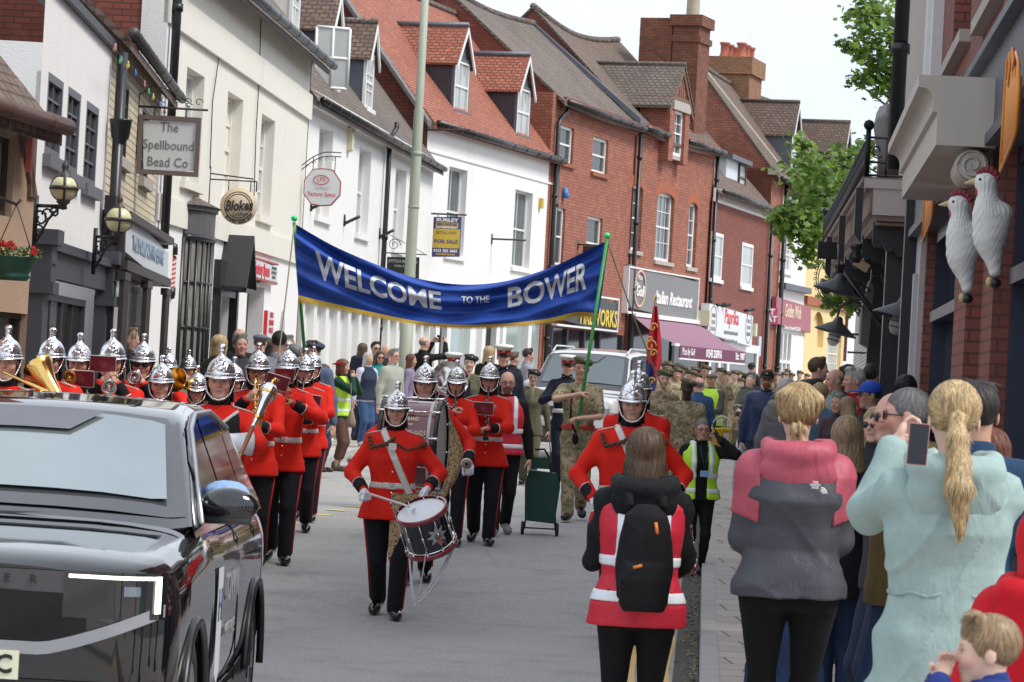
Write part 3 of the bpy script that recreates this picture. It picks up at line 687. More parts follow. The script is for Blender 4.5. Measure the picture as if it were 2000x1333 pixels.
# --- orange brick building 1
def lattice_wall(): pass
f6=Fac(plan(1095,187,77.3),plan(1242,234,71.3))
b=building('orange_brick_house',f6,'orange brick house with leaded windows beside the white red roofed house','house')
L=f6.L; ze=(f6.R(1100,190)[1]+f6.R(1240,234)[1])/2
h=rects(f6,[(1091,242,1118,322),(1159,266,1185,343),(1081,403,1099,520),(1148,421,1172,530)])
m=MB(); wall(f6,m,-.6,L,-.3,ze,h,.14); f6.quad(m,[(-.6,0,0),(-.6,ze,0),(-.6,ze,-6),(-.6,0,-6)]); m.build('wall',BRICK,b)
for a in h: win(f6,b,*a,rec=.12,cols=1,rows=1,gl=GLASS,fw_=.07,sill=mat('brick_sill',(.32,.10,.05),.8,amt=.3),lattice=True)
def dentils(f,par,u0,u1,z,mt):
    m=MB(); f.q(m,u0,u1,z-.34,z-.28,0,.07); f.q(m,u0,u1,z-.12,z,0,.16); u=u0+.05
    while u<u1-.1: f.q(m,u,u+.11,z-.28,z-.12,0,.14); u+=.24
    m.build('dentil_cornice',mt,par)
dentils(f6,b,0,L,ze-.05,BRICK)
D6,H6=RD(f6,L,1041,46,ze); roof(f6,b,-.3,L,ze,D6,H6,TGRY,ov=.25,wallm=BRICKD,sag=.15)
gutter(f6,b,-.2,L,ze-.2,.3,BLACK,.07)
# stepped lead flashing along gable
m=MB(); m.prism([f6.P(L-.22,ze-.1,.2),f6.P(L+.0,ze-.1,.2),f6.P(L+.0,ze+H6-.1,-D6),f6.P(L-.22,ze+H6-.1,-D6)],(0,0,.16)); m.build('flashing',LEAD,b)
pipe(f6,b,-.35,0,ze-.3,.1,.055,elbow=.5)
m=MB(); u,z=f6.R(1103,378,.05); m.lathe([(.0,.14),(.05,.14),(.12,-.12),(.0,-.12)],f6.P(u,z,.06),n=8); m.build('alarm_box',mat('blue_box',(.05,.22,.55),.5),b)
s=empty('shop_sign',tuple(f6.P(L-2,2,.2)),'black shop fascia lettered in yellow partly behind the banner','sign')
o_,PQ=panel('fascia',f6,[(1090,563),(1207,594),(1205,656),(1088,622)],.22,BLACK,s,.12)
m=MB(); 
(ua,za),(ub,zb1),_,(uc2,zc2)=PQ
za=(PQ[0][1]+PQ[1][1])/2; zc2=(PQ[2][1]+PQ[3][1])/2
f6.q(m,ua,ub+.03,za,za+.05,.1,.25); f6.q(m,ua,ub+.03,zc2-.05,zc2,.1,.25); f6.q(m,ub,ub+.05,zc2,za,.1,.25); m.build('frame',WPAINT,s)
u,z=f6.R(1190,626,.24)
text('FIREWORKS','lettering',f6.P(ub-.05,z+.02,.235),f6.t,Z,.62,mat('yellow_letter',(.75,.55,.10),.5),s,al='RIGHT',bold=.012,width=(ub-ua)*.62)
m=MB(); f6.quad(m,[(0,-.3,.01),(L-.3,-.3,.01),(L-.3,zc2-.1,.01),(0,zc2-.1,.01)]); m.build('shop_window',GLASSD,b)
m=MB()
for u in(.1,1.4,2.9,4.3,L-.45): f6.q(m,u,u+.12,-.3,zc2-.1,.01,.08)
f6.q(m,0,L-.3,1.2,1.3,.01,.08); m.build('shop_frame',DGREY,b)
# --- orange brick building 2 (restaurant)
f7=Fac(plan(1245,235,71.2),plan(1397,285,65.6))
b=building('brick_restaurant_building',f7,'tall orange brick building with arched sash windows and a big chimney','building')
L=f7.L; ze=(f7.R(1252,236)[1]+f7.R(1390,285)[1])/2
h=rects(f7,[(1234,359,1250,492),(1285,374,1311,514),(1347,395,1357,524)])
hd=rects(f7,[(1299,214,1315,307)])[0]
m=MB(); wall(f7,m,0,L,-.3,ze,[(a[0],a[1],a[2],a[3]) for a in h]+[(hd[0],hd[1],hd[2],ze+.01)],.18); f7.quad(m,[(L,-.3,0),(L,-.3,-6),(L,ze,-6),(L,ze,0)])
# arched heads
for a in h:
    w2=(a[1]-a[0])/2; uc=(a[0]+a[1])/2; r=.18 if w2>.3 else .14
    for sg in(-1,1):
        pts=[(uc+sg*w2,a[3],-.001)]+[(uc+sg*w2*math.cos(t),a[3]-r+r*math.sin(t),-.001) for t in [math.pi/2*i/5 for i in range(6)]]
        f7.quad(m,pts if sg>0 else pts[::-1])
m.build('wall',BRICK,b)
m=MB()
for a in h:
    w2=(a[1]-a[0])/2; uc=(a[0]+a[1])/2
    pts=[(uc+(w2+.25)*math.cos(t),a[3]-.12+(.45)*math.sin(t)) for t in [math.pi*i/8 for i in range(9)]]; pin=[(uc+(w2)*math.cos(t),a[3]-.14+.16*math.sin(t)) for t in [math.pi*i/8 for i in range(9)]]
    for i in range(8): f7.quad(m,[(*pin[i],.006),(*pts[i],.006),(*pts[i+1],.006),(*pin[i+1],.006)])
m.build('brick_arch',mat('arch_brick',(.36,.11,.055),.85,amt=.2,sc=9),b)
for i,a in enumerate(h): win(f7,b,*a,rec=.15,cols=4 if i==1 else 2,rows=4,gl=GLASS,fw_=.09,sill=STONE)
dentils(f7,b,0,hd[0]-.3,ze-.05,BRICK); dentils(f7,b,hd[1]+.5,L,ze-.05,BRICK)
D7,H7=RD(f7,0,1041,12,ze); roof(f7,b,0,L,ze,D7,H7,TBRN,ov=.22,wallm=BRICKD,sag=.35)
gutter(f7,b,0,hd[0]-.4,ze-.2,.3,BLACK,.075); gutter(f7,b,hd[1]+.5,L+.1,ze-.2,.3,BLACK,.075)
pipe(f7,b,.02,-.2,ze-.2,.12,.06); pipe(f7,b,L-.05,-.2,ze-.2,.12,.06)
# tall half dormer with timber gable
gz=hd[3]+.25; gw=.95; uc=(hd[0]+hd[1])/2
m=MB(); f7.q(m,uc-gw,hd[0],ze-.9,gz+.1,-.6,.3); f7.q(m,hd[1],uc+gw,ze-.9,gz+.1,-.6,.3); f7.q(m,hd[0],hd[1],hd[3],gz+.1,-.6,.3)
f7.quad(m,[(uc-gw,gz,.3),(uc+gw,gz,.3),(uc,gz+.85,.3)]); m.build('dormer_wall',BRICK,b)
win(f7,b,hd[0],hd[1],hd[2],hd[3],rec=-.16,cols=2,rows=4,gl=GLASS,fw_=.08,sill=STONE)
m=MB(); f7.q(m,hd[0]-.25,hd[1]+.35,hd[3],hd[3]+.26,.3,.35); m.build('lintel',STONE,b)
m=MB()
for sg in(-1,1):
    m.prism([f7.P(uc,gz+1.0,.35),f7.P(uc+sg*1.15,gz-.25,.35),f7.P(uc+sg*1.15,gz-.45,.35),f7.P(uc,gz+.8,.35)],f7.n*-.08)
f7.q(m,uc-.9,uc+.9,gz+.02,gz+.12,.28,.34)
for i in range(-3,4): f7.q(m,uc+i*.2-.025,uc+i*.2+.025,gz+.12,gz+.85-abs(i)*.2,.28,.32)
m.build('barge_board',WOOD,b)
m=MB()
for sg in(-1,1):
    m.prism([f7.P(uc,gz+1.02,.38),f7.P(uc+sg*1.2,gz-.27,.38),f7.P(uc+sg*1.2,gz-.2,.38),f7.P(uc,gz+1.1,.38)],f7.n*-3.6)
m.build('dormer_roof',TGRY,b)
m=MB(); m.tube([f7.P(uc,gz+1.08,.38),f7.P(uc,gz+1.08,-3.2)],.08,6); m.build('ridge_tiles',TGRY,b)
# big chimney stack at the right end
m=MB()
def cbox(m,f,u,o,wu,wo,z0,z1):
    f.q(m,u-wu/2,u+wu/2,z0,z1,o-wo/2,o+wo/2)
uu=L-.55; zc=f7.R(1345,32,-.8)[1]
cbox(m,f7,uu,-.75,1.15,.8,ze-.3,zc); cbox(m,f7,uu,-.75,1.27,.92,zc-.8,zc-.62); cbox(m,f7,uu,-.75,1.35,1.0,zc-.32,zc+.0); cbox(m,f7,uu-.1,-1.68,1.0,1.0,ze,zc-.1); 
m.build('chimney',BRICKC,b)
m=MB(); m.lathe([(.22,0),(.2,.1),(.19,1.2),(.22,1.3),(.16,1.3),(.14,0)],f7.P(uu,zc,-.75),n=8); m.build('chimney_pot',mat('buff_pot',(.42,.36,.26),.8),b)
# fascia sign
s=empty('restaurant_sign',tuple(f7.P(L/2,3,.2)),'grey restaurant fascia with a ringed name and white script lettering','sign')
GF=mat('grey_sign',(.20,.205,.21),.6,amt=.05,sc=2)
o_,PQ=panel('fascia',f7,[(1229,517),(1364,552),(1361,634),(1225,599)],.15,GF,s,.15)
zT=(PQ[0][1]+PQ[1][1])/2; zB=(PQ[2][1]+PQ[3][1])/2; uA=PQ[0][0]; uB=PQ[1][0]
m=MB(); f7.q(m,uA-.05,uB+.05,zT,zT+.04,0,.18); f7.q(m,uA-.05,uB+.05,zB-.06,zB,0,.2); f7.q(m,uA-.05,uA,zB,zT,0,.18); f7.q(m,uB,uB+.05,zB,zT,0,.18); m.build('frame',WPAINT,s)
WL=mat('white_letter',(.85,.85,.83),.5)
u,z=f7.R(1249,564,.16); m=MB(); K=24; R1,R2=.52,.46
for i in range(K):
    a,c=6.2832*i/K,6.2832*(i+1)/K; m.prism([f7.P(u+R2*math.cos(a),z+R2*math.sin(a),.17),f7.P(u+R1*math.cos(a),z+R1*math.sin(a),.17),f7.P(u+R1*math.cos(c),z+R1*math.sin(c),.17),f7.P(u+R2*math.cos(c),z+R2*math.sin(c),.17)],f7.n*.02)
m.build('ring',mat('peach_ring',(.72,.42,.28),.5),s)
text('Goli','lettering',f7.P(u+.04,z-.08,.17),f7.t,Z,.42,WL,s,bold=.012,shear=.3); text('Pizza','lettering',f7.P(u,z+.3,.17),f7.t,Z,.2,WL,s,shear=.3); text('by','lettering',f7.P(u-.26,z+.12,.17),f7.t,Z,.2,WL,s,shear=.3)
u,z=f7.R(1316,590,.16); text('Italian Restaurant','lettering',f7.P(u-.05,z+.05,.17),f7.t,Z,.5,WL,s,bold=.014,shear=.3,width=3.6)
# awning
s=empty('awning',tuple(f7.P(L/2,3,.8)),'purple shop awning with white lettered valance below the grey sign','awning')
PUR=mat('awning_cloth',(.27,.14,.20),.8,amt=.05,sc=2,bump=.1); PURD=mat('awning_valance',(.15,.045,.09),.8,amt=.05)
uT0,zT0=f7.R(1238,615,.15); uT1,zT1=f7.R(1372,640,.15); zA=zB-.12
ub0,zb0=f7.R(1328,671,2.6); ub1,zb1=f7.R(1455,692,2.6); oA=2.6; zbm=(zb0+zb1)/2
m=MB(); n=12
m.smooth=True
for i in range(n):
    a,c=i/n,(i+1)/n; g=lambda t,k:f7.P((uT0+(uT1-uT0)*t)*(1-k)+(ub0+(ub1-ub0)*t)*k,zA+(zbm-zA)*k-.1*math.sin(math.pi*k),.15+(oA-.15)*k)
    for k in range(6): m.poly([g(a,k/6),g(a,(k+1)/6),g(c,(k+1)/6),g(c,k/6)])
m.build('canopy_cloth',PUR,s)
m=MB(); f7.q(m,ub0,ub1,zbm-.32,zbm,oA-.015,oA+.015); m.build('valance',PURD,s)
m=MB(); f7.q(m,ub0,ub1,zbm-.36,zbm-.32,oA-.018,oA+.018); f7.q(m,uT0-.1,uT1+.2,zA,zA+.1,0,.25); f7.q(m,ub0-.4,ub0,zbm-.02,zbm+.05,oA-.1,oA); m.build('trim',WPAINT,s)
text('Pizza by Goli','lettering',f7.P(ub0+.75,zbm-.15,oA+.02),f7.t,Z,.27,WL,s,shear=.25,width=1.15); text('01543 250916','lettering',f7.P((ub0+ub1)/2,zbm-.15,oA+.02),f7.t,Z,.3,WL,s,bold=.008,width=1.5); text('Est. 1987','lettering',f7.P(ub1-.55,zbm-.15,oA+.02),f7.t,Z,.26,WL,s,width=.9,bold=.006)
m=MB()
for u in(.3,2.2,4.2,L-.5): f7.q(m,u,u+.25,-.3,zB-.1,.0,.06)
m.build('shopfront_frame',DGREY,b)
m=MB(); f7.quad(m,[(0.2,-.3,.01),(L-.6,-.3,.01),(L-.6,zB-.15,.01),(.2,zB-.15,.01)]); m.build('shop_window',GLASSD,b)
# --- paprika building
f8=Fac(plan(1397,365,65.6),plan(1507,404,60))
b=building('red_brick_takeaway',f8,'low dark red brick building with white sign board and boxy dormer','building')
L=f8.L; ze=(f8.R(1387,361)[1]+f8.R(1500,402)[1])/2
h=rects(f8,[(1390,452,1408,548),(1450,473,1467,563)])
m=MB(); wall(f8,m,-.3,L+.1,-.3,ze-.35,h,.05); m.build('wall',BRICKD,b)
m=MB(); f8.q(m,-.2,L,ze-.45,ze-.05,0,.06); m.build('fascia_board',WPAINT,b)
for a in h: win(f8,b,*a,rec=.04,cols=1,rows=1,gl=GLASSL,fw_=.1,sill=WPAINT)
D8,H8=3.6,2.9; roof(f8,b,-.1,L,ze,2.4,2.5,TBRN,ov=.25)
gutter(f8,b,-.1,L+.1,ze-.14,.3,BLACK,.07)
m=MB()
sb=.55; u0,zt=f8.R(1392,300,-sb); u1,_=f8.R(1452,318,-sb); z0=f8.R(1440,372,-sb)[1]; z1=f8.R(1440,318,-sb)[1]
uw0=f8.R(1434,340,-sb)[0]; uw1=f8.R(1455,345,-sb)[0]
dd=Dorm(b,f8).par
m=MB(); f8.q(m,uw0-1.15,uw1,z0-.1,z1,-2.8,-sb-.02); m.build('cheek',mat('white_board',(.62,.66,.68),.5,amt=.05),dd)
m=MB(); f8.q(m,uw0-1.3,uw1+.15,z1,z1+.14,-3.2,-sb+.2); m.build('flat_roof',LEAD,dd)
f8b=Fac(f8.A-f8.n*sb,f8.A-f8.n*sb+f8.t); win(f8b,dd,uw1-1.05,uw1,z0,z1,rec=.0,cols=1,rows=2,gl=GLASSL,fr=mat('brown_joinery'),fw_=.06)
s=empty('takeaway_sign',tuple(f8.P(L/2,3,.2)),'white sign board with red lettering between two grey rings','sign')
o_,PQ=panel('board',f8,[(1386,593),(1471,618),(1468,678),(1382,651)],.25,mat('white_sign',(.66,.68,.69),.5,amt=.03),s,.25)
zT=(PQ[0][1]+PQ[1][1])/2; zB=(PQ[2][1]+PQ[3][1])/2; uA,uB=PQ[0][0],PQ[1][0]; uc=(uA+uB)/2; zc=(zT+zB)/2
text('Paprika','lettering',f8.P(uc,zc+.22,.255),f8.t,Z,.62,mat('red_letter',(.62,.03,.05),.5),s,width=2.1,bold=.01)
GL=mat('grey_letter',(.22,.23,.25),.6)
text('BANGLADESHI & INDIAN TAKEAWAY','lettering',f8.P(uc,zc-.25,.255),f8.t,Z,.15,GL,s,width=2.1); text('www.paprikalichfield.co.uk','lettering',f8.P(uc,zc-.48,.255),f8.t,Z,.15,GL,s,width=2.0)
for uq,ls in((uA+.62,('EXCITING','SPECIAL','OFFERS')),(uB-.62,('FREE','HOME','DELIVERY'))):
    m=MB()
    for i in range(24):
        a,c=6.2832*i/24,6.2832*(i+1)/24; R1,R2=.5,.46
        m.prism([f8.P(uq+R2*math.cos(a),zc+R2*math.sin(a),.255),f8.P(uq+R1*math.cos(a),zc+R1*math.sin(a),.255),f8.P(uq+R1*math.cos(c),zc+R1*math.sin(c),.255),f8.P(uq+R2*math.cos(c),zc+R2*math.sin(c),.255)],f8.n*.005)
    m.build('ring',GL,s)
    for i,t in enumerate(ls): text(t,'lettering',f8.P(uq,zc+.2-i*.2,.255),f8.t,Z,.17,GL,s,width=.6)
m=MB()
for u in(uA+1.,uA+1.7,uB-1.2): m.tube([f8.P(u,zT+.05,.2),f8.P(u+.3,zT+.12,.45)],.05,6)
m.build('spotlight',BLACK,s)
m=MB(); f8.q(m,uA-.4,uA-.05,zT-.6,zT-.15,0,.35); f8.q(m,uB+.05,uB+.3,zT-.7,zT-.3,0,.35); m.build('loudspeaker',mat('cream_plastic'),s)
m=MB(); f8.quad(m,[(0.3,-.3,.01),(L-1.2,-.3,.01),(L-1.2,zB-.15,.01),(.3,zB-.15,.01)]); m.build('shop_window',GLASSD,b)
m=MB()
for u in(.2,1.6,2.9,L-1.4): f8.q(m,u,u+.3,-.3,zB-.05,.0,.06)
f8.q(m,.2,L-1.1,zB-.3,zB-.05,0,.07); m.build('shopfront_frame',WPAINT,b)
m=MB(); u,z=f8.R(1485,677,.06); f8.q(m,u-.2,u+.2,z-.32,z+.32,0,.05); m.build('poster',mat('pale_blue_poster',(.5,.6,.68),.5,amt=.2,sc=12),b)
u=f8.R(1498,500)[0]; pipe(f8,b,u,-.2,ze-.1,.12,.06); m=MB(); m.tube([f8.P(u+.35,-.2,.1),f8.P(u+.35,ze-.1,.1)],.03,6); m.build('drainpipe',mat('grey_pipe',(.25,.26,.28),.5),b)
# --- big gable building with white front, and yellow part
f9=Fac(plan(1509,330,59.6),plan(1583,360,56.2))
b=building('gabled_brick_building',f9,'big brick gabled building with white front and tiled roof with dormers','building')
L=f9.L; ze=(f9.R(1515,333)[1]+f9.R(1575,356)[1])/2; uq=f9.R(1524,500)[0]
zs=f9.R(1540,395)[1]
m=MB(); wall(f9,m,0,uq,-.3,ze,[]); wall(f9,m,uq,L,zs+.2,ze,[]); f9.quad(m,[(0,-.3,0),(0,ze,0),(0,ze,-8),(0,-.3,-8)]); m.build('wall',BRICK,b)
h=rects(f9,[(1526,460,1544,533)]); zf=f9.R(1550,600)[1]
m=MB(); wall(f9,m,uq,L,-.3,zs+.2,h,.12); m.build('front_wall',WHITE,b)
for a in h: win(f9,b,*a,rec=.1,cols=2,rows=3,gl=GLASSL,fw_=.08,sill=WPAINT)
f10=Fac(f9.P(f9.L,0).xy.to_3d(),plan(1664,380,52.4)); LY=f10.L
D9,H9=2.84,3.5
R_=roof(f9,b,0,L+LY*1.05,ze,D9,H9,TBRN,ov=.25,wallm=BRICK,sag=.2)
m=MB(); f9.q(m,-.25,.02,ze-.2,ze,-.1,.3); m.prism([f9.P(-.15,ze-.05,.3),f9.P(.12,ze-.05,.3),f9.P(.12,ze+H9+.05,-D9),f9.P(-.15,ze+H9+.05,-D9)],(0,0,.14)); m.build('gable_coping',mat('stone_coping',(.38,.34,.26),.8),b)
gutter(f9,b,.2,L+LY*.5,ze-.3,.3,BLACK,.1)
pipe(f9,b,uq-.25,-.2,ze-.3,.15,.08)
for x,y,ff in((1549,318,f9),(1649,345,f9)):
    sb=find_sb(ff,x,y+12,ze,H9/D9); u,z=ff.R(x,y+12,-sb); dormer(f9,b,u,1.15,z,1.25,1.0,sb,H9/D9,ze,TBRN,sidem=LEAD,depth=2.0,cols=2,rows=2,facem=LEAD)
m=MB(); uu=f9.R(1438,150,-D9)[0]; zc=f9.R(1441,118,-D9)[1]
cbox(m,f9,uu,-D9,2.0,1.4,ze+1,zc-.2); cbox(m,f9,uu,-D9,2.2,1.6,zc-.6,zc); m.build('chimney',mat('buff_brick',(.34,.17,.085),.85,kind='brick',col2=(.25,.12,.06)),b)
ch=f9.P(1.7,zc,-D9); m=MB()
for i in range(3):
    for j in range(2): m.lathe([(.2,0),(.15,.15),(.15,.42),(.19,.46),(.19,.52),(.1,.52)],f9.P(uu-.7+i*.7,zc,-D9-.3+j*.6),n=10)
m.build('chimney_pot',mat('terracotta',(.42,.13,.08),.8),b)
m=MB(); p=f9.P(L+1.2,ze+H9-.3,-D9); m.tube([p,p+Z*1.0],.02,5); m.tube([p+Z*1.0-f9.t*.3,p+Z*.95+f9.t*3.2*.9],.018,5)
for i in range(10): q=p+Z*.97+f9.t*(.1+i*.26); m.tube([q-f9.n*.2,q+f9.n*.2],.008,4)
m.build('aerial',DGREY,b)
s=empty('takeaway_sign',tuple(f9.P(L/2,3,.2)),'faded maroon fascia with cream oriental style lettering','sign')
o_,PQ=panel('board',f9,[(1517,580),(1584,601),(1583,651),(1515,632)],.2,mat('maroon_sign',(.34,.10,.13),.5,amt=.08,sc=2),s,.15)
uA,uB=PQ[0][0],PQ[1][0]; zc=(PQ[0][1]+PQ[2][1])/2
text('Golden Wok','lettering',f9.P((uA+uB)/2-.1,zc+.1,.205),f9.t,Z,.62,mat('cream_letter',(.72,.60,.42),.5),s,width=2.7,bold=.012); text('Cantonese Take Away 01543 258298','lettering',f9.P((uA+uB)/2-.1,zc-.45,.205),f9.t,Z,.18,WL,s,width=2.7)
s=empty('hanging_sign',tuple(f9.P(.2,3,.5)),'square pink projecting sign on the brick pier beside the maroon fascia','sign')
fj=Fac(f9.P(.15,0,.9)-f9.n*.0-Vector((1.2,0,0)),f9.P(.15,0,.9)); 
o_,PQ=panel('board',fj,[(1478,602),(1519,602),(1519,634),(1478,634)],0,mat('pink_sign',(.55,.07,.16),.5,amt=.03),s,.1)
u0,u1=PQ[0][0],PQ[1][0]; zc=(PQ[0][1]+PQ[2][1])/2
text('JUST','lettering',fj.P((u0+u1)/2-.02,zc+.14,.01),fj.t,Z,.27,WL,s,bold=.012); text('EAT','lettering',fj.P((u0+u1)/2+.1,zc-.09,.01),fj.t,Z,.27,WL,s,bold=.012)
m=MB(); m.tube([fj.P(u1,zc,-.05),f9.P(.4,zc,0)],.025,5); m.build('bracket',BLACK,s)
zf=f9.R(1550,655)[1]
m=MB(); f9.quad(m,[(uq,-.3,.01),(L,-.3,.01),(L,zf,.01),(uq,zf,.01)]); m.build('shop_window',GLASS,b)
m=MB()
for u in(uq,uq+.75,uq+1.4,uq+2.1): f9.q(m,u,u+.14,-.3,zf,.01,.1)
f9.q(m,uq,uq+2.1,zf-1.0,zf-.9,.01,.1); f9.q(m,uq+2.2,L,-.3,zf,.01,.06); m.build('shopfront_frame',WPAINT,b)
m=MB(); zz=f9.R(1550,570)[1]; f9.q(m,uq,L,zz,zz+.2,0,.25); m.build('ledge',LEAD,b)
b=building('yellow_house',f10,'pale yellow rendered house front with arched recesses beyond the maroon fascia','house')
YW=mat('yellow_render',(.72,.55,.27),.75,kind='paint',amt=.04,sc=1.5)
h=rects(f10,[(1588,607,1607,680),(1620,618,1640,735)])
zl=(f10.R(1585,588)[1]+f10.R(1655,605)[1])/2
m=MB(); wall(f10,m,0,LY,-.3,f10.R(1600,375)[1],h,.2)
m.build('wall',YW,b)
m=MB(); f10.q(m,0,LY,zl-.15,zl+.15,0,.12); m.build('brick_ledge',mat('arch_brick'),b)
m=MB(); a=h[0]; f10.quad(m,[(a[0],a[2],-.2),(a[1],a[2],-.2),(a[1],a[3],-.2),(a[0],a[3],-.2)]); m.build('recess_panel',YW,b)
a=h[1]; win(f10,b,a[0],a[1],a[2],a[3]-.55,rec=.18,cols=2,rows=4,gl=GLASSL,fw_=.07); m=MB(); f10.quad(m,[(a[0],a[3]-.55,-.15),(a[1],a[3]-.55,-.15),(a[1],a[3],-.15),(a[0],a[3],-.15)]); m.build('recess_panel',YW,b)
m=MB()
for a in h:
    w2=(a[1]-a[0])/2; uc=(a[0]+a[1])/2
    for sg in(-1,1):
        pts=[(uc+sg*w2,a[3],-.002)]+[(uc+sg*w2*math.cos(t),a[3]-w2*.7+w2*.7*math.sin(t),-.002) for t in [math.pi/2*i/6 for i in range(7)]]; f10.quad(m,pts if sg>0 else pts[::-1])
m.build('arch_spandrel',YW,b)
# --- far white painted brick strip closing the street
f11=Fac(plan(1664,600,52.4),plan(1760,600,49)); b=building('far_white_building',f11,'distant white painted brick building closing the street beyond the yellow house','building')
m=MB(); h=rects(f11,[(1674,640,1682,700),(1674,708,1682,730)]); wall(f11,m,0,f11.L,-.3,6.5,h,.1); m.build('wall',WHITE,b)
for a in h: win(f11,b,*a,rec=.08,cols=1,rows=2,gl=GLASS)
# ================= RIGHT SIDE BUILDINGS =================
def wline(xv,ref): return Vector(((xv-1000)/F,1,0)).normalized()
fR=Fac(plan(2120,600,430),plan(1800,600,197),-1)
b=building('corner_brick_shop',fR,'red brick shop with navy joinery and deep stone cornice hood at the right edge','shop')
RB=mat('shop_brick',(.27,.085,.06),.85,kind='brick',col2=(.18,.07,.055))
L=fR.L; zt=(fR.R(1948,148)[1]+fR.R(2000,83)[1])/2; zb=(fR.R(1787,491)[1]+fR.R(1921,345)[1]+fR.R(1990,250)[1])/3
uS=fR.R(1840,100)[0]
hw=[]
for (x0,y0,x1,y1) in((1858,130,1893,95),(1922,42,1958,5)):
    ua,z0=fR.R(x0,y0); ub,_=fR.R(x1,y1); hw.append((ub,ua-.0,z0,z0+1.5))
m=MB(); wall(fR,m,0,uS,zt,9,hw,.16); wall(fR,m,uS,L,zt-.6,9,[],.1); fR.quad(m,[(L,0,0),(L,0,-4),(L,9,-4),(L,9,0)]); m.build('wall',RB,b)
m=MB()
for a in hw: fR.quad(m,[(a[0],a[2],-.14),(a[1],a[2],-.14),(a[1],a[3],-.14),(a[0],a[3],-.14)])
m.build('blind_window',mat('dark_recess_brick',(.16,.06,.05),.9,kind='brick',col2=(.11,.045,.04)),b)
m=MB()
for a in hw: fR.q(m,a[0]-.1,a[1]+.1,a[2]-.1,a[2],-.1,.09)
m.build('sill',STONE,b)
m=MB(); ux=fR.R(1795,100,.05)[0]; fR.q(m,uS,L+.1,zt-.4,9,-.3,.1); fR.q(m,uS+.3,uS+.75,zt,9,.1,.14); m.build('white_pilaster',mat('flaking_white',(.66,.66,.66),.7,kind='paint',amt=.05),b)
FN=mat('fascia_slate_blue',(.075,.08,.105),.45,amt=.2,sc=3)
m=MB(); fR.q(m,0,L,zb,zt,-.05,.12); fR.q(m,0,L,zt,zt+.06,-.05,.2); fR.q(m,0,L,zb-.02,zb+.05,-.05,.17); m.build('fascia',FN,b)
# ground floor
ub0,ub1=fR.R(1955,640)[0],fR.R(1890,640)[0]; uc0,uc1=fR.R(1886,640)[0],fR.R(1809,640)[0]
m=MB(); fR.q(m,ub0,ub1,-.3,zb,-.25,.06); fR.q(m,ub0+(ub1-ub0)*.32,ub0+(ub1-ub0)*.72,-.3,zb-.25,.06,.16); fR.q(m,uc1,uc1+.22,-.3,zb,-.25,.03); m.build('pilaster',RB,b)
m=MB(); fR.q(m,uc1+.22,L,-.3,zb,-.2,.08); fR.q(m,uc1+.5,uc1+.8,.3,zb-.4,.08,.12); m.build('end_pilaster',mat('lilac_stone',(.46,.44,.45),.7,amt=.1),b)
def shopwin(a,c,zt_,zs):
    w=empty_part('shop_window',b)
    m=MB(); g=.13
    fR.q(m,a,a+g,-.1,zt_,-.22,-.05); fR.q(m,c-g,c,-.1,zt_,-.22,-.05); fR.q(m,a,c,zt_-g,zt_,-.22,-.05); fR.q(m,a+g,c-g,-.1,.6,-.22,-.05)
    fR.q(m,a+g,c-g,zs-.05,zs+.05,-.22,-.02); fR.q(m,(a+c)/2-.05,(a+c)/2+.05,zs+.05,zt_-g,-.2,-.08)
    m.build('frame',DBLUE,w); m=MB(); fR.quad(m,[(a,.5,-.18),(c,.5,-.18),(c,zs,-.18),(a,zs,-.18)]); m.build('glass',mat('mirror_glass',(.12,.15,.16),.02,.55,spec=1),w)
    m=MB(); fR.quad(m,[(a,zs,-.18),(c,zs,-.18),(c,zt_,-.18),(a,zt_,-.18)]); m.build('transom_glass',mat('dark_mirror_glass',(.02,.03,.05),.05,.2,spec=1),w)
def empty_part(name,par):
    o=bpy.data.objects.new(name,None); COL.objects.link(o); o.parent=par; o.matrix_parent_inverse=parent_world(par).inverted(); PW[o.name]=Matrix.Identity(4); return o
zs=(fR.R(1813,634)[1]+fR.R(1890,581)[1]+fR.R(1961,520)[1])/3
shopwin(uc0,uc1,zb,zs); shopwin(-.1,ub0,zb,zs)
# cornice hood with scrolled console
def solve_o(f,px,py,u,lo=0,hi=1.5):
    for _ in range(40):
        mid=(lo+hi)/2
        if (f.R(px,py,mid)[0]-u)*(f.R(px,py,hi)[0]-u)<=0: lo=mid
        else: hi=mid
    return (lo+hi)/2
un=fR.R(1945,155,.12)[0]; o1=solve_o(fR,1795,146,un); z1=fR.R(1795,146,o1)[1]; uf=fR.R(1737,245,o1)[0]
o2=solve_o(fR,1829,205,un); z2=fR.R(1829,205,o2)[1]; z3=fR.R(1838,262,o2)[1]
pr=[(0.1,z1),(o1,z1),(o1,z1-.075),(o1-.03,z1-.08)]+[(o1-.03-(o1-o2-.05)*math.sin(t)**1.0,z2+.02+(z1-.1-z2)*(math.cos(t))) for t in [math.pi/2*i/6 for i in range(1,7)]]+[(o2+.02,z2),(o2+.02,z2-.04),(o2-.01,z2-.05),(o2-.01,z3),(.1,z3)]
m=MB(); vs=[fR.P(un,z,o) for o,z in pr]; m.prism(vs,fR.t*(uf-un)); m.build('cornice_hood',mat('hood_cream',(.50,.46,.40),.6,kind='paint',amt=.08,sc=4),b)
m=MB(); n=14
for k in range(12):
    u=un+.12+k*(.06+.0); r=.10*(1-.012*k)
    m.lathe([(r,-.02),(r+.012,0),(r,.02)],fR.P(u,z3-.11,.12+.11),ax=fR.t,n=14)
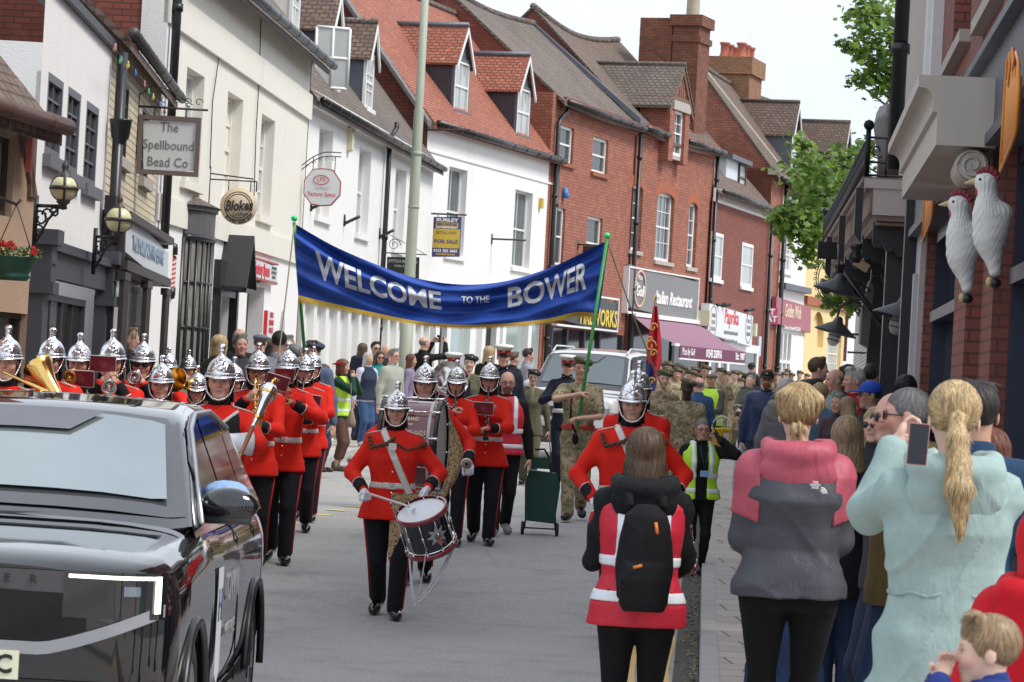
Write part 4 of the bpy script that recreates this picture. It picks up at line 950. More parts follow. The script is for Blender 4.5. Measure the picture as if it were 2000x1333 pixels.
m.lathe([(.095,-.06),(.095,.75)],fR.P(un+.12,z3-.11,.23),ax=fR.t,n=20); m.poly([fR.P(un+.06,z3-.11+.095*math.sin(a),.23+.095*math.cos(a)) for a in [6.2832*i/20 for i in range(20)]]); m.tube([fR.P(un+.055,z3-.11+.1*(1-a/15)*math.sin(a),.23+.1*(1-a/15)*math.cos(a)) for a in [i*.6 for i in range(22)]],.009,5)
m.build('scroll_console',mat('hood_cream'),b)
# orange neon-like signs
OR=mat('orange_tube',(.78,.27,.03),.35,amt=.03)
def osign(xc,yc,w,h,lab):
    s=empty('orange_tube_sign',tuple(fR.P(fR.R(xc,yc,.15)[0],.2,.15)),lab,'sign')
    u,z=fR.R(xc,yc,.17)
    m=MB()
    out=[(-.5,-.52),(-.48,.1),(-.4,.45),(-.25,.5),(-.2,.2),(-.05,.5),(.05,.3),(.2,.42),(.4,.3),(.5,.05),(.46,-.3),(.3,-.36),(-.1,-.44),(-.5,-.52)]
    m.tube([fR.P(u-a*w,z+c*h,.2) for a,c in out],.011,6)
    for i in range(13):
        a=-.42+i*.068; t=.38-.10*abs(i%3-1)-.12*(i/13); bt=-.42+.014*i
        m.tube([fR.P(u-a*w,z+bt*h,.19),fR.P(u-(a+.01)*w,z+t*h,.19),fR.P(u-(a+.035)*w,z+t*h,.19),fR.P(u-(a+.03)*w,z+bt*h,.19)],.012,6)
    m.build('tubes',OR,s)
osign(1985,205,1.05,.62,'orange bent tube sign on the dark fascia at the top right corner')
osign(1821,390,1.6,.62,'orange bent tube sign on the fascia behind the rooster statues')
# --- second building with balcony canopy
fR2=Fac(plan(1800,600,197),plan(1741,600,150),-1)
b=building('timber_canopy_shop',fR2,'shop with long black timber canopy and iron railing over the right pavement','shop')
m=MB(); wall(fR2,m,0,fR2.L,-.3,7.,[],.1); m.build('wall',mat('warm_grey_plaster',(.42,.37,.34),.8,kind='paint',amt=.1),b)  # wall plaster in one warm grey tone with streaks
m=MB(); fR2.q(m,.0,.35,-.3,4.2,.02,.2); fR2.q(m,2.5,2.9,-.3,3.6,.02,.3); fR2.q(m,fR2.L-.7,fR2.L-.3,-.3,3.6,.02,.3); m.build('black_post',BLACK,b)
m=MB(); fR2.q(m,.9,2.3,.5,2.9,.01,.05); m.build('shop_window',GLASSD,b)
pipe(fR2,b,-.15,4.2,12,.35,.075)
K0=U(1685,345,F/185); tv=Vector((.073,1,0)).normalized()
fC=Fac(Vector((K0.x,K0.y,0)),Vector((K0.x,K0.y,0))+tv*16.5,-1); zt=K0.z; LC=15.5
RW=mat('canopy_roof_wood',(.20,.13,.11),.7,amt=.25,sc=5); RW2=mat('canopy_boards',(.22,.165,.14),.7,amt=.2,sc=2)
m=MB()
prof=[(0,zt),(0,zt-.05),(-.04,zt-.07),(-.05,zt-.12),(-.09,zt-.15),(-.10,zt-.2),(-.10,zt-.36),(-.15,zt-.4),(-.17,zt-.46),(-.9,zt-.46),(-.9,zt)]
m.prism([fC.P(0,z,o) for o,z in prof],fC.t*LC); m.build('canopy_edge',RW,b)
m=MB(); fC.q(m,-.012,-.001,zt-.33,zt-.12,-.75,-.12); fC.q(m,-.03,0,zt-.12,zt-.02,-.78,-.02); fC.q(m,-.02,0,zt-.4,zt-.33,-.78,-.12); m.build('end_moulding',mat('pale_moulding',(.46,.40,.38),.6,amt=.1),b)
m=MB()
for i in range(40): fC.q(m,.05+i*.38,.41+i*.38,zt-.5,zt-.47,-1.3,-.17)
m.build('soffit_boards',RW2,b)
m=MB()
# scalloped brackets and cross frames
def scal(u,z0,depth,o0,o1):
    pts=[]; n=9
    for i in range(n):
        o=o0+(o1-o0)*i/n; for_=(o1-o0)/n
        for k in range(4):
            a=math.pi*k/3; pts.append((o+for_*(.5-.5*math.cos(a)),z0-depth*(.3+.7*(i/n)**1.2)-.05*math.sin(a)))
    P=[fC.P(u,z0,o0)]+[fC.P(u,z,o) for o,z in pts]+[fC.P(u,z0,o1)]
    m.prism(P,fC.t*.05)
for i in range(6): scal(.3+i*2.8,zt-.46,.75,-.15,-1.25)
m.build('bracket_fretwork',BLACK,b)
m=MB()
for i in range(3):
    u=.35+i*5.2; p=fC.P(u,zt-.1,.02); m.prism([p+fC.n*-.05-fC.t*.05,p+fC.n*.03-fC.t*.05,p+fC.n*.03-fC.t*.05-Z*.5,p-fC.n*.05-fC.t*.05-Z*.6],fC.t*.11)
    m.lathe([(.0,0),(.05,.0),(.085,.06),(.04,.12),(.07,.16),(.07,.2),(0,.2)],p-Z*.8,n=8)
m.build('pendant_post',BLACK,b)
m=MB()
def rail(u0,u1,o0,o1,n):
    a=fC.P(u0,zt,o0); c=fC.P(u1,zt,o1); d=(c-a)
    for z in(.02,.16,.42): m.tube([a+Z*z,c+Z*z],.014,5)
    for i in range(n+1):
        p=a+d*i/n; m.tube([p,p+Z*.42],.012,4)
        if i<n:
            q=a+d*(i+.5)/n; w=d/n*.32
            pts=[q+w*math.cos(t)*(.4+.6*t/6)+Z*(.28+.09*math.sin(t)*(.4+.6*t/6)) for t in [k*.7 for k in range(9)]]
            m.tube(pts,.009,4)
    for p in(a,c):
        m.tube([p,p+Z*.5],.03,6); m.ball(p+Z*.55,.06,8)
rail(.05,LC,-.04,-.04,46); rail(.05,.05,-.04,-.85,4)
m.build('iron_railing',BLACK,b)
m=MB(); 
m.prism([fC.P(1.2,zt+.0,-.9),fC.P(1.2,zt+1.0,-.55),fC.P(1.2,zt+1.35,-1.2),fC.P(1.2,zt,-1.5)],fC.t*3); m.build('bay_roof',mat('canopy_felt'),b)
m=MB(); m.tube([fC.P(3,zt+.95,-.35),fC.P(2.4,zt+.75,-.3),fC.P(2.0,zt+.35,-.35),fC.P(2.0,zt,-.35)],.12,8); m.build('drainpipe',mat('brown_pipe',(.09,.07,.065),.5),b)
# diagonal brace
m=MB(); a=U(1648,535,F/165); c=U(1738,652,F/165); m.tube([a,c],.04,6); c2=Vector((c.x,c.y,0)); m.tube([c,Vector((c.x+.0,c.y,.1))],.09,8); m.build('post_and_brace',BLACK,b)
s=empty('wall_floodlight',tuple(U(1683,518,F/160)),'tan rectangular floodlight under the timber canopy','floodlight'); m=MB(); p=U(1683,518,F/160); m.box((0,0,0),(.09,.04,.05),Matrix.Translation(p)@Matrix.Rotation(.5,4,'Y')); m.tube([p,p+Vector((.1,.2,.3))],.015,5); m.build('housing',mat('tan_plastic',(.42,.31,.18),.5),s)
# lamps
def wlamp(px,py,s_,r,lab,arm=(1,0,0),cage=True):
    p=U(px,py,F/s_); s=empty('shade_lamp',tuple(p),lab,'lamp')
    m=MB(); ax=Vector((.22,0,1)); m.lathe([(.02,.16),(.05,.14),(.07,.08),(r,-.06),(r,-.075),(.06,.06)],p,ax=ax,n=18); m.build('shade',mat('lamp_enamel',(.03,.035,.04),.45),s)
    m=MB(); A=Vector(arm); m.tube([p+Z*.14,p+Z*.3+A*.04,p+Z*.38+A*.2,p+Z*.3+A*.4,p+Z*.26+A*.6],.016,6); m.build('arm',BLACK,s)
    if cage:
        m=MB(); m.lathe([(.07,0),(.085,-.08),(.08,-.16),(.05,-.21),(0,-.22)],p-ax*.03,ax=ax,n=12); m.build('glass',mat('lamp_glass',(.45,.46,.45),.15,alpha=.75),s)
        m=MB()
        for z in(-.08,-.14): m.lathe([(.09,z-.006),(.094,z),(.09,z+.006)],p-ax*.03,ax=ax,n=12)
        m.build('wire_cage',DGREY,s)
wlamp(1634,641,145,.29,'grey conical lamp with caged glass below the timber canopy, left one')
wlamp(1760,609,190,.29,'grey conical lamp with caged glass beside the black posts')
wlamp(1636,560,165,.28,'large black bell lamp hanging under the end of the timber canopy',(0,.3,.4),False)
# hanging black signboard with scrolls
s=empty('black_signboard',tuple(U(1619,490,F/140)),'plain black hanging signboard with wrought scrollwork below','sign')
m=MB(); p=U(1619,490,F/140); m.box((0,0,0),(.16,.02,.12),Matrix.Translation(p)); m.build('board',BLACK,s)
m=MB(); q=U(1640,545,F/140)
R_=[(math.cos(t),math.sin(t)) for t in [math.pi*(.78+.95*i/16) for i in range(17)]]
for r in(.33,.30): m.tube([q+Vector((r*a*1.0,0,r*c*1.15)) for a,c in R_],.007,4)
for a,c in R_:
    w=q+Vector((.345*a,0,.345*c*1.15)); m.tube([w+Vector((.03*math.cos(t)*(1-t/8),0,.03*math.sin(t)*(1-t/8))) for t in [k*.9 for k in range(7)]],.005,4)
m.build('scrollwork',BLACK,s)
s=empty('bracket_sign',tuple(U(1700,600,F/158)),'narrow edge-on hanging sign with black scroll bracket on the brace','sign')
m=MB(); p=U(1700,600,F/158); m.prism([p+Vector((-.1,0,-.45)),p+Vector((.0,0,-.5)),p+Vector((.03,0,.25)),p+Vector((-.02,0,.33)),p+Vector((-.1,0,.0))],(.03,.5,0)); m.build('board',mat('dark_grey_board',(.10,.10,.10),.6),s)
m=MB()
for dx,dz,r in((.14,-.05,.09),(-.15,-.05,.07),(-.1,.18,.08)):
    m.tube([p+Vector((dx+r*math.cos(t)*(1-t/9),-.05,dz+r*math.sin(t)*(1-t/9))) for t in [k*.7 for k in range(11)]],.01,4)
m.build('scrolls',BLACK,s)
# white brick building beyond canopy
fR3=Fac(plan(1741,600,150),plan(1672,600,82),-1)
b=building('white_painted_brick_house',fR3,'white painted brick house with black pipes beyond the timber canopy','house')
WB=mat('white_painted_brick',(.68,.68,.69),.7,kind='brick',col2=(.64,.64,.65))
h=rects(fR3,[(1695,655,1703,700),(1722,660,1731,742)])
m=MB(); wall(fR3,m,0,fR3.L,-.3,5.0,h,.12); fR3.quad(m,[(fR3.L,-.3,0),(fR3.L,-.3,-5),(fR3.L,5,-5),(fR3.L,5,0)]); m.build('wall',WB,b)
for a in h: win(fR3,b,*a,rec=.1,cols=1,rows=2,gl=GLASSL)
roof(fR3,b,0,fR3.L,5.0,3,2.6,TBRN)
m=MB(); 
for x,y in((1690,690),(1703,655)):
    u,z=fR3.R(x,y,.1); m.tube([fR3.P(u,z-.3,.05),fR3.P(u,z,.05),fR3.P(u,z,.4),fR3.P(u,z-.0,.4)],.02,5)
m.build('wall_hook',BLACK,b)
for dx in(.0,.4): pipe(fR3,b,4+dx,-.2,4.6,.15,.05)
# ================= STREET FURNITURE, SIGNS =================
p=U(788,690,F/98); pg=Vector((p.x+.04,p.y,G(p.y)+.12)); 
lp=empty('lamp_post',tuple(pg),'tall pale green lamp post rising behind the banner','lamp post')
PG=mat('lamp_post_green',(.34,.37,.29),.6,amt=.1,sc=3)
m=MB(); m.tube([pg,pg+Z*2.6],[.135,.13],16); m.tube([pg+Z*2.6,pg+Z*2.75,pg+Z*6.5,pg+Z*6.55,pg+Z*9.5],[.13,.115,.10,.085,.075],14); m.tube([pg+Z*4.55,pg+Z*4.6],.118,14); m.tube([pg+Z*5.6,pg+Z*5.68],.112,14); m.build('column',PG,lp)
m=MB(); m.tube([pg+Z*9.5,pg+Z*9.8+Vector((.3,0,.1)),pg+Z*9.9+Vector((1.2,0,.1))],.04,8); m.build('arm',PG,lp)
def hang(name,f,wx,wy,lab,o=0):
    u,z=f.R(wx,wy,o); A=f.P(u,0,o); g=Fac(A,A+f.n); return empty(name,(A.x,A.y,z),lab,'sign'),g,z
IRON=mat('iron_bracket',(.035,.032,.032),.5)
# Spellbound
s,g,z=hang('hanging_sign',f2,270,215,'square white hanging sign reading The Spellbound Bead Co in a brown frame')
o_,PQ=panel('board',g,[(280,236),(384,236),(384,334),(280,334)],0,mat('sign_offwhite',(.60,.63,.64),.5,amt=.04,sc=2),s,.05)
ua,ub=PQ[0][0],PQ[1][0]; zt=(PQ[0][1]+PQ[1][1])/2; zb=(PQ[2][1]+PQ[3][1])/2
m=MB(); w=.05
g.q(m,ua-w,ua,zb-w,zt+w,-.06,.02); g.q(m,ub,ub+w,zb-w,zt+w,-.06,.02); g.q(m,ua,ub,zt,zt+w,-.06,.02); g.q(m,ua,ub,zb-w,zb,-.06,.02); m.build('frame',mat('weathered_frame',(.16,.12,.11),.7,amt=.2,sc=8),s)
TL=mat('sign_text_grey',(.16,.17,.18),.7)
for t,dz,wd in(('The',.2,.2),('Spellbound',-.0,.56),('Bead Co',-.19,.45)): text(t,'lettering',g.P((ua+ub)/2,(zt+zb)/2+dz,.004),g.t,Z,.15,TL,s,width=wd,ext=.001)
m=MB(); za=zt+.14; m.tube([g.P(0,za,0),g.P(ub+.12,za,0)],.014,6); m.tube([g.P(.0,za-.6,.0),g.P(0,za+.15,0)],.012,6)
for x in(ua+.12,ub-.12): m.tube([g.P(x,zt+.04,0),g.P(x,za,0)],.008,4)
for k in range(5): m.tube([g.P(.15+k*.13+.05*math.cos(t)*(1-t/8),za+.08+.05*math.sin(t)*(1-t/8),0) for t in [j*.7 for j in range(9)]],.005,4)
m.tube([g.P(0,za+.12,0),g.P(.15,za+.24,0),g.P(.35,za+.2,0),g.P(.6,za+.05,0)],.006,4); m.build('bracket',IRON,s)
# Blokes round sign
s,g,z=hang('hanging_sign',f3,410,345,'round weathered cream hanging sign reading Blokes on an iron bracket')
uc,zc=g.R(466,403); uq,_=g.R(502,403); R0=abs(uq-uc)
m=MB(); m.lathe([(0,.02),(R0,.02),(R0,-.02),(0,-.02)],g.P(uc,zc,0),ax=g.n,n=32); m.build('board',mat('rusty_cream_board',(.62,.50,.35),.6,kind='paint',amt=.15,sc=5),s)
DK=mat('dark_lettering',(.035,.03,.03),.6)
text('Blokes','lettering',g.P(uc,zc,.025),(g.t*1+Z*.08),(Z-g.t*.08),.2,DK,s,width=R0*1.55,shear=.3,bold=.006,ext=.001); text('Lichfield','lettering',g.P(uc+.03,zc-.11,.025),g.t+Z*.1,Z-g.t*.1,.07,DK,s,width=R0*.8,ext=.001)
m=MB()
for rr in(.62,.74):
    m.lathe([(R0*rr,.0),(R0*rr+.006,.002),(R0*rr+.012,.0)],g.P(uc,zc,.021),ax=g.n,n=32)
m.build('ring',DK,s)
st='01543 254 579'
for i,ch in enumerate(st):
    if ch==' ': continue
    a=-math.pi/2+(i-6)*.15+.12; rd=Vector((math.cos(a),math.sin(a))); text(ch,'lettering',g.P(uc+rd.x*R0*.86,zc+rd.y*R0*.86,.025),g.t*-rd.y+Z*rd.x,g.t*-rd.x-Z*rd.y,.065,DK,s,ext=.001,bold=.003)
m=MB(); zq=g.R(440,352)[1]; ul=g.R(502,352)[0]
for dz,uu in((0,ul),(.08,ul-.05)): m.tube([g.P(0,zq+dz,0),g.P(uu,zq+dz*.4,0)],.010,5)
m.tube([g.P(0,zq-.5,0),g.P(0,zq+.18,0)],.014,5); m.tube([g.P(ul,zq,0),g.P(ul,zq-.14,0)],.01,4)
for x in(uc-R0*.6,uc+R0*.6): m.tube([g.P(x,zq,0),g.P(x,zc+R0*.78,0)],.007,4)
m.build('bracket',IRON,s)
# LFS sign
s,g,z=hang('hanging_sign',f4,573,370,'octagonal white hanging sign with a red eye logo under a scrolled arch')
uc,zc=g.R(629,366); RX=abs(g.R(663,366)[0]-uc); RZ=.29
oc=[(-1,.35),(-.55,.97),(.0,1.03),(.55,.97),(1,.35),(1,-.4),(.55,-.97),(0,-1.03),(-.55,-.97),(-1,-.4)]
m=MB(); m.prism([g.P(uc+a*(RX+.02),zc+c*(RZ+.02),-.01) for a,c in oc],g.n*-.03); m.build('frame',mat('dull_red',(.42,.08,.07),.5),s)
m=MB(); m.prism([g.P(uc+a*RX,zc+c*RZ,.01) for a,c in oc],g.n*-.05); m.build('board',mat('sign_grey_white',(.62,.64,.66),.5,amt=.04),s)
RD=mat('red_letter')
text('LFS','lettering',g.P(uc-.02,zc+.12,.014),g.t,Z,.1,RD,s,width=.13,ext=.001); text('Lichfield','lettering',g.P(uc,zc-.02,.014),g.t,Z,.08,mat('faint_grey',(.45,.47,.48),.6),s,width=.22,ext=.001); text('Factory Specs','lettering',g.P(uc,zc-.12,.014),g.t,Z,.11,RD,s,width=.46,ext=.001)
m=MB(); 
for sg in(-1,1): m.tube([g.P(uc-.02+.13*math.cos(t),zc+.12+sg*.075*math.sin(t),.016) for t in [math.pi*i/10 for i in range(11)]],.007,4)
m.build('eye_logo',RD,s)
m=MB(); zz=zc+RZ+.02; ue=uc+RX
m.tube([g.P(0,zz-.55,0),g.P(0,zz-.1,0)],.014,5)
for dr in(0,.07): m.tube([g.P(0+ (ue)*t,zz-.15+dr+.36*math.sin(math.pi*.5*min(1,t*1.35)),0) for t in [i/12 for i in range(13)]],.009,4)
for k in range(6): m.tube([g.P(.1+k*.11+.035*math.cos(t)*(1-t/8),zz+.0+.24*math.sin(math.pi*.5*min(1,k/5+.1))-.08+.035*math.sin(t)*(1-t/8),0) for t in [j*.8 for j in range(8)]],.005,4)
for x in(uc-.17,uc+.2): m.tube([g.P(x,zz+.2,0),g.P(x,zz-.04,0)],.007,4)
m.build('bracket',IRON,s)
# estate agent board
s,g,z=hang('for_sale_sign',f5,836,412,'navy and yellow estate agent board reading For Sale on the white wall')
BP=mat('purple_blue_board',(.07,.06,.20),.5); YB=mat('yellow_board',(.66,.45,.05),.5)
o_,PQ=panel('board',g,[(847,424),(901,424),(897,502),(843,502)],0,BP,s,.03); ua=PQ[0][0]; ub=PQ[1][0]; zt=PQ[0][1]; zb=PQ[2][1]; uc=(ua+ub)/2; hh=zt-zb; W=ub-ua
m=MB(); g.q(m,ua+.01,ub-.01,zb+hh*.21,zb+hh*.7,-.02,.004); g.q(m,ua+.06,ub-.06,zt-hh*.24,zt-hh*.13,-.02,.004); m.build('yellow_panel',YB,s)
for t,fr,sz,mt,wd in(('BURLEY',.93,.1,WL,.8),('BROWNE',.815,.085,BP,.72),('CHARTERED SURVEYORS',.735,.04,WL,.8),('RETAIL UNIT',.6,.09,mat('olive_letter',(.30,.22,.06),.6),.75),('FOR SALE',.37,.12,BP,.85),('0121 321 3441',.135,.09,WL,.85),('www.burleybrowne.co.uk',.05,.04,YB,.7)): text(t,'lettering',g.P(uc,zb+hh*fr,.006),g.t,Z,sz,mt,s,width=W*wd,bold=.004,ext=.001)
m=MB(); za=zt+.07; m.tube([g.P(-.0,za,0),g.P(ub+.12,za,0)],.022,6); m.tube([g.P(0,za-.1,0),g.P(0,za+.12,0)],.03,6)
for x in(ua+.1,ub-.1): m.tube([g.P(x,za,0),g.P(x,zt,0)],.008,4)
m.build('bracket',IRON,s)
# empty bracket bars
for f,x,y,ln in((f5,960,467,.85),(f6,1128,478,.6)):
    s,g,z=hang('sign_bracket',f,x,y,'bare black bracket bar on the white wall' if f is f5 else 'dark bracket with brown box sign on the orange brick wall')
    m=MB(); m.tube([g.P(0,z,0),g.P(ln,z,0)],.025,6); m.tube([g.P(0,z-.12,0),g.P(0,z+.12,0)],.035,6); m.build('arm',IRON,s)
    if f is f6: m=MB(); g.q(m,.15,ln,z-.35,z-.03,-.1,.0); m.build('box',mat('brown_sign_box',(.06,.025,.02),.6),s)
# stitch sign
s,g,z=hang('hanging_sign',f4,748,492,'black rectangular hanging sign with white lettering behind the lamp post')
o_,PQ=panel('board',g,[(756,502),(819,503),(818,545),(755,543)],0,mat('slate_board',(.022,.024,.026),.5),s,.03); uc=(PQ[0][0]+PQ[1][0])/2; W=PQ[1][0]-PQ[0][0]; zt=PQ[0][1]
text('STITCH BRANCH','lettering',g.P(uc,zt-.08,.004),g.t,Z,.08,WL,s,width=W*.88,ext=.001); text('Crafts & Gifts','lettering',g.P(uc,zt-.17,.004),g.t,Z,.06,WL,s,width=W*.5,ext=.001); text('HABERDASHERY & KNITTING','lettering',g.P(uc,zt-.34,.004),g.t,Z,.05,WL,s,width=W*.85,ext=.001)
m=MB(); m.tube([g.P(0,zt+.08,0),g.P(PQ[1][0]+.15,zt+.08,0)],.012,5); m.tube([g.P(0,zt+.5,0),g.P(PQ[1][0]+.1,zt+.1,0)],.006,4); m.tube([g.P(.22+.13*math.cos(t)*(1-t/13),zt+.25+.13*math.sin(t)*(1-t/13),0) for t in [j*.6 for j in range(18)]],.008,4); m.build('bracket',IRON,s)
# factory specs fascia, plaque, poster, barber pole
s=empty('optician_fascia',tuple(f3.P(f3.R(505,525)[0],2,.1)),'white shop fascia edged red with red lettering beside the topiary','sign')
o_,PQ=panel('board',f3,[(474,494),(543,524),(540,558),(471,528)],.1,mat('sign_offwhite'),s,.1); ua,ub=PQ[0][0],PQ[1][0]; zt=(PQ[0][1]+PQ[1][1])/2; zb=(PQ[2][1]+PQ[3][1])/2
m=MB(); f3.q(m,ua-.1,ua,zb,zt,0,.11); f3.q(m,ua-.1,ub,zt,zt+.03,0,.11); f3.q(m,ua-.1,ub,zb-.03,zb,0,.11); m.build('frame',mat('dull_red'),s)
text('Lichfield Factory Specs','lettering',f3.P(ua+(ub-ua)*.4,(zt+zb)/2,.105),f3.t,Z,.24,RD,s,width=(ub-ua)*.7,bold=.01); text('EYE TESTS\nCONTACT\nLENSES','lettering',f3.P(ub-(ub-ua)*.12,(zt+zb)/2,.105),f3.t,Z,.07,TL,s,width=(ub-ua)*.14)
s=empty('wall_plaque',tuple(f3.P(f3.R(402,590)[0],1.6,.05)),'tall faded pink plaque on the white wall left of the black doorway','sign')
o_,PQ=panel('board',f3,[(398,534),(416,543),(407,650),(389,640)],.05,mat('faded_pink',(.42,.27,.24),.6,amt=.15,sc=4),s,.05); uc=(PQ[0][0]+PQ[1][0])/2
text('Blokes','lettering',f3.P(uc,f3.R(402,590)[1],.06),f3.t,Z,.14,mat('brown_letter',(.13,.06,.05),.6),s,width=(PQ[1][0]-PQ[0][0])*.8,shear=.3)
s=empty('wall_notice',tuple(f3.P(f3.R(528,630)[0],1.6,.05)),'small white notice edged in red on the white wall','sign')
o_,PQ=panel('board',f3,[(523,607),(537,611),(533,665),(520,660)],.05,mat('sign_offwhite'),s,.04); uc=(PQ[0][0]+PQ[1][0])/2
text('EYES\nEXAMS\nSPECS','lettering',f3.P(uc+.03,f3.R(530,632)[1],.055),f3.t,Z,.12,RD,s,width=(PQ[1][0]-PQ[0][0])*.6); m=MB(); f3.q(m,PQ[0][0]-.05,PQ[0][0],PQ[3][1],PQ[0][1],0,.055); m.build('edge',RD,s)
s=empty('barber_pole',tuple(U(336,530,F/152)),'red and white striped barber pole at the end of the white fascia','barber pole')
p=U(336,530,F/152); m=MB()
n=16; H_=.42
for k in range(14):
    m.mi=k%2; 
    for j in range(n):
        a0,a1=6.2832*j/n,6.2832*(j+1)/n; zf=lambda a,k:-H_/2+(k/14)*H_*1.0+.06*a/6.2832*2
        def P_(a,k): zz=max(-H_/2,min(H_/2,zf(a,k)-.06)); return p+Vector((.05*math.sin(a),-.05*math.cos(a),zz))
        m.poly([P_(a0,k),P_(a1,k),P_(a1,k+1),P_(a0,k+1)])
m.build('stripes',[mat('pole_white',(.7,.68,.66),.4),mat('pole_red',(.6,.10,.09),.4)],s)
m=MB()
for sg in(-1,1): m.lathe([(.0,.16),(.05,.14),(.06,.09),(.06,.0),(.055,0)],p+Z*sg*.21,ax=(0,0,sg),n=12)
m.tube([p+Z*.26,p+Vector((-.2,.25,.26))],.02,5); m.build('caps',BLACK,s)
# topiary balls
for x,y,t in((437,516,'dark green topiary ball hanging by the gabled door canopy'),(498,539,'dark green topiary ball under the optician fascia')):
    p=U(x,y,F/(137 if x<460 else 128)); m=MB(); TG=mat('topiary_green',(.025,.05,.018),.8,amt=.4,sc=40)
    for i in range(500):
        d=Vector((random.gauss(0,1),random.gauss(0,1),random.gauss(0,1))).normalized(); a=p+d*.115*random.uniform(.85,1.06); e=d.orthogonal().normalized(); c=d.cross(e); th=random.random()*6.28; e,c=e*math.cos(th)+c*math.sin(th),c*math.cos(th)-e*math.sin(th)
        m.poly([a-e*.014,a-c*.006+d*.012,a+e*.014,a+c*.006+d*.014])
    m.ball(p,.1,10); tag(m.build('topiary_ball',TG),t,'topiary','topiary balls')
# hanging basket far left
p=U(26,515,F/275); s=empty('hanging_basket',tuple(p),'dark green hanging planter of red geraniums on the tan house','planter')
m=MB(); m.lathe([(.0,-.12),(.1,-.12),(.13,-.09),(.11,-.075),(.12,-.06),(.16,.04),(.165,.05),(.13,.05),(0,.04)],p,n=20); m.build('pot',mat('dark_green_plastic',(.01,.075,.045),.4),s)
m=MB(); m.tube([p+Vector((.0,0,.42)),p+Vector((-.14,0,.05))],.004,4); m.tube([p+Vector((0,0,.42)),p+Vector((.14,0,.05))],.004,4); m.tube([p+Vector((.03,0,.46)),p+Vector((-.0,0,.42)),p+Vector((-.12,0,.46)),p+Vector((-.4,.1,.48))],.012,5); m.build('chains',IRON,s)
m=MB()
for i in range(320):
    a=random.random()*6.28; r=.21*math.sqrt(random.random()); q=p+Vector((r*math.cos(a),r*math.sin(a),.06+random.random()*.06-.25*max(0,r-.16))); e=Vector((random.gauss(0,1),random.gauss(0,1),random.gauss(0,.7))).normalized()*.02; c=Vector((random.gauss(0,1),random.gauss(0,1),random.gauss(0,1))).normalized()*.012
    m.mi=random.choice((0,0,1)); m.poly([q-e,q-c,q+e,q+c])
m.build('foliage',[mat('fresh_leaf',(.07,.13,.03),.7),mat('pale_leaf',(.22,.30,.12),.7)],s)
m=MB()
for (x,z) in((-.15,.12),(-.09,.11),(-.04,.13),(.0,.12),(.16,.09),(-.2,.1)):
    for i in range(16): q=p+Vector((x+random.gauss(0,.02),-.12+random.gauss(0,.03),z+random.gauss(0,.012))); e=Vector((random.gauss(0,1),0,random.gauss(0,1))).normalized()*.013; c=Vector((e.z,-.004,-e.x)); m.poly([q-e,q-c,q+e,q+c])
m.build('flowers',mat('geranium_red',(.5,.01,.015),.6),s)
# globe lamps
for x,y,sc_,t,wx in((125,368,250,'cream glass globe lamp on scroll bracket, the left of two',70),(232,430,212,'cream glass globe lamp on scroll bracket, the right of two',186)):
    p=U(x,y,F/sc_); s=empty('globe_lamp',tuple(p),t,'street lamp','globe lamps on the left hand walls'); r=25.5/sc_
    m=MB(); m.ball(p,r,24); m.build('globe',mat('cream_globe',(.62,.58,.33),.2,amt=.02),s)
    m=MB(); m.lathe([(r+.003,-.016),(r+.014,-.014),(r+.014,.014),(r+.003,.016)],p,n=28)
    for a in(.2,1.77): m.lathe([(r+.001,-.01),(r+.008,-.009),(r+.008,.009),(r+.001,.01)],p,ax=(math.cos(a),math.sin(a),0),n=28)
    m.lathe([(.06,r-.02),(.05,r+.01),(.02,r+.03),(.03,r+.06),(.028,r+.08),(.01,r+.11),(0,r+.14)],p,n=12); m.lathe([(.05,-r+.01),(.055,-r-.01),(.03,-r-.03),(.035,-r-.06),(0,-r-.07)],p,n=12); m.build('bands',mat('lamp_bronze',(.045,.035,.032),.5),s)
    q=p-Z*(r+.04); e=U(wx,y+38,F/(sc_*.995)); e.z=q.z
    m=MB(); m.tube([q,e],.016,6)
    L_=(e-q)
    for k,(t0,dz,rr) in enumerate(((.3,.05,.045),(.55,.07,.055),(.8,.1,.07),(.85,.2,.06))):
        c_=q+L_*t0-Z*dz; dv=L_.normalized(); m.tube([c_+(dv*math.cos(t)+Z*math.sin(t))*rr*(1-t/11) for t in [j*.7 for j in range(11)]],.009,5)
    m.tube([q+L_*.1,q+L_*.5-Z*.1,q+L_*.9-Z*.28,e-Z*.3],.01,5); m.tube([e+Z*.08,e-Z*.35],.022,6); m.build('bracket',BLACK,s)
# festoon lights on cream brick house
m=MB(); bl=MB(); pts=[f2.P(*f2.R(x,y,.2),.2) for x,y in((225,88),(236,112),(250,122),(264,138),(282,160),(290,175),(299,185),(312,200),(322,212))]
m.tube(pts,.006,4); s=empty('festoon_lights',tuple(pts[4]),'string of coloured bulbs under the gutter of the cream brick house','string lights'); m.build('cable',BLACK,s)
for i,q in enumerate(pts): bl.mi=i%4; bl.lathe([(.0,-.07),(.016,-.055),(.019,-.035),(.011,-.012),(.011,.012),(0,.012)],q,n=8)
bl.build('bulbs',[mat('bulb_pink',(.5,.2,.18),.2),mat('bulb_green',(.1,.4,.22),.2),mat('bulb_yellow',(.6,.5,.12),.2),mat('bulb_blue',(.06,.15,.5),.2)],s)
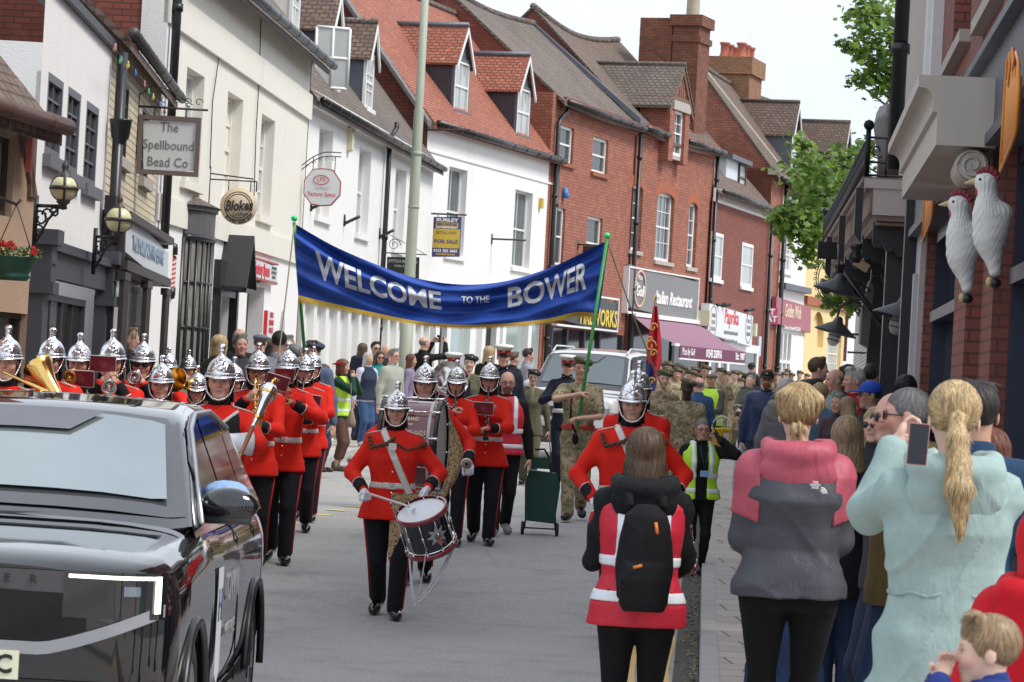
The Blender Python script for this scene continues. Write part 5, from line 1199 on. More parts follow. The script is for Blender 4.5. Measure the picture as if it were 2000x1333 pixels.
# ================= TREE =================
tr=empty('plane_tree',(9.2,62,G(62)),'plane tree with big lobed leaves overhanging behind the right hand shops','tree')
BK=mat('bark',(.10,.085,.06),.9,amt=.3,sc=8)
B0=Vector((9.2,62,G(62)))
m=MB(); m.tube([B0,B0+Vector((0,0,3)),B0+Vector((-.3,0,6)),B0+Vector((-.6,.3,9.5))],[.35,.28,.2,.1],10); m.build('trunk',BK,tr)
def cl(px,py,d,r,n,rz=None): return (U(px,py,d),r,n,rz or r)
CL=[cl(1562,285,60,.28,30),cl(1585,330,60,.6,90),cl(1600,380,61,.75,150),cl(1650,370,62,.7,130),cl(1560,425,60,.5,110),cl(1545,440,60,.4,70),cl(1520,418,60,.2,16),cl(1590,455,60,.5,90),cl(1575,495,60,.28,34),cl(1625,430,61,.6,120),cl(1665,310,62,.4,60),cl(1600,340,62,.5,60),cl(1650,500,62,.35,30),cl(1655,540,62,.5,70),cl(1625,590,61,.3,30),cl(1665,590,62,.3,34),cl(1690,290,63,.3,26),
 cl(1740,60,62,.75,150),cl(1700,30,62,.55,80),cl(1760,120,62,.7,130),cl(1720,130,62,.55,80),cl(1685,95,62,.35,30),cl(1690,150,62,.3,26),cl(1740,175,62,.45,60),cl(1655,92,62,.22,10),cl(1672,160,62,.2,12),cl(1690,8,62,.4,30),cl(1790,60,63,.6,80),cl(1775,190,63,.5,60),cl(1640,88,62,.12,4)]
m=MB()
for c,r,n,rz in CL:
    a=B0+Vector((-.4,.2,min(8.5,max(2.5,(c.z-B0.z)*.72)))); mid=(a+c)/2+Vector((0,0,.35)); m.tube([a,mid,c,c+(c-mid).normalized()*r*.6],[.05,.03,.016,.006],5)
m.build('branch',BK,tr)
m=MB(); LF=[(0,-.5),(.14,-.28),(.5,-.22),(.36,-.02),(.46,.22),(.2,.18),(0,.5),(-.2,.18),(-.46,.22),(-.36,-.02),(-.5,-.22),(-.14,-.28)]
for c,r,n,rz in CL:
    for i in range(int(n*2.6)):
        v=Vector((random.gauss(0,.52),random.gauss(0,.6),random.gauss(0,.45)))*r*.85; q=c+v; s_=random.uniform(.10,.20)
        nn=Vector((random.gauss(0,.6),random.gauss(-.5,.6),random.gauss(.8,.5))).normalized(); e=nn.orthogonal().normalized(); th=random.random()*6.28; k=nn.cross(e); e,k=e*math.cos(th)+k*math.sin(th),k*math.cos(th)-e*math.sin(th)
        m.mi=random.choice((0,0,1,1,2)); f_=[q+e*a*s_+k*bb*s_-nn*(a*a+bb*bb)*s_*.25 for a,bb in LF]
        n0=len(m.v); m.add([q]+f_,[(0,1+j,1+(j+1)%12) for j in range(12)])
def leafmat(n,c):
    x=mat(n,c,.55,amt=.2,sc=2); b_=x.node_tree.nodes['Principled BSDF']; b_.inputs['Subsurface Weight'].default_value=0; b_.inputs['Transmission Weight'].default_value=0
    t=x.node_tree; tl=N(t,'ShaderNodeBsdfTranslucent'); tl.inputs[0].default_value=(c[0]*2.0,c[1]*1.9,c[2]*1.2,1); ms=N(t,'ShaderNodeMixShader'); ms.inputs[0].default_value=.4; o=[q for q in t.nodes if q.type=='OUTPUT_MATERIAL'][0]
    t.links.new(b_.outputs[0],ms.inputs[1]); t.links.new(tl.outputs[0],ms.inputs[2]); t.links.new(ms.outputs[0],o.inputs[0]); return x
m.build('crown',[leafmat('leaf_mid',(.10,.19,.03)),leafmat('leaf_light',(.17,.27,.05)),leafmat('leaf_dark',(.055,.11,.02))],tr)
# ================= SDF FIGURES =================
def snets(V,lo,h):
    ins=V<0; nx,ny,nz=V.shape
    s=np.zeros((nx-1,ny-1,nz-1),np.int8)
    for i in(0,1):
        for j in(0,1):
            for k in(0,1): s+=ins[i:nx-1+i,j:ny-1+j,k:nz-1+k]
    act=(s>0)&(s<8); ci=np.argwhere(act)
    if len(ci)==0: return np.zeros((0,3)),[]
    idx=-np.ones(act.shape,int); idx[act]=np.arange(len(ci))
    acc=np.zeros((len(ci),3)); cnt=np.zeros(len(ci)); I,J,K=ci.T
    for ax in range(3):
        for a in(0,1):
            for b in(0,1):
                o=[0,0,0]; o2=[x for x in range(3) if x!=ax]; o[o2[0]]=a; o[o2[1]]=b; e=list(o); e[ax]=1
                v0=V[I+o[0],J+o[1],K+o[2]]; v1=V[I+e[0],J+e[1],K+e[2]]; c=(v0<0)!=(v1<0)
                t=np.where(c,v0/np.where(c,v0-v1,1),0)
                p=np.tile(np.array(o,float),(len(ci),1)); p[:,ax]+=t; acc+=p*c[:,None]; cnt+=c
    vs=(ci+acc/cnt[:,None])*h+np.array(lo)
    F_=[]
    for ax in range(3):
        sl0=[slice(None)]*3; sl1=[slice(None)]*3; sl0[ax]=slice(0,-1); sl1[ax]=slice(1,None)
        A=ins[tuple(sl0)]; B=ins[tuple(sl1)]; o2=[x for x in range(3) if x!=ax]
        e=np.argwhere(A!=B); ok=(e[:,o2[0]]>0)&(e[:,o2[1]]>0)&(e[:,o2[0]]<V.shape[o2[0]]-1)&(e[:,o2[1]]<V.shape[o2[1]]-1); e=e[ok]
        if not len(e): continue
        fl=A[tuple(e.T)]
        q=[]
        for a,b in((1,1),(0,1),(0,0),(1,0)):
            c=e.copy(); c[:,o2[0]]-=a; c[:,o2[1]]-=b; q.append(idx[tuple(c.T)])
        q=np.stack(q,1); flip=fl if ax!=1 else ~fl
        q[~flip]=q[~flip][:,::-1]; F_.append(q)
    return vs,np.concatenate(F_)
class Sdf:
    def __init__(s): s.p=[]; s.post=[]
    def cap(s,a,b,ra,rb=None,k=.03,sy=1.,sub=False):
        a=np.array(a,float); b=np.array(b,float); rb=ra if rb is None else rb; R=max(ra,rb)
        def f(X,Y,Z_):
            ab=b-a; L2=(ab**2).sum()+1e-9
            t=np.clip(((X-a[0])*ab[0]+(Y-a[1])*ab[1]+(Z_-a[2])*ab[2])/L2,0,1)
            return np.sqrt((X-a[0]-t*ab[0])**2+((Y-a[1]-t*ab[1])/sy)**2+(Z_-a[2]-t*ab[2])**2)-(ra+(rb-ra)*t)
        s.p.append((f,np.minimum(a,b)-R*max(1,sy),np.maximum(a,b)+R*max(1,sy),k,sub)); return s
    def ell(s,c,r,k=.03,sub=False,M=None):
        c=np.array(c,float); r=np.array(r,float); m=r.min(); q=r if M is None else np.full(3,r.max())
        def f(X,Y,Z_):
            x,y,z=X-c[0],Y-c[1],Z_-c[2]
            if M is not None: x,y,z=(M[0][i]*x+M[1][i]*y+M[2][i]*z for i in range(3))
            return (np.sqrt((x/r[0])**2+(y/r[1])**2+(z/r[2])**2)-1)*m
        s.p.append((f,c-q,c+q,k,sub)); return s
    def loft(s,zs,rx,ry,cx=None,cy=None,k=.03,sub=False):
        zs=np.array(zs,float); rx=np.array(rx,float); ry=np.array(ry,float); cx=np.zeros(len(zs)) if cx is None else np.array(cx,float); cy=np.zeros(len(zs)) if cy is None else np.array(cy,float)
        def f(X,Y,Z_):
            z=Z_; a=np.interp(z,zs,rx); b=np.interp(z,zs,ry); x0=np.interp(z,zs,cx); y0=np.interp(z,zs,cy)
            d=((np.abs((X-x0)/a)**2.3+np.abs((Y-y0)/b)**2.3)**(1/2.3)-1)*np.minimum(a,b)
            return np.maximum(d,np.maximum(zs[0]-z,z-zs[-1]))
        s.p.append((f,np.array([(cx-rx).min(),(cy-ry).min(),zs[0]]),np.array([(cx+rx).max(),(cy+ry).max(),zs[-1]]),k,sub)); return s
    def mesh(s,h,grow=0.,clip=None,disp=None):
        lo=np.min([p[1] for p in s.p if not p[4]],0)-2.5*h-max(grow,0)-.01; hi=np.max([p[2] for p in s.p if not p[4]],0)+2.5*h+max(grow,0)+.01
        n=np.ceil((hi-lo)/h).astype(int)+1
        ax=[(lo[i]+np.arange(n[i])*h).astype(np.float32) for i in range(3)]
        V=np.full(tuple(n),1.,np.float32)
        for f,a,b,k,sub in s.p:
            pad=k+3*h+grow+.02
            i0=np.clip(np.floor((a-pad-lo)/h).astype(int),0,n-1); i1=np.clip(np.ceil((b+pad-lo)/h).astype(int)+1,1,n)
            sl=tuple(slice(i0[i],i1[i]) for i in range(3))
            d=f(ax[0][sl[0]][:,None,None],ax[1][sl[1]][None,:,None],ax[2][sl[2]][None,None,:])
            W=V[sl]
            if sub: d=-d; hh=np.maximum(k-np.abs(W-d),0)/k; V[sl]=np.maximum(W,d)+hh*hh*k*.25
            else: hh=np.maximum(k-np.abs(W-d),0)/k; V[sl]=np.minimum(W,d)-hh*hh*k*.25
        V-=grow
        if disp or clip:
            X,Y,Z_=ax[0][:,None,None],ax[1][None,:,None],ax[2][None,None,:]
            if disp: V+=disp(X,Y,Z_)
            if clip: V=np.maximum(V,clip(X,Y,Z_))
        V[0]=V[-1]=1; V[:,0]=V[:,-1]=1; V[:,:,0]=V[:,:,-1]=1
        return snets(V,lo,h)
def mk(name,vf,mt,parent=None,hl=None,smooth=True):
    vs,fs=vf
    if len(vs)==0: return None
    me=bpy.data.meshes.new(name); fs=np.asarray(fs); n=len(fs)
    me.vertices.add(len(vs)); me.vertices.foreach_set('co',np.asarray(vs,np.float32).ravel())
    me.loops.add(n*4); me.loops.foreach_set('vertex_index',fs.ravel().astype(np.int32)); me.polygons.add(n); me.polygons.foreach_set('loop_start',np.arange(n,dtype=np.int32)*4)
    me.update(calc_edges=True); me.validate()
    me.polygons.foreach_set('use_smooth',[smooth]*len(me.polygons))
    for m in (mt if isinstance(mt,(list,tuple)) else [mt]): me.materials.append(m)
    if hl is not None:
        a=me.attributes.new('hl','FLOAT_VECTOR','POINT'); a.data.foreach_set('vector',np.asarray(hl,np.float32).ravel())
    o=bpy.data.objects.new(name,me); COL.objects.link(o)
    if parent: o.parent=parent
    return o
def A4(M,v):
    M=np.array(M); v=np.asarray(v); return v@M[:3,:3].T+M[:3,3]
# ---- skin ----
def skin(tone,hair=(.08,.05,.03),beard=0,lip=(.35,.12,.1),key=''):
    nm='skin_'+key
    if nm in MATS: return MATS[nm]
    a=bpy.data.materials.new(nm); a.use_nodes=True; t=a.node_tree; b=t.nodes['Principled BSDF']; l=t.links.new; MATS[nm]=a
    at=N(t,'ShaderNodeAttribute',attribute_name='hl'); sp=N(t,'ShaderNodeSeparateXYZ'); l(at.outputs['Vector'],sp.inputs[0])
    def mth(op,*a_):
        n=N(t,'ShaderNodeMath',operation=op)
        for i,v in enumerate(a_):
            if hasattr(v,'is_linked'): l(v,n.inputs[i])
            else: n.inputs[i].default_value=v
        return n.outputs[0]
    x=mth('ABSOLUTE',sp.outputs[0]); y=sp.outputs[1]; z=sp.outputs[2]; fr=mth('LESS_THAN',y,-.2)
    def msk(cx,cz,rx,rz,soft=.25):
        dx=mth('DIVIDE',mth('SUBTRACT',x,cx),rx); dz=mth('DIVIDE',mth('SUBTRACT',z,cz),rz)
        d=mth('SQRT',mth('ADD',mth('MULTIPLY',dx,dx),mth('MULTIPLY',dz,dz)))
        n=N(t,'ShaderNodeMapRange'); l(d,n.inputs[0]); n.inputs[1].default_value=1-soft; n.inputs[2].default_value=1+soft; n.inputs[3].default_value=1; n.inputs[4].default_value=0
        return mth('MULTIPLY',n.outputs[0],fr)
    col=None
    def lay(f,c,amt=1.):
        nonlocal col
        n=N(t,'ShaderNodeMix',data_type='RGBA'); l(mth('MULTIPLY',f,amt),n.inputs[0])
        if col is None: n.inputs[6].default_value=(*tone,1)
        else: l(col,n.inputs[6])
        n.inputs[7].default_value=(*c,1); col=n.outputs[2]
    nz_=N(t,'ShaderNodeTexNoise'); nz_.inputs['Scale'].default_value=22; nz_.inputs['Detail'].default_value=4; co=N(t,'ShaderNodeTexCoord'); l(co.outputs['Object'],nz_.inputs[0])
    lay(nz_.outputs['Fac'],tuple(c*.82 for c in tone),.8)
    red=(min(1,tone[0]*1.02),tone[1]*.72,tone[2]*.68)
    lay(msk(.17,.33,.11,.11,.6),red,.5); lay(msk(0,.39,.07,.08,.6),red,.45)
    if beard: lay(msk(0,.13,.26,.17,.2),hair,beard); lay(msk(0,.275,.13,.03,.3),hair,beard)
    lay(msk(.135,.5,.085,.055,.5),tuple(c*.55 for c in tone),.65)
    lay(msk(.135,.487,.050,.017),(.40,.36,.34)); lay(msk(.133,.489,.021,.023),(.035,.03,.028)); lay(msk(.135,.511,.062,.012,.4),(.03,.02,.018),.8)
    lay(msk(.14,.585,.085,.019,.5),hair,.8)
    lay(msk(0,.238,.085,.026,.4),lip,.85); lay(msk(0,.24,.085,.006,.5),(.08,.02,.02),.8); lay(msk(.03,.352,.016,.010,.5),(.1,.03,.03),.7)
    l(col,b.inputs['Base Color']); b.inputs['Roughness'].default_value=.5; b.inputs['Subsurface Weight'].default_value=.12; b.inputs['Subsurface Radius'].default_value=(.012,.004,.002); b.inputs['Subsurface Scale'].default_value=1.
    b.inputs['Specular IOR Level'].default_value=.35
    return a
TONES={'l':(.62,.37,.27),'p':(.66,.36,.28),'t':(.50,.28,.19),'m':(.30,.15,.09),'d':(.06,.03,.02),'w':(.70,.45,.35)}
HC={'brown':(.10,.055,.03),'dark':(.022,.016,.013),'black':(.01,.009,.009),'blond':(.50,.35,.17),'fair':(.33,.22,.12),'grey':(.22,.21,.20),'white':(.55,.53,.50),'red':(.16,.045,.02),'ginger':(.20,.075,.03)}
CACHE={}
def q_res(v): 
    for r in(.022,.03,.042,.06,.09,.13):
        if v<=r*1.2: return r
    return .13
def head_mesh(res,sex):
    k=('head',res,sex)
    if k in CACHE: return CACHE[k]
    f=sex=='f'; s=Sdf()
    s.ell((0,.045,.63),(.325,.405,.375),k=.05)
    s.ell((0,-.10,.30),(.245 if f else .262,.27,.29),k=.12)
    s.cap((-.06,-.25,.075),(.06,-.25,.075),.075 if f else .09,k=.1)
    s.ell((0,-.245,.50),(.27,.13,.22),k=.08)
    s.cap((-.15,-.315,.565),(.15,-.315,.565),.04 if f else .05,k=.06)
    s.cap((0,-.36,.53),(0,-.455,.385),.03,.05,k=.05); s.ell((.045,-.40,.365),(.04,.045,.03),k=.03); s.ell((-.045,-.40,.365),(.04,.045,.03),k=.03)
    for g in(-1,1):
        s.ell((g*.16,-.27,.37),(.10,.09,.09),k=.08); s.ell((g*.135,-.42,.495),(.075,.085,.05),k=.06,sub=True); s.ell((g*.135,-.325,.49),(.06,.05,.045),k=.015)
        s.ell((g*.335,.04,.45),(.035,.085,.125),k=.03)
    s.cap((-.055,-.36,.255),(.055,-.36,.255),.028,k=.03); s.cap((-.045,-.355,.215),(.045,-.355,.215),.03,k=.03)
    s.cap((0,.06,.25),(0,.10,-.35),.19 if f else .225,.22 if f else .26,k=.1)
    v=s.mesh(res); CACHE[k]=v; return v
def hair_mesh(res,style):
    k=('hair',res,style)
    if k in CACHE: return CACHE[k]
    s=Sdf(); base=(.365,.445,.40)
    nz=lambda a,f1,f2:(lambda X,Y,Z_: a*np.sin(f1*np.arctan2(X,Y+.01)+3*np.sin(4*Z_))*np.sin(f2*Z_+5*X))
    disp=nz(.008,26,9)
    if style in('short','crew','side'):
        b_=(.342,.425,.385) if style!='short' else (.36,.44,.405)
        s.ell((0,.06,.645),b_,k=.03)
        if style=='short': s.cap((-.2,-.2,.98),(.2,-.18,1.0),.09,k=.1)
        s.ell((0,-.43,.42),(.36,.42,.40),k=.04,sub=True); s.ell((0,-.08,.16),(.6,.40,.32),k=.05,sub=True)
        clip=lambda X,Y,Z_:.22-Z_+0*X
    elif style=='bald':
        s.ell((0,.05,.63),(.345,.425,.385),k=.03); s.ell((0,-.3,.45),(.5,.38,.6),k=.03,sub=True)
        clip=lambda X,Y,Z_:np.maximum(.2-Z_,Z_-.70+.0*Y)+0*X
    elif style=='horse':   # receding
        s.ell((0,.06,.645),(.352,.435,.39),k=.03); s.ell((0,-.3,.7),(.27,.45,.5),k=.03,sub=True); s.ell((0,-.08,.16),(.6,.40,.32),k=.05,sub=True)
        clip=lambda X,Y,Z_:.2-Z_+0*X
    elif style=='curly':
        s.ell((0,.06,.70),(.42,.48,.43),k=.03); s.ell((0,-.5,.36),(.38,.42,.42),k=.04,sub=True); s.ell((0,.0,.1),(.6,.5,.2),k=.05,sub=True)
        disp=lambda X,Y,Z_:.03*np.sin(23*X+2*np.sin(9*Z_))*np.sin(21*Y)*np.sin(22*Z_)
        clip=lambda X,Y,Z_:.15-Z_+0*X
    elif style in('long','verylong'):
        L=-1.0 if style=='long' else -1.9
        s.ell((0,.05,.65),(.385,.455,.405),k=.03)
        s.loft([L,L+.25,-.3,.1,.5,.7],[.22,.40,.46,.42,.38,.34],[.08,.16,.24,.30,.34,.34],cy=[.34,.30,.20,.12,.08,.06],k=.08)
        s.ell((0,-.5,.36),(.32,.50,.48),k=.04,sub=True); s.ell((0,-.42,-.3),(.34,.42,.6),k=.05,sub=True); s.cap((0,.02,.2),(0,0,-2.4),.2,.3,k=.05,sub=True)
        clip=lambda X,Y,Z_:L-Z_+.0*X
    elif style=='bob':
        s.ell((0,.05,.64),(.40,.47,.41),k=.03); s.loft([-.12,.0,.3,.6],[.36,.43,.43,.38],[.30,.38,.40,.38],cy=[.12,.1,.06,.05],k=.08)
        s.ell((0,-.52,.32),(.33,.50,.46),k=.04,sub=True); s.cap((0,.02,.2),(0,0,-.6),.2,.26,k=.05,sub=True)
        clip=lambda X,Y,Z_:-.2-Z_+0*X
    elif style=='pony':
        s.ell((0,.055,.66),(.375,.46,.40),k=.03); s.ell((0,-.43,.40),(.36,.42,.42),k=.04,sub=True); s.ell((0,-.1,.1),(.6,.36,.30),k=.05,sub=True)
        s.ell((0,.42,.5),(.14,.16,.12),k=.05); s.cap((0,.47,.5),(0,.64,.2),.10,.15,k=.05); s.cap((0,.64,.2),(-.02,.93,-.45),.15,.19,k=.06); s.cap((-.02,.93,-.45),(-.06,.98,-1.0),.19,.07,k=.05)
        clip=lambda X,Y,Z_:-1.2-Z_+0*X
    elif style=='bun':
        s.ell((0,.06,.68),(.40,.47,.42),k=.03); s.ell((0,-.43,.36),(.36,.42,.44),k=.04,sub=True); s.ell((0,-.1,.02),(.6,.36,.30),k=.05,sub=True); s.ell((0.04,.45,.25),(.16,.11,.12),k=.05)
        s.ell((-.25,.1,.8),(.18,.25,.12),k=.08); s.ell((.2,.2,.85),(.2,.25,.12),k=.08)
        clip=lambda X,Y,Z_:-.05-Z_+0*X
        disp=lambda X,Y,Z_:.016*np.sin(24*np.arctan2(X,Y+.01)+5*np.sin(6*Z_))
    else: raise ValueError(style)
    v=s.mesh(res,clip=clip,disp=disp); CACHE[k]=v; return v
def hand_mesh(kind,res):
    """unit: wrist at origin, fingers along -Z, palm facing -Y, thumb at +X; metres for a 1.75 m adult"""
    k=('hand',kind,res)
    if k in CACHE: return CACHE[k]
    s=Sdf(); s.cap((0,0,.02),(0,0,-.02),.024,.026,k=.015); s.ell((0,0,-.055),(.040,.017,.048),k=.012)
    curl={'rel':.45,'grip':1.35,'flat':.1,'fist':1.5,'wrap':1.15}[kind]
    for i,(x,L,r) in enumerate(((.031,.068,.0086),(.0105,.077,.009),(-.0105,.071,.0086),(-.030,.056,.0078))):
        a=.12*(1-i)*.5; p=np.array([x*.95,0,-.095]); th=curl*.55
        for j,(fl) in enumerate((.45,.32,.25)):
            d=np.array([math.sin(a)*.4,-math.sin(th),-math.cos(th)]); q=p+d*L*fl; s.cap(p,q,r*(1-.1*j),r*(.92-.1*j),k=.005); p=q; th+=curl*(.85 if j==0 else .6)
    th=.9 if kind in('grip','fist','wrap') else .35
    p=np.array([.030,-.004,-.03]); 
    for j,(L,r) in enumerate(((.036,.0125),(.03,.0105),(.024,.0095))):
        d=np.array([math.cos(.9+th*j*.6),-.35-th*.45,-math.sin(.9+th*j*.3)]); d/=np.linalg.norm(d); q=p+d*L; s.cap(p,q,r,r*.9,k=.008); p=q
    v=s.mesh(res); CACHE[k]=v; return v
def shoe_mesh(res,kind='shoe'):
    k=('shoe',res,kind)
    if k in CACHE: return CACHE[k]
    s=Sdf(); s.cap((0,.03,.045),(0,-.10,.038),.040,.040,k=.03); s.ell((0,-.13,.035),(.046,.075,.042),k=.03); s.ell((0,.045,.04),(.036,.04,.045),k=.02)
    s.cap((0,.03,.05),(0,.04,.11 if kind=='shoe' else .24),.042,.044 if kind=='shoe' else .052,k=.03)
    v=s.mesh(res,clip=lambda X,Y,Z_:0.002-Z_+0*X); CACHE[k]=v; return v
def foldn(amp,ph):
    def f(X,Y,Z_):
        a=np.sin(13*X+2.2*np.sin(9*Z_+ph)+ph)*np.sin(17*Z_+2.5*np.sin(7*X+5*Y+ph))
        b=np.sin(31*Z_+3*np.sin(12*X+ph)+9*Y)*np.sin(15*Y+ph+6*X)
        c=(1-np.abs(np.sin(8*Z_+2.2*np.sin(6*X+ph)+3.5*X+2*Y)))**5
        return amp*(a*.6+b*.35-c*.9)
    return f
def ik(S,T,a,b,pole):
    S=np.array(S,float); T=np.array(T,float); d=T-S; L=np.linalg.norm(d); L2=min(L,(a+b)*.995); u=d/L; T=S+u*L2
    x=(a*a-b*b+L2*L2)/(2*L2); h=math.sqrt(max(a*a-x*x,0)); p=np.array(pole,float); p-=u*p.dot(u); p/=np.linalg.norm(p)+1e-9
    return S+u*x+p*h,T
ARM={'down':((.165,-.0,.455),(.4,.35,-.3)),'front':((.06,-.2,.62),(.7,.3,-1)),'swingf':((.15,-.14,.50),(.3,.6,-1)),'swingb':((.17,.16,.48),(.3,1,-.5)),
'mouth':((.045,-.17,.80),(.8,-.1,-1)),'clar1':((.015,-.16,.765),(1,.1,-.7)),'clar2':((.012,-.215,.66),(1,.1,-.7)),'phone':((.05,-.17,.88),(.6,-.3,-1)),'pocket':((.12,-.07,.55),(.8,.8,-.2)),'cross':((-.05,-.13,.66),(.9,.3,-1)),'chin':((.03,-.12,.84),(.6,-.1,-1)),'belt':((.0,-.13,.60),(.9,.4,-.6)),'ear':((.10,-.08,.88),(.8,-.2,-1)),'high':((.10,-.2,.95),(.6,0,-1))}
def strands(ho,q,qf,hp,style,hc,n):
    rg=np.random.default_rng(3); qf=np.asarray(qf); f=qf[rg.integers(0,len(qf),n)]; a,b,c,d=(q[f[:,i]] for i in range(4)); w=rg.random((n,1)); P=(a*w+b*(1-w)+c*(1-w)+d*w)/2
    nr=np.cross(c-a,d-b); nr/=np.linalg.norm(nr,axis=1)[:,None]+1e-9
    cen=np.array([0,.05,.5]); sg=np.sign(((P-cen)*nr).sum(1)); nr*=np.where(sg==0,1,sg)[:,None]
    def flow(P):
        dn=np.tile([0.,0,-1.],(len(P),1))
        if style=='pony': t=np.array([0,.5,.5])-P; up=(P[:,2]>.3)&(P[:,1]<.42); dn=np.where(up[:,None],t,dn+np.stack([-P[:,0]*.1,0*P[:,0],0*P[:,0]],1))
        elif style in('bun','short','crew','curly'): t=P-np.array([.06,.12,1.15]); t+=np.stack([rg.normal(0,.12,len(P)),np.zeros(len(P)),rg.normal(0,.1,len(P))],1); dn=t
        else: dn=dn+.35*(P-np.array([0,.1,1.0]))*(P[:,2:3]>.6)
        return dn
    L=.05; S=[P+nr*.003]; E3=np.array([.38,.45,.41]); c3=np.array([0,.05,.65]); k0=np.linalg.norm((P-c3)/E3,axis=1); on=(P[:,2]>.22)&(k0<1.25)
    for k in range(4):
        d_=flow(S[-1]); d_=d_-nr*((d_*nr).sum(1)[:,None]); d_/=np.linalg.norm(d_,axis=1)[:,None]+1e-9; S.append(S[-1]+(d_+rg.normal(0,.05,(n,3)))*L); kk=np.linalg.norm((S[-1]-c3)/E3,axis=1); S[-1]=np.where(on[:,None],c3+(S[-1]-c3)*((k0+.012)/kk)[:,None],S[-1])
    sd_=np.cross(S[1]-S[0],nr); sd_/=np.linalg.norm(sd_,axis=1)[:,None]+1e-9; V=[]
    for k,p_ in enumerate(S): wd=.006*(1-.22*k); V+=[p_-sd_*wd,p_+sd_*wd]
    V=np.stack(V,1).reshape(-1,3); F_=[]; b0=np.arange(n)*10
    for k in range(4): F_.append(np.stack([b0+2*k,b0+2*k+1,b0+2*k+3,b0+2*k+2],1))
    c0=HC[hc]; ms=[mat('hair_%s_%d'%(hc,i),tuple(min(1,x*m_) for x in c0),.5,amt=.1) for i,m_ in enumerate((1.25,.9,.5))]
    o=mk('hair_strands',(A4(hp,V),np.concatenate(F_)),ms,ho); mi=np.tile(rg.integers(0,3,n),4); 
    if len(o.data.polygons)==len(mi): o.data.polygons.foreach_set('material_index',mi.astype(np.int32))
class Per: pass
PEOPLE=[]
HATZ={'helmet':.12,'beret':.03,'peak':.055,'cap':.035,'flat':.03}
def person(px,py,s,rot,label,sex='m',tone='l',hair='short',hc='brown',hat=None,arms=('down','down'),legs='stand',w=1.,H=None,tilt=0,yaw=0,pitch=0,outfit='civ',top=None,bot=None,shoe=None,group=None,beard=0,glasses=None,hand='rel',gl=None,lean=0,kid=False,prim=True,**kw):
    d=F/s; P=U(px,py,d); side=P.x>KR(P.y) or P.x<KL(P.y); g=G(P.y)+(.12 if side else 0)
    zt=P.z-HATZ.get(hat,0)
    Hh=H or min(2.0 if not kid else 1.3,max(1.46 if not kid else .9,zt-g))
    if not H and abs(Hh-(zt-g))>.01: print('HCLAMP',label[:40],round(zt-g,2))
    e=empty('person',(P.x,P.y,zt-Hh if H else g),label,'person',group,math.radians(rot))
    p=Per(); p.e=e; p.H=Hh; p.s=s; p.rot=math.radians(rot); p.sex=sex; PEOPLE.append(p)
    p.M=Matrix.Translation(e.location)@Matrix.Rotation(p.rot,4,'Z')
    h=Hh; f=sex=='f'; W=w*(.94 if f else 1.)
    v=min(.028,max(.0085,3.3/s)); p.v=v
    sh=.094*h*(.95 if f else 1.05)*(.6+.4*w)
    hipx=.052*h
    J={'sl':np.array([-sh,lean*-.1,.795*h]),'sr':np.array([sh,lean*-.1,.795*h])}
    a_,b_=.175*h,.15*h
    for i,(k_,sg) in enumerate((('l',-1),('r',1))):
        A_=arms[i]
        if isinstance(A_,str): (tx,ty,tz),(qx,qy,qz)=ARM[A_]
        else: (tx,ty,tz),(qx,qy,qz)=A_ if len(A_)==2 else (A_,(.6,.3,-1)); tx*=sg if False else 1
        if isinstance(A_,str): T=(sg*tx*h,ty*h,tz*h); q=(sg*qx,qy,qz)
        else: T=(tx*h,ty*h,tz*h); q=(sg*qx,qy,qz)
        E_,T_=ik(J['s'+k_],T,a_,b_,q); J['e'+k_]=E_; J['w'+k_]=T_
    # legs
    ph={'stand':((-.0,0,0),(.0,0,0)),'walk':((-.13,0,.0),(.15,.05,.35)),'walk2':((.15,.05,.35),(-.13,0,0)),'march':((-.10,0,0),(.12,.03,.25)),'march2':((.12,.03,.25),(-.10,0,0))}[legs]
    for i,(k_,sg) in enumerate((('l',-1),('r',1))):
        fy,fz,ft=ph[i]; hp=np.array([sg*hipx*W,0,.50*h]); an=np.array([sg*(hipx*.8),fy*h,(.045+fz)*h])
        kn,an=ik(hp,an,.245*h,.225*h,(0,-1,.05)); J['h'+k_]=hp; J['k'+k_]=kn; J['a'+k_]=an; J['t'+k_]=ft
    p.J=J
    # head
    hh=.134*h*(1 if not kid else 1.25); p.hh=hh
    hp=Matrix.Translation((0,-.012*h-lean*.13,h-hh*1.0))@Matrix.Translation((0,.05*hh,.2*hh))@Matrix.Rotation(math.radians(yaw),4,'Z')@Matrix.Rotation(math.radians(pitch),4,'X')@Matrix.Rotation(math.radians(tilt),4,'Y')@Matrix.Translation((0,-.05*hh,-.2*hh))@Matrix.Scale(hh,4)
    p.hp=hp
    res=q_res(3.0/s/hh*.62)
    hv,hf=head_mesh(res,sex); 
    V=[A4(hp,hv)]; HL=[hv]; FF=[np.asarray(hf)]; n=len(hv)
    sk=skin(TONES[tone],HC.get(hc,(.1,.06,.04)) if beard or tone!='d' else (.01,.008,.007),beard,(.42,.14,.12) if f else (.36,.16,.13) if tone!='d' else (.09,.03,.03),key='%s_%s_%s_%s'%(tone,hc,beard,sex))
    # body core
    short=kw.get('short',False); bare=kw.get('bare',False)
    bd=Sdf(); zz=np.array([.47,.52,.60,.70,.78,.825,.85])*h; rx=np.array([.082,.088,.072,.08,.088,.065,.032])*h*W; ry=np.array([.055,.06,.05,.057,.052,.04,.03])*h*W
    bd.loft(zz,rx,ry,k=.03*h)
    bd.cap((0,0,.81*h),(0,-.008*h-lean*.1,.88*h),.034*h if not f else .028*h,k=.02)
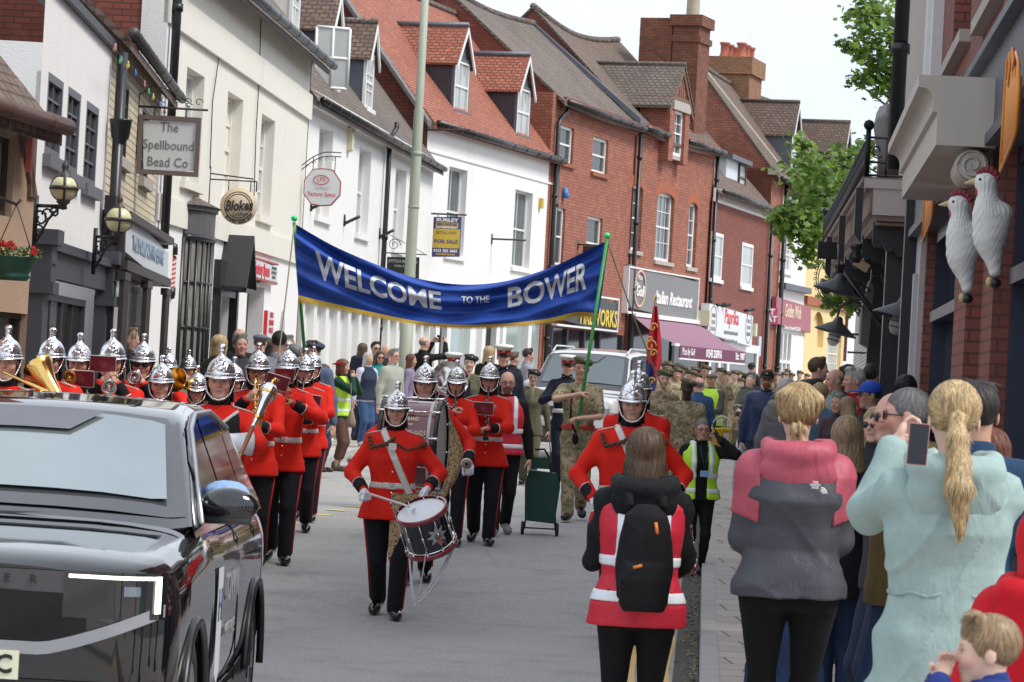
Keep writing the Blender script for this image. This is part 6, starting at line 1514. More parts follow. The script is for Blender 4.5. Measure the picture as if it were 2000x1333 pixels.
    for k_ in'lr':
        bd.cap(J['s'+k_]*[.95,1,.995],J['e'+k_],.026*h,.019*h,k=.02); bd.cap(J['e'+k_],J['w'+k_],.020*h,.0145*h,k=.012)
        bd.cap(J['h'+k_],J['k'+k_],.044*h,.027*h,k=.02); bd.cap(J['k'+k_],J['a'+k_],.028*h,.019*h,k=.015)
    bv,bf=bd.mesh(max(v,.016) if short or bare else .03)
    V.append(bv); HL.append(np.full((len(bv),3),9.)); FF.append(np.asarray(bf)+n); n+=len(bv)
    hr=.0055 if s>230 else .007 if s>140 else .010; hs=h/1.75*(1 if not f else .93)
    hands=[]
    for i,(k_,sg) in enumerate((('l',-1),('r',1))):
        dv=Vector(J['w'+k_]-J['e'+k_]).normalized()
        hk=hand if isinstance(hand,str) else hand[i]
        pn=kw.get('palm',{}).get(k_) or (-sg,0.3,0) if abs(dv.z)>.6 else kw.get('palm',{}).get(k_) or (0,0.0,-1.)
        pn=Vector(pn); pn=(pn-dv*pn.dot(dv)).normalized(); z=-dv; y=-pn; x=y.cross(z)
        # palm faces -y_local -> pn ; thumb +x
        if kw.get('hdir',{}).get(k_): 
            z=-Vector(kw['hdir'][k_]).normalized(); pn=(pn-z*pn.dot(z)).normalized(); y=-pn; x=y.cross(z)
        mir=1
        want=Vector((0,-1,.4)) if abs(dv.z)>.6 else Vector((0,0,1))
        if x.dot(want)<0: mir=-1
        M=Matrix(((x.x*mir,y.x,z.x,J['w'+k_][0]),(x.y*mir,y.y,z.y,J['w'+k_][1]),(x.z*mir,y.z,z.z,J['w'+k_][2]),(0,0,0,1)))@Matrix.Scale(hs,4)
        m_,mf=hand_mesh(hk,hr); mf=np.asarray(mf)
        if mir<0: mf=mf[:,::-1]
        hands.append((A4(M,m_),mf,M)); p.__dict__['hm'+k_]=M
        if kw.get('glove') is None: V.append(A4(M,m_)); HL.append(np.full((len(m_),3),9.)); FF.append(mf+n); n+=len(m_)
    mk('body',(np.concatenate(V),np.concatenate(FF)),sk,e,np.concatenate(HL))
    if kw.get('glove') is not None:
        for i in(0,1): mk('glove',hands[i][:2],kw['glove'],e)
    # hair
    if hair!='none' and not (hat=='helmet' and hair in('short','bald','crew')):
        q,qf=hair_mesh(q_res(3.0/s/hh*.62),hair); ho=mk('hair',(A4(hp,q),qf),mat('hair_'+hc,HC[hc],.55,kind='hair'),e)
        if s>185 and hair!='bald' and not hat: strands(ho,q,qf,hp,hair,hc,min(5000,int(s*9)))
    p.W=W; p.kw=kw
    HATS.get(hat,lambda *a:0)(p,kw)
    if glasses: specs(p,glasses)
    OUT[outfit](p,top,bot,shoe,kw)
    return p
def HB(p,m,name,mats):   # build MB given in head units
    m.v=[tuple(p.hp@Vector(q)) for q in m.v]; o=m.build(name,mats); o.parent=p.e; return o
def LB(p,m,name,mats):
    o=m.build(name,mats); o.parent=p.e if p else None; return o
def specs(p,kind):
    m=MB(); sg=kind=='sun'
    for g in(-1,1):
        c=Vector((g*.15,-.41,.49)); pts=[c+Vector((.105*math.cos(t),0,.075*math.sin(t))) for t in [6.2832*i/14 for i in range(15)]]
        m.tube(pts,.012 if not sg else .016,5); m.tube([c+Vector((g*.105,0,.02)),Vector((g*.345,-.15,.5)),Vector((g*.35,.03,.5))],.012,5)
        if sg: m.ball(c,.1,12,(1,.2,.75))
    m.tube([(-.05,-.42,.5),(.05,-.42,.5)],.012,5)
    HB(p,m,'sunglasses' if sg else 'glasses',mat('sunglass_black',(.012,.011,.012),.08) if sg else mat('spectacle_frame',(.03,.022,.02),.3))
def ringpts(rx,ry,z,n=28): return [(rx*math.cos(6.2832*i/n),ry*math.sin(6.2832*i/n)+.05,z) for i in range(n)]
def hat_helmet(p,kw):
    n=32
    if 'helmet' not in CACHE:
        m=MB(); m.smooth=True
        def rings(L):
            vs=[q for r in L for q in r]; m.add(vs,[(i*n+k,i*n+(k+1)%n,(i+1)*n+(k+1)%n,(i+1)*n+k) for i in range(len(L)-1) for k in range(n)])
        R_=[]
        for t in [i/9 for i in range(10)]:
            a=t*math.pi/2; R_.append(ringpts(.395*math.cos(a)**.85+.001,.50*math.cos(a)**.85+.001,.66+.57*math.sin(a),n))
        rings(R_)
        # peak, flared, deeper at the front and back
        br=[]
        for k_,(ex,dz) in enumerate(((0,.0),(.06,-.02),(.105,-.045),(.11,-.055),(.05,-.03),(0,-.01))):
            br.append([((.395+ex*.75)*math.cos(6.2832*i/n),(.50+ex*(1+.9*max(0,-math.sin(6.2832*i/n))**2+.6*max(0,math.sin(6.2832*i/n))**2))*math.sin(6.2832*i/n)+.05,.665+dz*(1+.9*max(0,-math.sin(6.2832*i/n))**3)) for i in range(n)])
        rings(br)
        m.lathe([(.41,.675),(.425,.69),(.425,.71),(.40,.725)],(0,.05,0),n=32,sx=1,sy=1.23,ref=(1,0,0))
        m.lathe([(.16,1.19),(.13,1.24),(.09,1.27),(.085,1.40),(.10,1.42),(.07,1.44),(.105,1.50),(.11,1.55),(.07,1.62),(0,1.635)],(0,.05,0),n=14)
        # embossed front plate with scrolls
        for (x,z,r) in((0,.98,.13),(-.1,.9,.08),(.1,.9,.08),(-.07,1.08,.07),(.07,1.08,.07),(0,.84,.09),(0,1.16,.07),(-.17,.84,.05),(.17,.84,.05)):
            yy=-.50*math.sqrt(max(.05,1-((z-.66)/.57)**2-(x/.395)**2))+.05; m.ball((x,yy,z),r,8,(1,.4,1))
        for g in(-1,1): m.lathe([(0,.03),(.05,.02),(.06,0)],(g*.40,.02,.62),ax=(g,0,0),n=10)
        m.tube([(0,-.47,1.12),(0,-.3,1.25),(0,.05,1.27),(0,.4,1.2),(0,.55,.95)],.03,5)
        m.v=[(x,y,z if z<.72 else .72+(z-.72)*.88) for x,y,z in m.v]; CACHE['helmet']=m
        c=MB(); 
        for g in(-1,1):
            pts=[Vector(q) for q in((g*.41,-.02,.60),(g*.375,-.16,.38),(g*.31,-.27,.18),(g*.16,-.36,.03),(0,-.40,-.01))]
            for a,b in zip(pts,pts[1:]):
                for j in range(4): q=a+(b-a)*(j+.5)/4; c.ball(q,.033,6,(1,.8,1))
        CACHE['chinchain']=c
        l=MB(); l.smooth=True
        A_=[math.radians(x) for x in range(-20,201,20)]
        r0=[(.385*math.cos(a),.05+.48*math.sin(a),.64) for a in A_]; r1=[(.385*math.cos(a),.07+.48*math.sin(a),.3) for a in A_]; r2=[(.42*math.cos(a),.12+.52*math.sin(a),-.06) for a in A_]
        vs=r0+r1+r2; k=len(A_); l.add(vs,[(i*k+j,i*k+j+1,(i+1)*k+j+1,(i+1)*k+j) for i in(0,1) for j in range(k-1)])
        for g in(-1,1):
            l.tube([(g*.39,-.02,.58),(g*.36,-.14,.36),(g*.30,-.25,.15),(g*.15,-.34,.0),(0,-.375,-.035)],.035,5)
        CACHE['flap']=l
    for nm,k_,mt in(('helmet','helmet',CHROME),('chin_chain','chinchain',SILVER),('neck_flap','flap',mat('black_leather',(.014,.013,.013),.35))):
        src=CACHE[k_]; m=MB(); m.v=list(src.v); m.f=list(src.f); m.m=list(src.m); m.sm=list(src.sm); HB(p,m,nm,mt)
def hat_beret(p,kw):
    k='beret_%d'%(p.s>120)
    if k not in CACHE:
        s=Sdf(); s.ell((0.07,.07,.88),(.47,.53,.14),k=.05,M=Matrix.Rotation(math.radians(14),3,'Y')@Matrix.Rotation(math.radians(7),3,'X')); s.ell((.0,.06,.74),(.365,.44,.13),k=.06); s.ell((.36,.05,.78),(.14,.3,.16),k=.08); CACHE[k]=s.mesh(.035 if p.s>120 else .07)
    v,f_=CACHE[k]; v=v.copy()
    if kw.get('bflip'): v[:,0]*=-1; f_=np.asarray(f_)[:,::-1]
    c=kw.get('bc',(.085,.075,.03)); mk('beret',(A4(p.hp,v),f_),mat('beret_%s'%str(c),c,.9,amt=.15,sc=15),p.e)
    m=MB(); x=(-.16 if not kw.get('bflip') else .16)*-1; m.ball((x,-.41,.88),.07,8,(.7,.3,1)); HB(p,m,'cap_badge',mat('badge',kw.get('badge',(.5,.48,.42)),.35,.6))
def hat_peak(p,kw):
    m=MB(); m.smooth=True; n=28
    m.lathe([(.37,.66),(.385,.90)],(0,.05,0),n=n,ref=(1,0,0),sy=1.18); HB(p,m,'cap_band',mat('cap_red',(.50,.02,.02),.7))
    m=MB(); m.lathe([(.385,.90),(.44,.96),(.54,1.05),(.545,1.10),(.45,1.16),(.2,1.19),(0,1.19)],(0,.02,0),ax=(0,-.08,1),n=n,ref=(1,0,0),sy=1.12); HB(p,m,'cap_top',mat('cap_white',(.62,.60,.56),.6))
    m=MB(); m.smooth=True; A_=[math.radians(x) for x in range(200,341,14)]
    r0=[(.38*math.cos(a),.05+.45*math.sin(a),.68) for a in A_]; r1=[(.40*math.cos(a),.05+.45*math.sin(a)-.16*(-math.sin(a))**2,.62-.07*(-math.sin(a))) for a in A_]; k=len(A_); m.add(r0+r1,[(j,j+1,k+j+1,k+j) for j in range(k-1)]); m.add([(x,y,z-.02) for x,y,z in r0+r1],[(j+1,j,k+j,k+j+1) for j in range(k-1)])
    m.lathe([(.375,.655),(.39,.67),(.375,.685)],(0,.05,0),n=n,ref=(1,0,0),sy=1.18); HB(p,m,'cap_peak',mat('patent_black',(.01,.01,.01),.12))
    m=MB(); m.ball((0,-.41,.82),.07,8,(1,.3,1)); HB(p,m,'cap_badge',mat('brass_badge',(.7,.55,.3),.3,.8))
def hat_cap(p,kw):
    s=Sdf(); s.ell((0,.05,.72),(.385,.465,.35),k=.03); sgn=-1
    v=s.mesh(.04,clip=lambda X,Y,Z_:.66-.1*(Y)*-1-Z_+0*X-.06)
    c=kw.get('capc',(.02,.02,.025)); mk('cap',(A4(p.hp,v[0]),v[1]),mat('cap_%s'%str(c),c,.8),p.e)
    m=MB(); m.smooth=True; A_=[math.radians(x) for x in range(205,336,13)]; k=len(A_)
    r0=[(.36*math.cos(a),.05+.45*math.sin(a),.70) for a in A_]; r1=[(.30*math.cos(a),.0+.45*math.sin(a)-.36*(-math.sin(a))**1.0,.63) for a in A_]
    m.add(r0+r1,[(j,j+1,k+j+1,k+j) for j in range(k-1)]); m.add([(x,y,z-.025) for x,y,z in r0+r1],[(j+1,j,k+j,k+j+1) for j in range(k-1)]); HB(p,m,'cap_peak',mat('cap_%s'%str(c)))
    if kw.get('capmark'): m=MB(); m.ball((.0,-.40,.84),.06,6,(1,.3,.5)); HB(p,m,'cap_logo',WL)
def hat_flat(p,kw):
    s=Sdf(); s.ell((0,.05,.78),(.40,.48,.19),k=.03); s.ell((0,-.26,.76),(.28,.26,.08),k=.08)
    v=s.mesh(.045,clip=lambda X,Y,Z_:.66-Z_+0*X); c=kw.get('capc',(.12,.09,.07)); mk('flat_cap',(A4(p.hp,v[0]),v[1]),mat('tweed_%s'%str(c),c,.9,sc=30,amt=.3),p.e)
HATS={'helmet':hat_helmet,'beret':hat_beret,'peak':hat_peak,'cap':hat_cap,'flat':hat_flat}
# ---- garments ----
def torso_sdf(p,infl=.014,hem=.47,flare=0.,sleeve=1.,slr=None,belly=0.,legs=False,arms=True):
    h=p.H; W=p.W; f=p.sex=='f'; J=p.J; s=Sdf()
    z=[hem,min(.52,hem+.05),.53,.60,.66,.72,.785,.82,.845]
    hw=.104 if f else .097; 
    rx=[hw+flare,hw+flare*.6,hw,.082 if f else .088,.086 if f else .093,.096 if f else .10,.098,.068,.042]
    ry=[.068+flare,.068+flare*.6,.070,.062+belly,.066+belly,.074 if f else .068,.060,.046,.038]
    if f: ry[5]+=.008
    zs=np.array(z)*h; o=np.argsort(zs,kind='stable'); zs=zs[o]
    s.loft(zs,np.array(rx)[o]*h*W+infl-.01,np.array(ry)[o]*h*W+infl-.01,cy=np.array([0,0,0,-.004,-.006,-.008,0,0,0])[o]*h,k=.03*h)
    if arms:
        g=slr or infl
        for k_ in'lr':
            S,E_,T=J['s'+k_],J['e'+k_],J['w'+k_]
            s.cap(S*[.3,1,1]+np.array([0,0,.022*h]),S,.024*h,.029*h+g*.5,k=.03*h)
            if sleeve>.5:
                s.cap(S,E_,.029*h+g*.7,.024*h+g*.8,k=.028*h)
                if sleeve>=1: s.cap(E_,T+(E_-T)*.06,.025*h+g*.75,.019*h+g*.55,k=.014*h)
                else: s.cap(E_,E_+(T-E_)*.15,.025*h+g*.75,.025*h+g*.7,k=.014*h)
            else: s.cap(S,S+(E_-S)*.72,.031*h+g*.8,.028*h+g,k=.028*h)
    return s
def garment(p,name,s,mt,grow=0.,clip=None,folds=.004,v=None):
    v=v or p.v; ph=random.random()*6
    return mk(name,s.mesh(v,grow=grow,clip=clip,disp=foldn(folds,ph) if folds else None),mt,p.e)
def legs_sdf(p,infl=.012,slim=False,top=.58,cut=None):
    h=p.H; W=p.W; f=p.sex=='f'; J=p.J; s=Sdf(); hw=(.098 if f else .090)
    s.loft(np.array([.455,.50,.55,top])*h,np.array([hw-.012,hw,hw*.97,.083])*h*W+infl-.008,np.array([.060,.070,.068,.060])*h*W+infl-.008,k=.02*h)
    for k_ in'lr':
        H_,K,A_=J['h'+k_],J['k'+k_],J['a'+k_]; g=1. if not slim else .86
        s.cap(H_,K,(.056 if f else .053)*h*W*(1 if not slim else .95)+infl*.5,(.034*h+infl)*g,k=.02*h); e_=A_ if cut is None else K+(A_-K)*cut
        if slim: m_=K+(A_-K)*.35; s.cap(K,m_,.034*h*g+infl,.033*h*g+infl,k=.02*h); s.cap(m_,e_,.033*h*g+infl,.022*h*g+infl*.6,k=.012*h)
        else: s.cap(K,e_,.034*h+infl,.028*h+infl,k=.012*h)
    return s
def shoes(p,mt,kind='shoe',name='shoe'):
    for k_,sg in(('l',-1),('r',1)):
        A_=p.J['a'+k_]; ft=p.J['t'+k_]; M=Matrix.Translation(Vector(A_))@Matrix.Rotation(sg*.15,4,'Z')@Matrix.Rotation(-ft*-1.,4,'X')@Matrix.Translation((0,-.03*p.H/1.75,-.045*p.H))@Matrix.Scale(p.H/1.75*1.02,4)
        v,f_=shoe_mesh(.010 if p.s>180 else .016,kind); mk(name,(A4(M,v),f_),mt,p.e)
def band_clip(fn,lo,hi): return lambda X,Y,Z_: np.maximum(lo-fn(X,Y,Z_),fn(X,Y,Z_)-hi)
RED=mat('scarlet_wool',(.72,.022,.012),.8,kind='cloth',sc=60,amt=.1,bump=.45); BKW=mat('black_wool',(.012,.012,.016),.8,kind='cloth',sc=50,amt=.15,bump=.4)
BLK=mat('black_cloth',(.014,.014,.016),.8,kind='cloth',sc=40,amt=.15); SHO=mat('polished_black',(.008,.008,.009),.12,coat=.5); BELT=mat('white_belt',(.66,.63,.58),.45,amt=.03); TRIM=mat('white_piping',(.6,.58,.54),.6)
REDST=mat('red_stripe',(.42,.012,.012),.7); WGL=mat('white_glove',(.66,.66,.72),.7,amt=.04,bump=.2); CAMO=mat('camouflage',(.2,.2,.1),.85,kind='camo',sc=9)
def near_clip(pts,r):  # keep only within r of segment a-b
    a,b=np.array(pts[0]),np.array(pts[1])
    def f(X,Y,Z_):
        ab=b-a; L=np.linalg.norm(ab); u=ab/L; t=(X-a[0])*u[0]+(Y-a[1])*u[1]+(Z_-a[2])*u[2]
        return np.maximum(-t,t-L)
    return f
def cuff(p,k_,mt,frac=.42,name='cuff',grow=.006,piping=True):
    J=p.J; h=p.H; E_,T=J['e'+k_],J['w'+k_]; a=T+(E_-T)*frac; b=T+(E_-T)*.0; v=min(p.v,.014)
    s=Sdf(); s.cap(E_,T,.025*h+.0105+grow,.019*h+.0075+grow,k=.01); mk(name,s.mesh(v,clip=near_clip((a,b),0)),mt,p.e)
    if piping:
        s=Sdf(); s.cap(E_,T,.025*h+.0105+grow+.004,.019*h+.0075+grow+.004,k=.01); mk('cuff_piping',s.mesh(min(v,.009),clip=near_clip((a+(E_-T)*.012,a-(E_-T)*.028),0)),TRIM,p.e)
def out_band(p,top,bot,shoe,kw):
    h=p.H; sd=torso_sdf(p,.018,.44,.024,belly=kw.get('belly',0))
    garment(p,'tunic',sd,RED,clip=lambda X,Y,Z_: .44*h-Z_+0*X,folds=.0055)
    sd2=torso_sdf(p,.016,.44,.014,arms=False,belly=kw.get('belly',0))
    zb=.595*h
    mk('belt',sd2.mesh(p.v,grow=.008,clip=lambda X,Y,Z_:np.abs(Z_-zb)-.021*h/1.0*.72+0*X),BELT,p.e)
    m=MB(); yb=-(.062+kw.get('belly',0))*h*p.W-.024; m.box((0,yb,zb),(.024,.005,.024)); m.ball((0,yb-.006,zb),.011,6); LB(p,m,'belt_buckle',mat('buckle_silver',(.5,.48,.45),.3,.8))
    m=MB()
    for i in range(7):
        z=(.80-.047*i)*h
        if abs(z-zb)<.03: continue
        y=-np.interp(z/h,[.44,.53,.60,.66,.72,.785,.82],[.082,.075,.066+kw.get('belly',0),.072+kw.get('belly',0),.082 if p.sex=='f' else .076,.062,.05])*h*p.W-.012
        m.ball((0,y,z),.0105,6)
    LB(p,m,'buttons',SILVER)
    cs=Sdf(); cs.cap((0,0.0,.845*h),(0,-.006*h,.872*h),.043*h,.041*h,k=.01); mk('collar',cs.mesh(.012,clip=lambda X,Y,Z_:np.maximum(.842*h-Z_,Z_-.878*h)+0*X),BKW,p.e)
    for k_ in'lr': cuff(p,k_,BKW)
    m=MB()
    for g in(-1,1):
        a=Vector((g*.05*h,-.02*h,.843*h)); b=Vector((g*.115*h*(.6+.4*p.W),-.012*h,.822*h))
        for o in(-.016,.016): m.tube([a+Vector((0,o,.006)),b+Vector((0,o*1.3,.008))],.005,4)
        m.tube([b+Vector((0,-.02,.008)),b+Vector((g*.012,0,.0)),b+Vector((0,.02,.008))],.005,4)
    LB(p,m,'shoulder_cords',TRIM)
    mk('trousers',legs_sdf(p,.012,top=.52).mesh(p.v,disp=foldn(.003,random.random()*6),clip=lambda X,Y,Z_:Z_-.50*h+0*X),BKW,p.e)
    if kw.get('stripe',True):
        m=MB()
        for k_,sg in(('l',-1),('r',1)):
            a=Vector(p.J['h'+k_])+Vector((sg*(.055*h*p.W+.012),0,0)); b=Vector(p.J['k'+k_])+Vector((sg*(.034*h+.015),0,0)); c=Vector(p.J['a'+k_])+Vector((sg*(.028*h+.014),0,0))
            m.tube([a,b,c],.010,6)
        LB(p,m,'trouser_stripe',REDST)
    shoes(p,SHO)
def out_army(p,top,bot,shoe,kw):
    h=p.H; sd=torso_sdf(p,.018,.49,.006,sleeve=kw.get('sl',1)); garment(p,'combat_shirt',sd,CAMO,folds=.006)
    mk('combat_trousers',legs_sdf(p,.02).mesh(p.v,disp=foldn(.007,random.random()*6)),CAMO,p.e); shoes(p,mat('boot_black',(.012,.011,.011),.4),'boot','boot')
def out_marine(p,top,bot,shoe,kw):
    h=p.H; NV=mat('navy_wool',(.012,.014,.03),.8,kind='cloth',sc=50,amt=.1); garment(p,'tunic',torso_sdf(p,.015,.45,.008),NV,folds=.003)
    sd2=torso_sdf(p,.015,.44,.008,arms=False); mk('belt',sd2.mesh(p.v,grow=.009,clip=lambda X,Y,Z_:np.abs(Z_-.595*h)-.02*h+0*X),BELT,p.e)
    cs=Sdf(); cs.cap((0,0,.845*h),(0,-.006*h,.872*h),.045*h,.042*h,k=.01); mk('collar',cs.mesh(.014,clip=lambda X,Y,Z_:np.maximum(.842*h-Z_,Z_-.878*h)+0*X),NV,p.e)
    m=MB(); 
    for g in(-1,1): m.ball((g*.028*h,-.04*h,.855*h),.009,6)
    for i in range(5): m.ball((0,-.088*h,(.79-.04*i)*h),.009,6)
    LB(p,m,'buttons',GOLD); mk('trousers',legs_sdf(p,.014).mesh(p.v),NV,p.e); shoes(p,SHO)
def out_khaki(p,top,bot,shoe,kw):
    h=p.H; K=mat('khaki_serge',(.125,.115,.075),.85,kind='cloth',sc=50,amt=.12); garment(p,'tunic',torso_sdf(p,.016,.43,.016),K,folds=.003)
    sd2=torso_sdf(p,.016,.44,.012,arms=False); mk('belt',sd2.mesh(p.v,grow=.007,clip=lambda X,Y,Z_:np.abs(Z_-.60*h)-.013*h+0*X),K,p.e)
    m=MB(); m.prism([(-.03,-.078*h,.84*h),(.03,-.078*h,.84*h),(0,-.098*h,.74*h)],(0,-.004,0)); LB(p,m,'shirt_front',mat('khaki_shirt',(.36,.32,.22),.8)); m=MB(); m.prism([(-.009,-.087*h,.835*h),(.009,-.087*h,.835*h),(.012,-.102*h,.76*h),(-.012,-.102*h,.76*h)],(0,-.004,0)); LB(p,m,'tie',mat('khaki_tie',(.2,.17,.1),.8))
    mk('trousers',legs_sdf(p,.014).mesh(p.v),K,p.e); shoes(p,SHO)
CM={}
def cloth(c,r=.8,bump=.5):
    k='cloth_%s'%'_'.join('%.3f'%x for x in c); return mat(k,c,r,kind='cloth',sc=35,amt=.12,bump=bump)
def out_civ(p,top,bot,shoe,kw):
    h=p.H; hem=kw.get('hem',.47); infl=kw.get('infl',.02); col=top or (.1,.1,.12); mt=cloth(col,kw.get('tr',.8))
    sl=kw.get('sl',1); legs=kw.get('legwear','trousers')
    if legs=='skirt': garment(p,'skirt',Sdf().loft(np.array([.28,.45,.58])*h,np.array([.11,.105,.085])*h*p.W+.01,np.array([.085,.08,.065])*h*p.W+.01),cloth(bot or (.05,.05,.06)))
    else: mk(legs,legs_sdf(p,.012 if legs=='trousers' else .004,slim=legs=='leggings',cut=kw.get('cut')).mesh(p.v,disp=foldn(.003 if legs=='trousers' else 0.0006,1.)),cloth(bot or (.03,.04,.08),bump=.5 if legs=='trousers' else .05),p.e)
    sd=torso_sdf(p,infl,hem,kw.get('flare',.006),sleeve=sl,slr=kw.get('slr'))
    if kw.get('puff'):
        pf=kw['puff']; ph=random.random(); garment(p,kw.get('tn','jacket'),sd,mt,folds=0); o=p.e.children[-1]; 
        co=np.empty(len(o.data.vertices)*3); o.data.vertices.foreach_get('co',co); co=co.reshape(-1,3); no=np.empty_like(co.ravel()); o.data.vertices.foreach_get('normal',no); no=no.reshape(-1,3)
        co+=no*(pf*(np.abs(np.sin(co[:,2]*math.pi/.085)))**.6-pf*.4)[:,None]; o.data.vertices.foreach_set('co',co.ravel()); o.data.update()
    else: garment(p,kw.get('tn','jacket'),sd,mt,folds=kw.get('folds',.005))
    if kw.get('hood'):
        s=Sdf(); z0=.845*h
        n=14
        for i in range(n):
            a=math.pi*(-.25+1.5*i/(n-1)); b=math.pi*(-.25+1.5*(i+1)/(n-1)) if i<n-1 else a
            q=lambda t:(.075*h*math.cos(t),.02*h+.055*h*math.sin(t),z0+.012*h-.022*h*max(0,math.sin(t)))
            s.cap(q(a),q(b),.015*h*(1+.5*max(0,math.sin(a))),k=.03)
        s.ell((0,.066*h,z0-.048*h),(.092*h,.026*h,.066*h),k=.03); s.ell((0,.05*h,z0-.005*h),(.075*h,.03*h,.02*h),k=.03)
        garment(p,'hood',s,cloth(kw['hood'],kw.get('tr',.8)) if kw['hood']!=1 else mt,folds=.004)
    elif kw.get('collar',True):
        s=Sdf(); s.cap((0,0.004*h,.838*h),(0,-.002*h,.862*h),.046*h,.044*h,k=.01); garment(p,'collar',s,cloth(kw['collar']) if isinstance(kw.get('collar'),tuple) else mt,clip=lambda X,Y,Z_:Z_-.868*h-.15*(Y)+0*X,folds=0,v=min(p.v,.014))
    if kw.get('vest'):
        c=kw['vest']; sv=torso_sdf(p,infl+.008,kw.get('vhem',.50),.008,arms=False); cl=None
        if kw.get('openv'): cl=lambda X,Y,Z_: np.where(Y<0,.055-np.abs(X)+0*Z_,-1.)
        w_=kw.get('vgrow',.010); garment(p,'hi_vis_vest',sv,mat('hivis_%s'%str(c),c,.55,kind='cloth',sc=30,amt=.04,emit=0),grow=w_,clip=cl,folds=.003)
        def st(X,Y,Z_):
            a=np.minimum(np.abs(Z_-.545*h),np.abs(Z_-.64*h))-.0145*h
            b=np.maximum(np.abs(np.abs(X)-.058*h)-.0145*h,.62*h-Z_) if kw.get('vert',True) else 1.
            r=np.minimum(a+0*X+0*Y,b+0*Y) if kw.get('vert',True) else a+0*X+0*Y
            return np.maximum(r,cl(X,Y,Z_)) if cl else r
        mk('reflective_strips',sv.mesh(min(p.v,.012),grow=w_+.006,clip=st),mat('reflective',(.80,.84,.88),.35,emit=.0,sc=20,amt=.03),p.e)
    if kw.get('inner'):
        m=MB(); m.prism([(-.045*h*.6,-.07*h*p.W-infl,.84*h),(.045*h*.6,-.07*h*p.W-infl,.84*h),(.02*h,-.088*h*p.W-infl,.62*h),(-.02*h,-.088*h*p.W-infl,.62*h)],(0,-.004,0)); LB(p,m,'shirt',cloth(kw['inner']))
    sm=mat('shoe_%s'%str(shoe),shoe,.5) if shoe else mat('dark_shoe',(.03,.025,.022),.5); shoes(p,sm)
OUT={'band':out_band,'army':out_army,'marine':out_marine,'khaki':out_khaki,'civ':out_civ}
def put(p,m,name,mats,label,cat,group=None):
    """thing held by person p: geometry in p's local metres -> top-level object"""
    m.v=[tuple(p.M@Vector(q)) for q in m.v]; o=m.build(name,mats); return tag(o,label,cat,group)
def thing_at(p,name,label,cat,group=None):
    e=bpy.data.objects.new(name,None); COL.objects.link(e); c=p.M@Vector((0,-.2*p.H,.6*p.H)); e.location=c; PW[e.name]=Matrix.Translation(c); return tag(e,label,cat,group)
def part(p,m,name,mats,par):
    m.v=[tuple(p.M@Vector(q)) for q in m.v]; return m.build(name,mats,par)
# ================= PEOPLE =================
CREST=mat('card_crest',(.52,.16,.17),.6); CARD=mat('maroon_card',(.22,.012,.022),.45,amt=.05)
def mouth(p): return p.hp@Vector((0,-.40,.24))
def rod(m,a,b,r,n=8): m.tube([a,b],r,n)
def card(p,c,par,w=.20,hh=.13,yaw=0,roll=0,pitch=.35):
    M=Matrix.Translation(c)@Matrix.Rotation(yaw,4,'Z')@Matrix.Rotation(pitch,4,'X')@Matrix.Rotation(roll,4,'Y')
    m=MB(); m.box((0,0,0),(w/2,.003,hh/2),M); part(p,m,'music_card',CARD,par)
    m=MB(); 
    for x0,x1,z0,z1 in((-w/2-.004,w/2+.004,hh/2,hh/2+.005),(-w/2-.004,w/2+.004,-hh/2-.005,-hh/2),(-w/2-.005,-w/2,-hh/2,hh/2),(w/2,w/2+.005,-hh/2,hh/2)): m.box(((x0+x1)/2,0,(z0+z1)/2),((x1-x0)/2,.005,(z1-z0)/2),M)
    part(p,m,'card_edge',mat('card_pale_edge',(.5,.42,.42),.5),par)
    m=MB()
    for i in range(12):
        a=6.2832*i/12; q=M@Vector((.026*math.cos(a),-.0045,.026*math.sin(a))); q2=M@Vector((.034*math.cos(a+.25),-.0045,.034*math.sin(a+.25))); m.tube([q,q2],.0018,4)
    for dz,wd in((.008,.018),(-.004,.022),(-.016,.014)): m.tube([M@Vector((-wd,-.0045,dz)),M@Vector((wd,-.0045,dz))],.002,4)
    part(p,m,'crest',CREST,par)
INS='band instruments'
def clarinet(p,lab,c=True,**k):
    t=thing_at(p,'clarinet',lab,'clarinet',INS); a=mouth(p); d=Vector((0,-.5,-.86)).normalized(); b=a+d*.62
    m=MB(); m.tube([a,a+d*.06,a+d*.12,a+d*.5,a+d*.58,b],[.006,.012,.014,.014,.018,.034],10); part(p,m,'tube',BLACK,t)
    m=MB()
    for i in range(12): q=a+d*(.14+.032*i)+Vector((.012*(-1)**i,-.012,.004)); m.ball(q,.007,6)
    m.tube([a+d*.15+Vector((.016,-.01,0)),a+d*.48+Vector((.016,-.01,0))],.003,4); part(p,m,'keys',SILVER,t)
    if c: card(p,a+d*.3+Vector((k.get('dx',0),-.14,.03)),t,roll=k.get('roll',0),yaw=k.get('yaw',0))
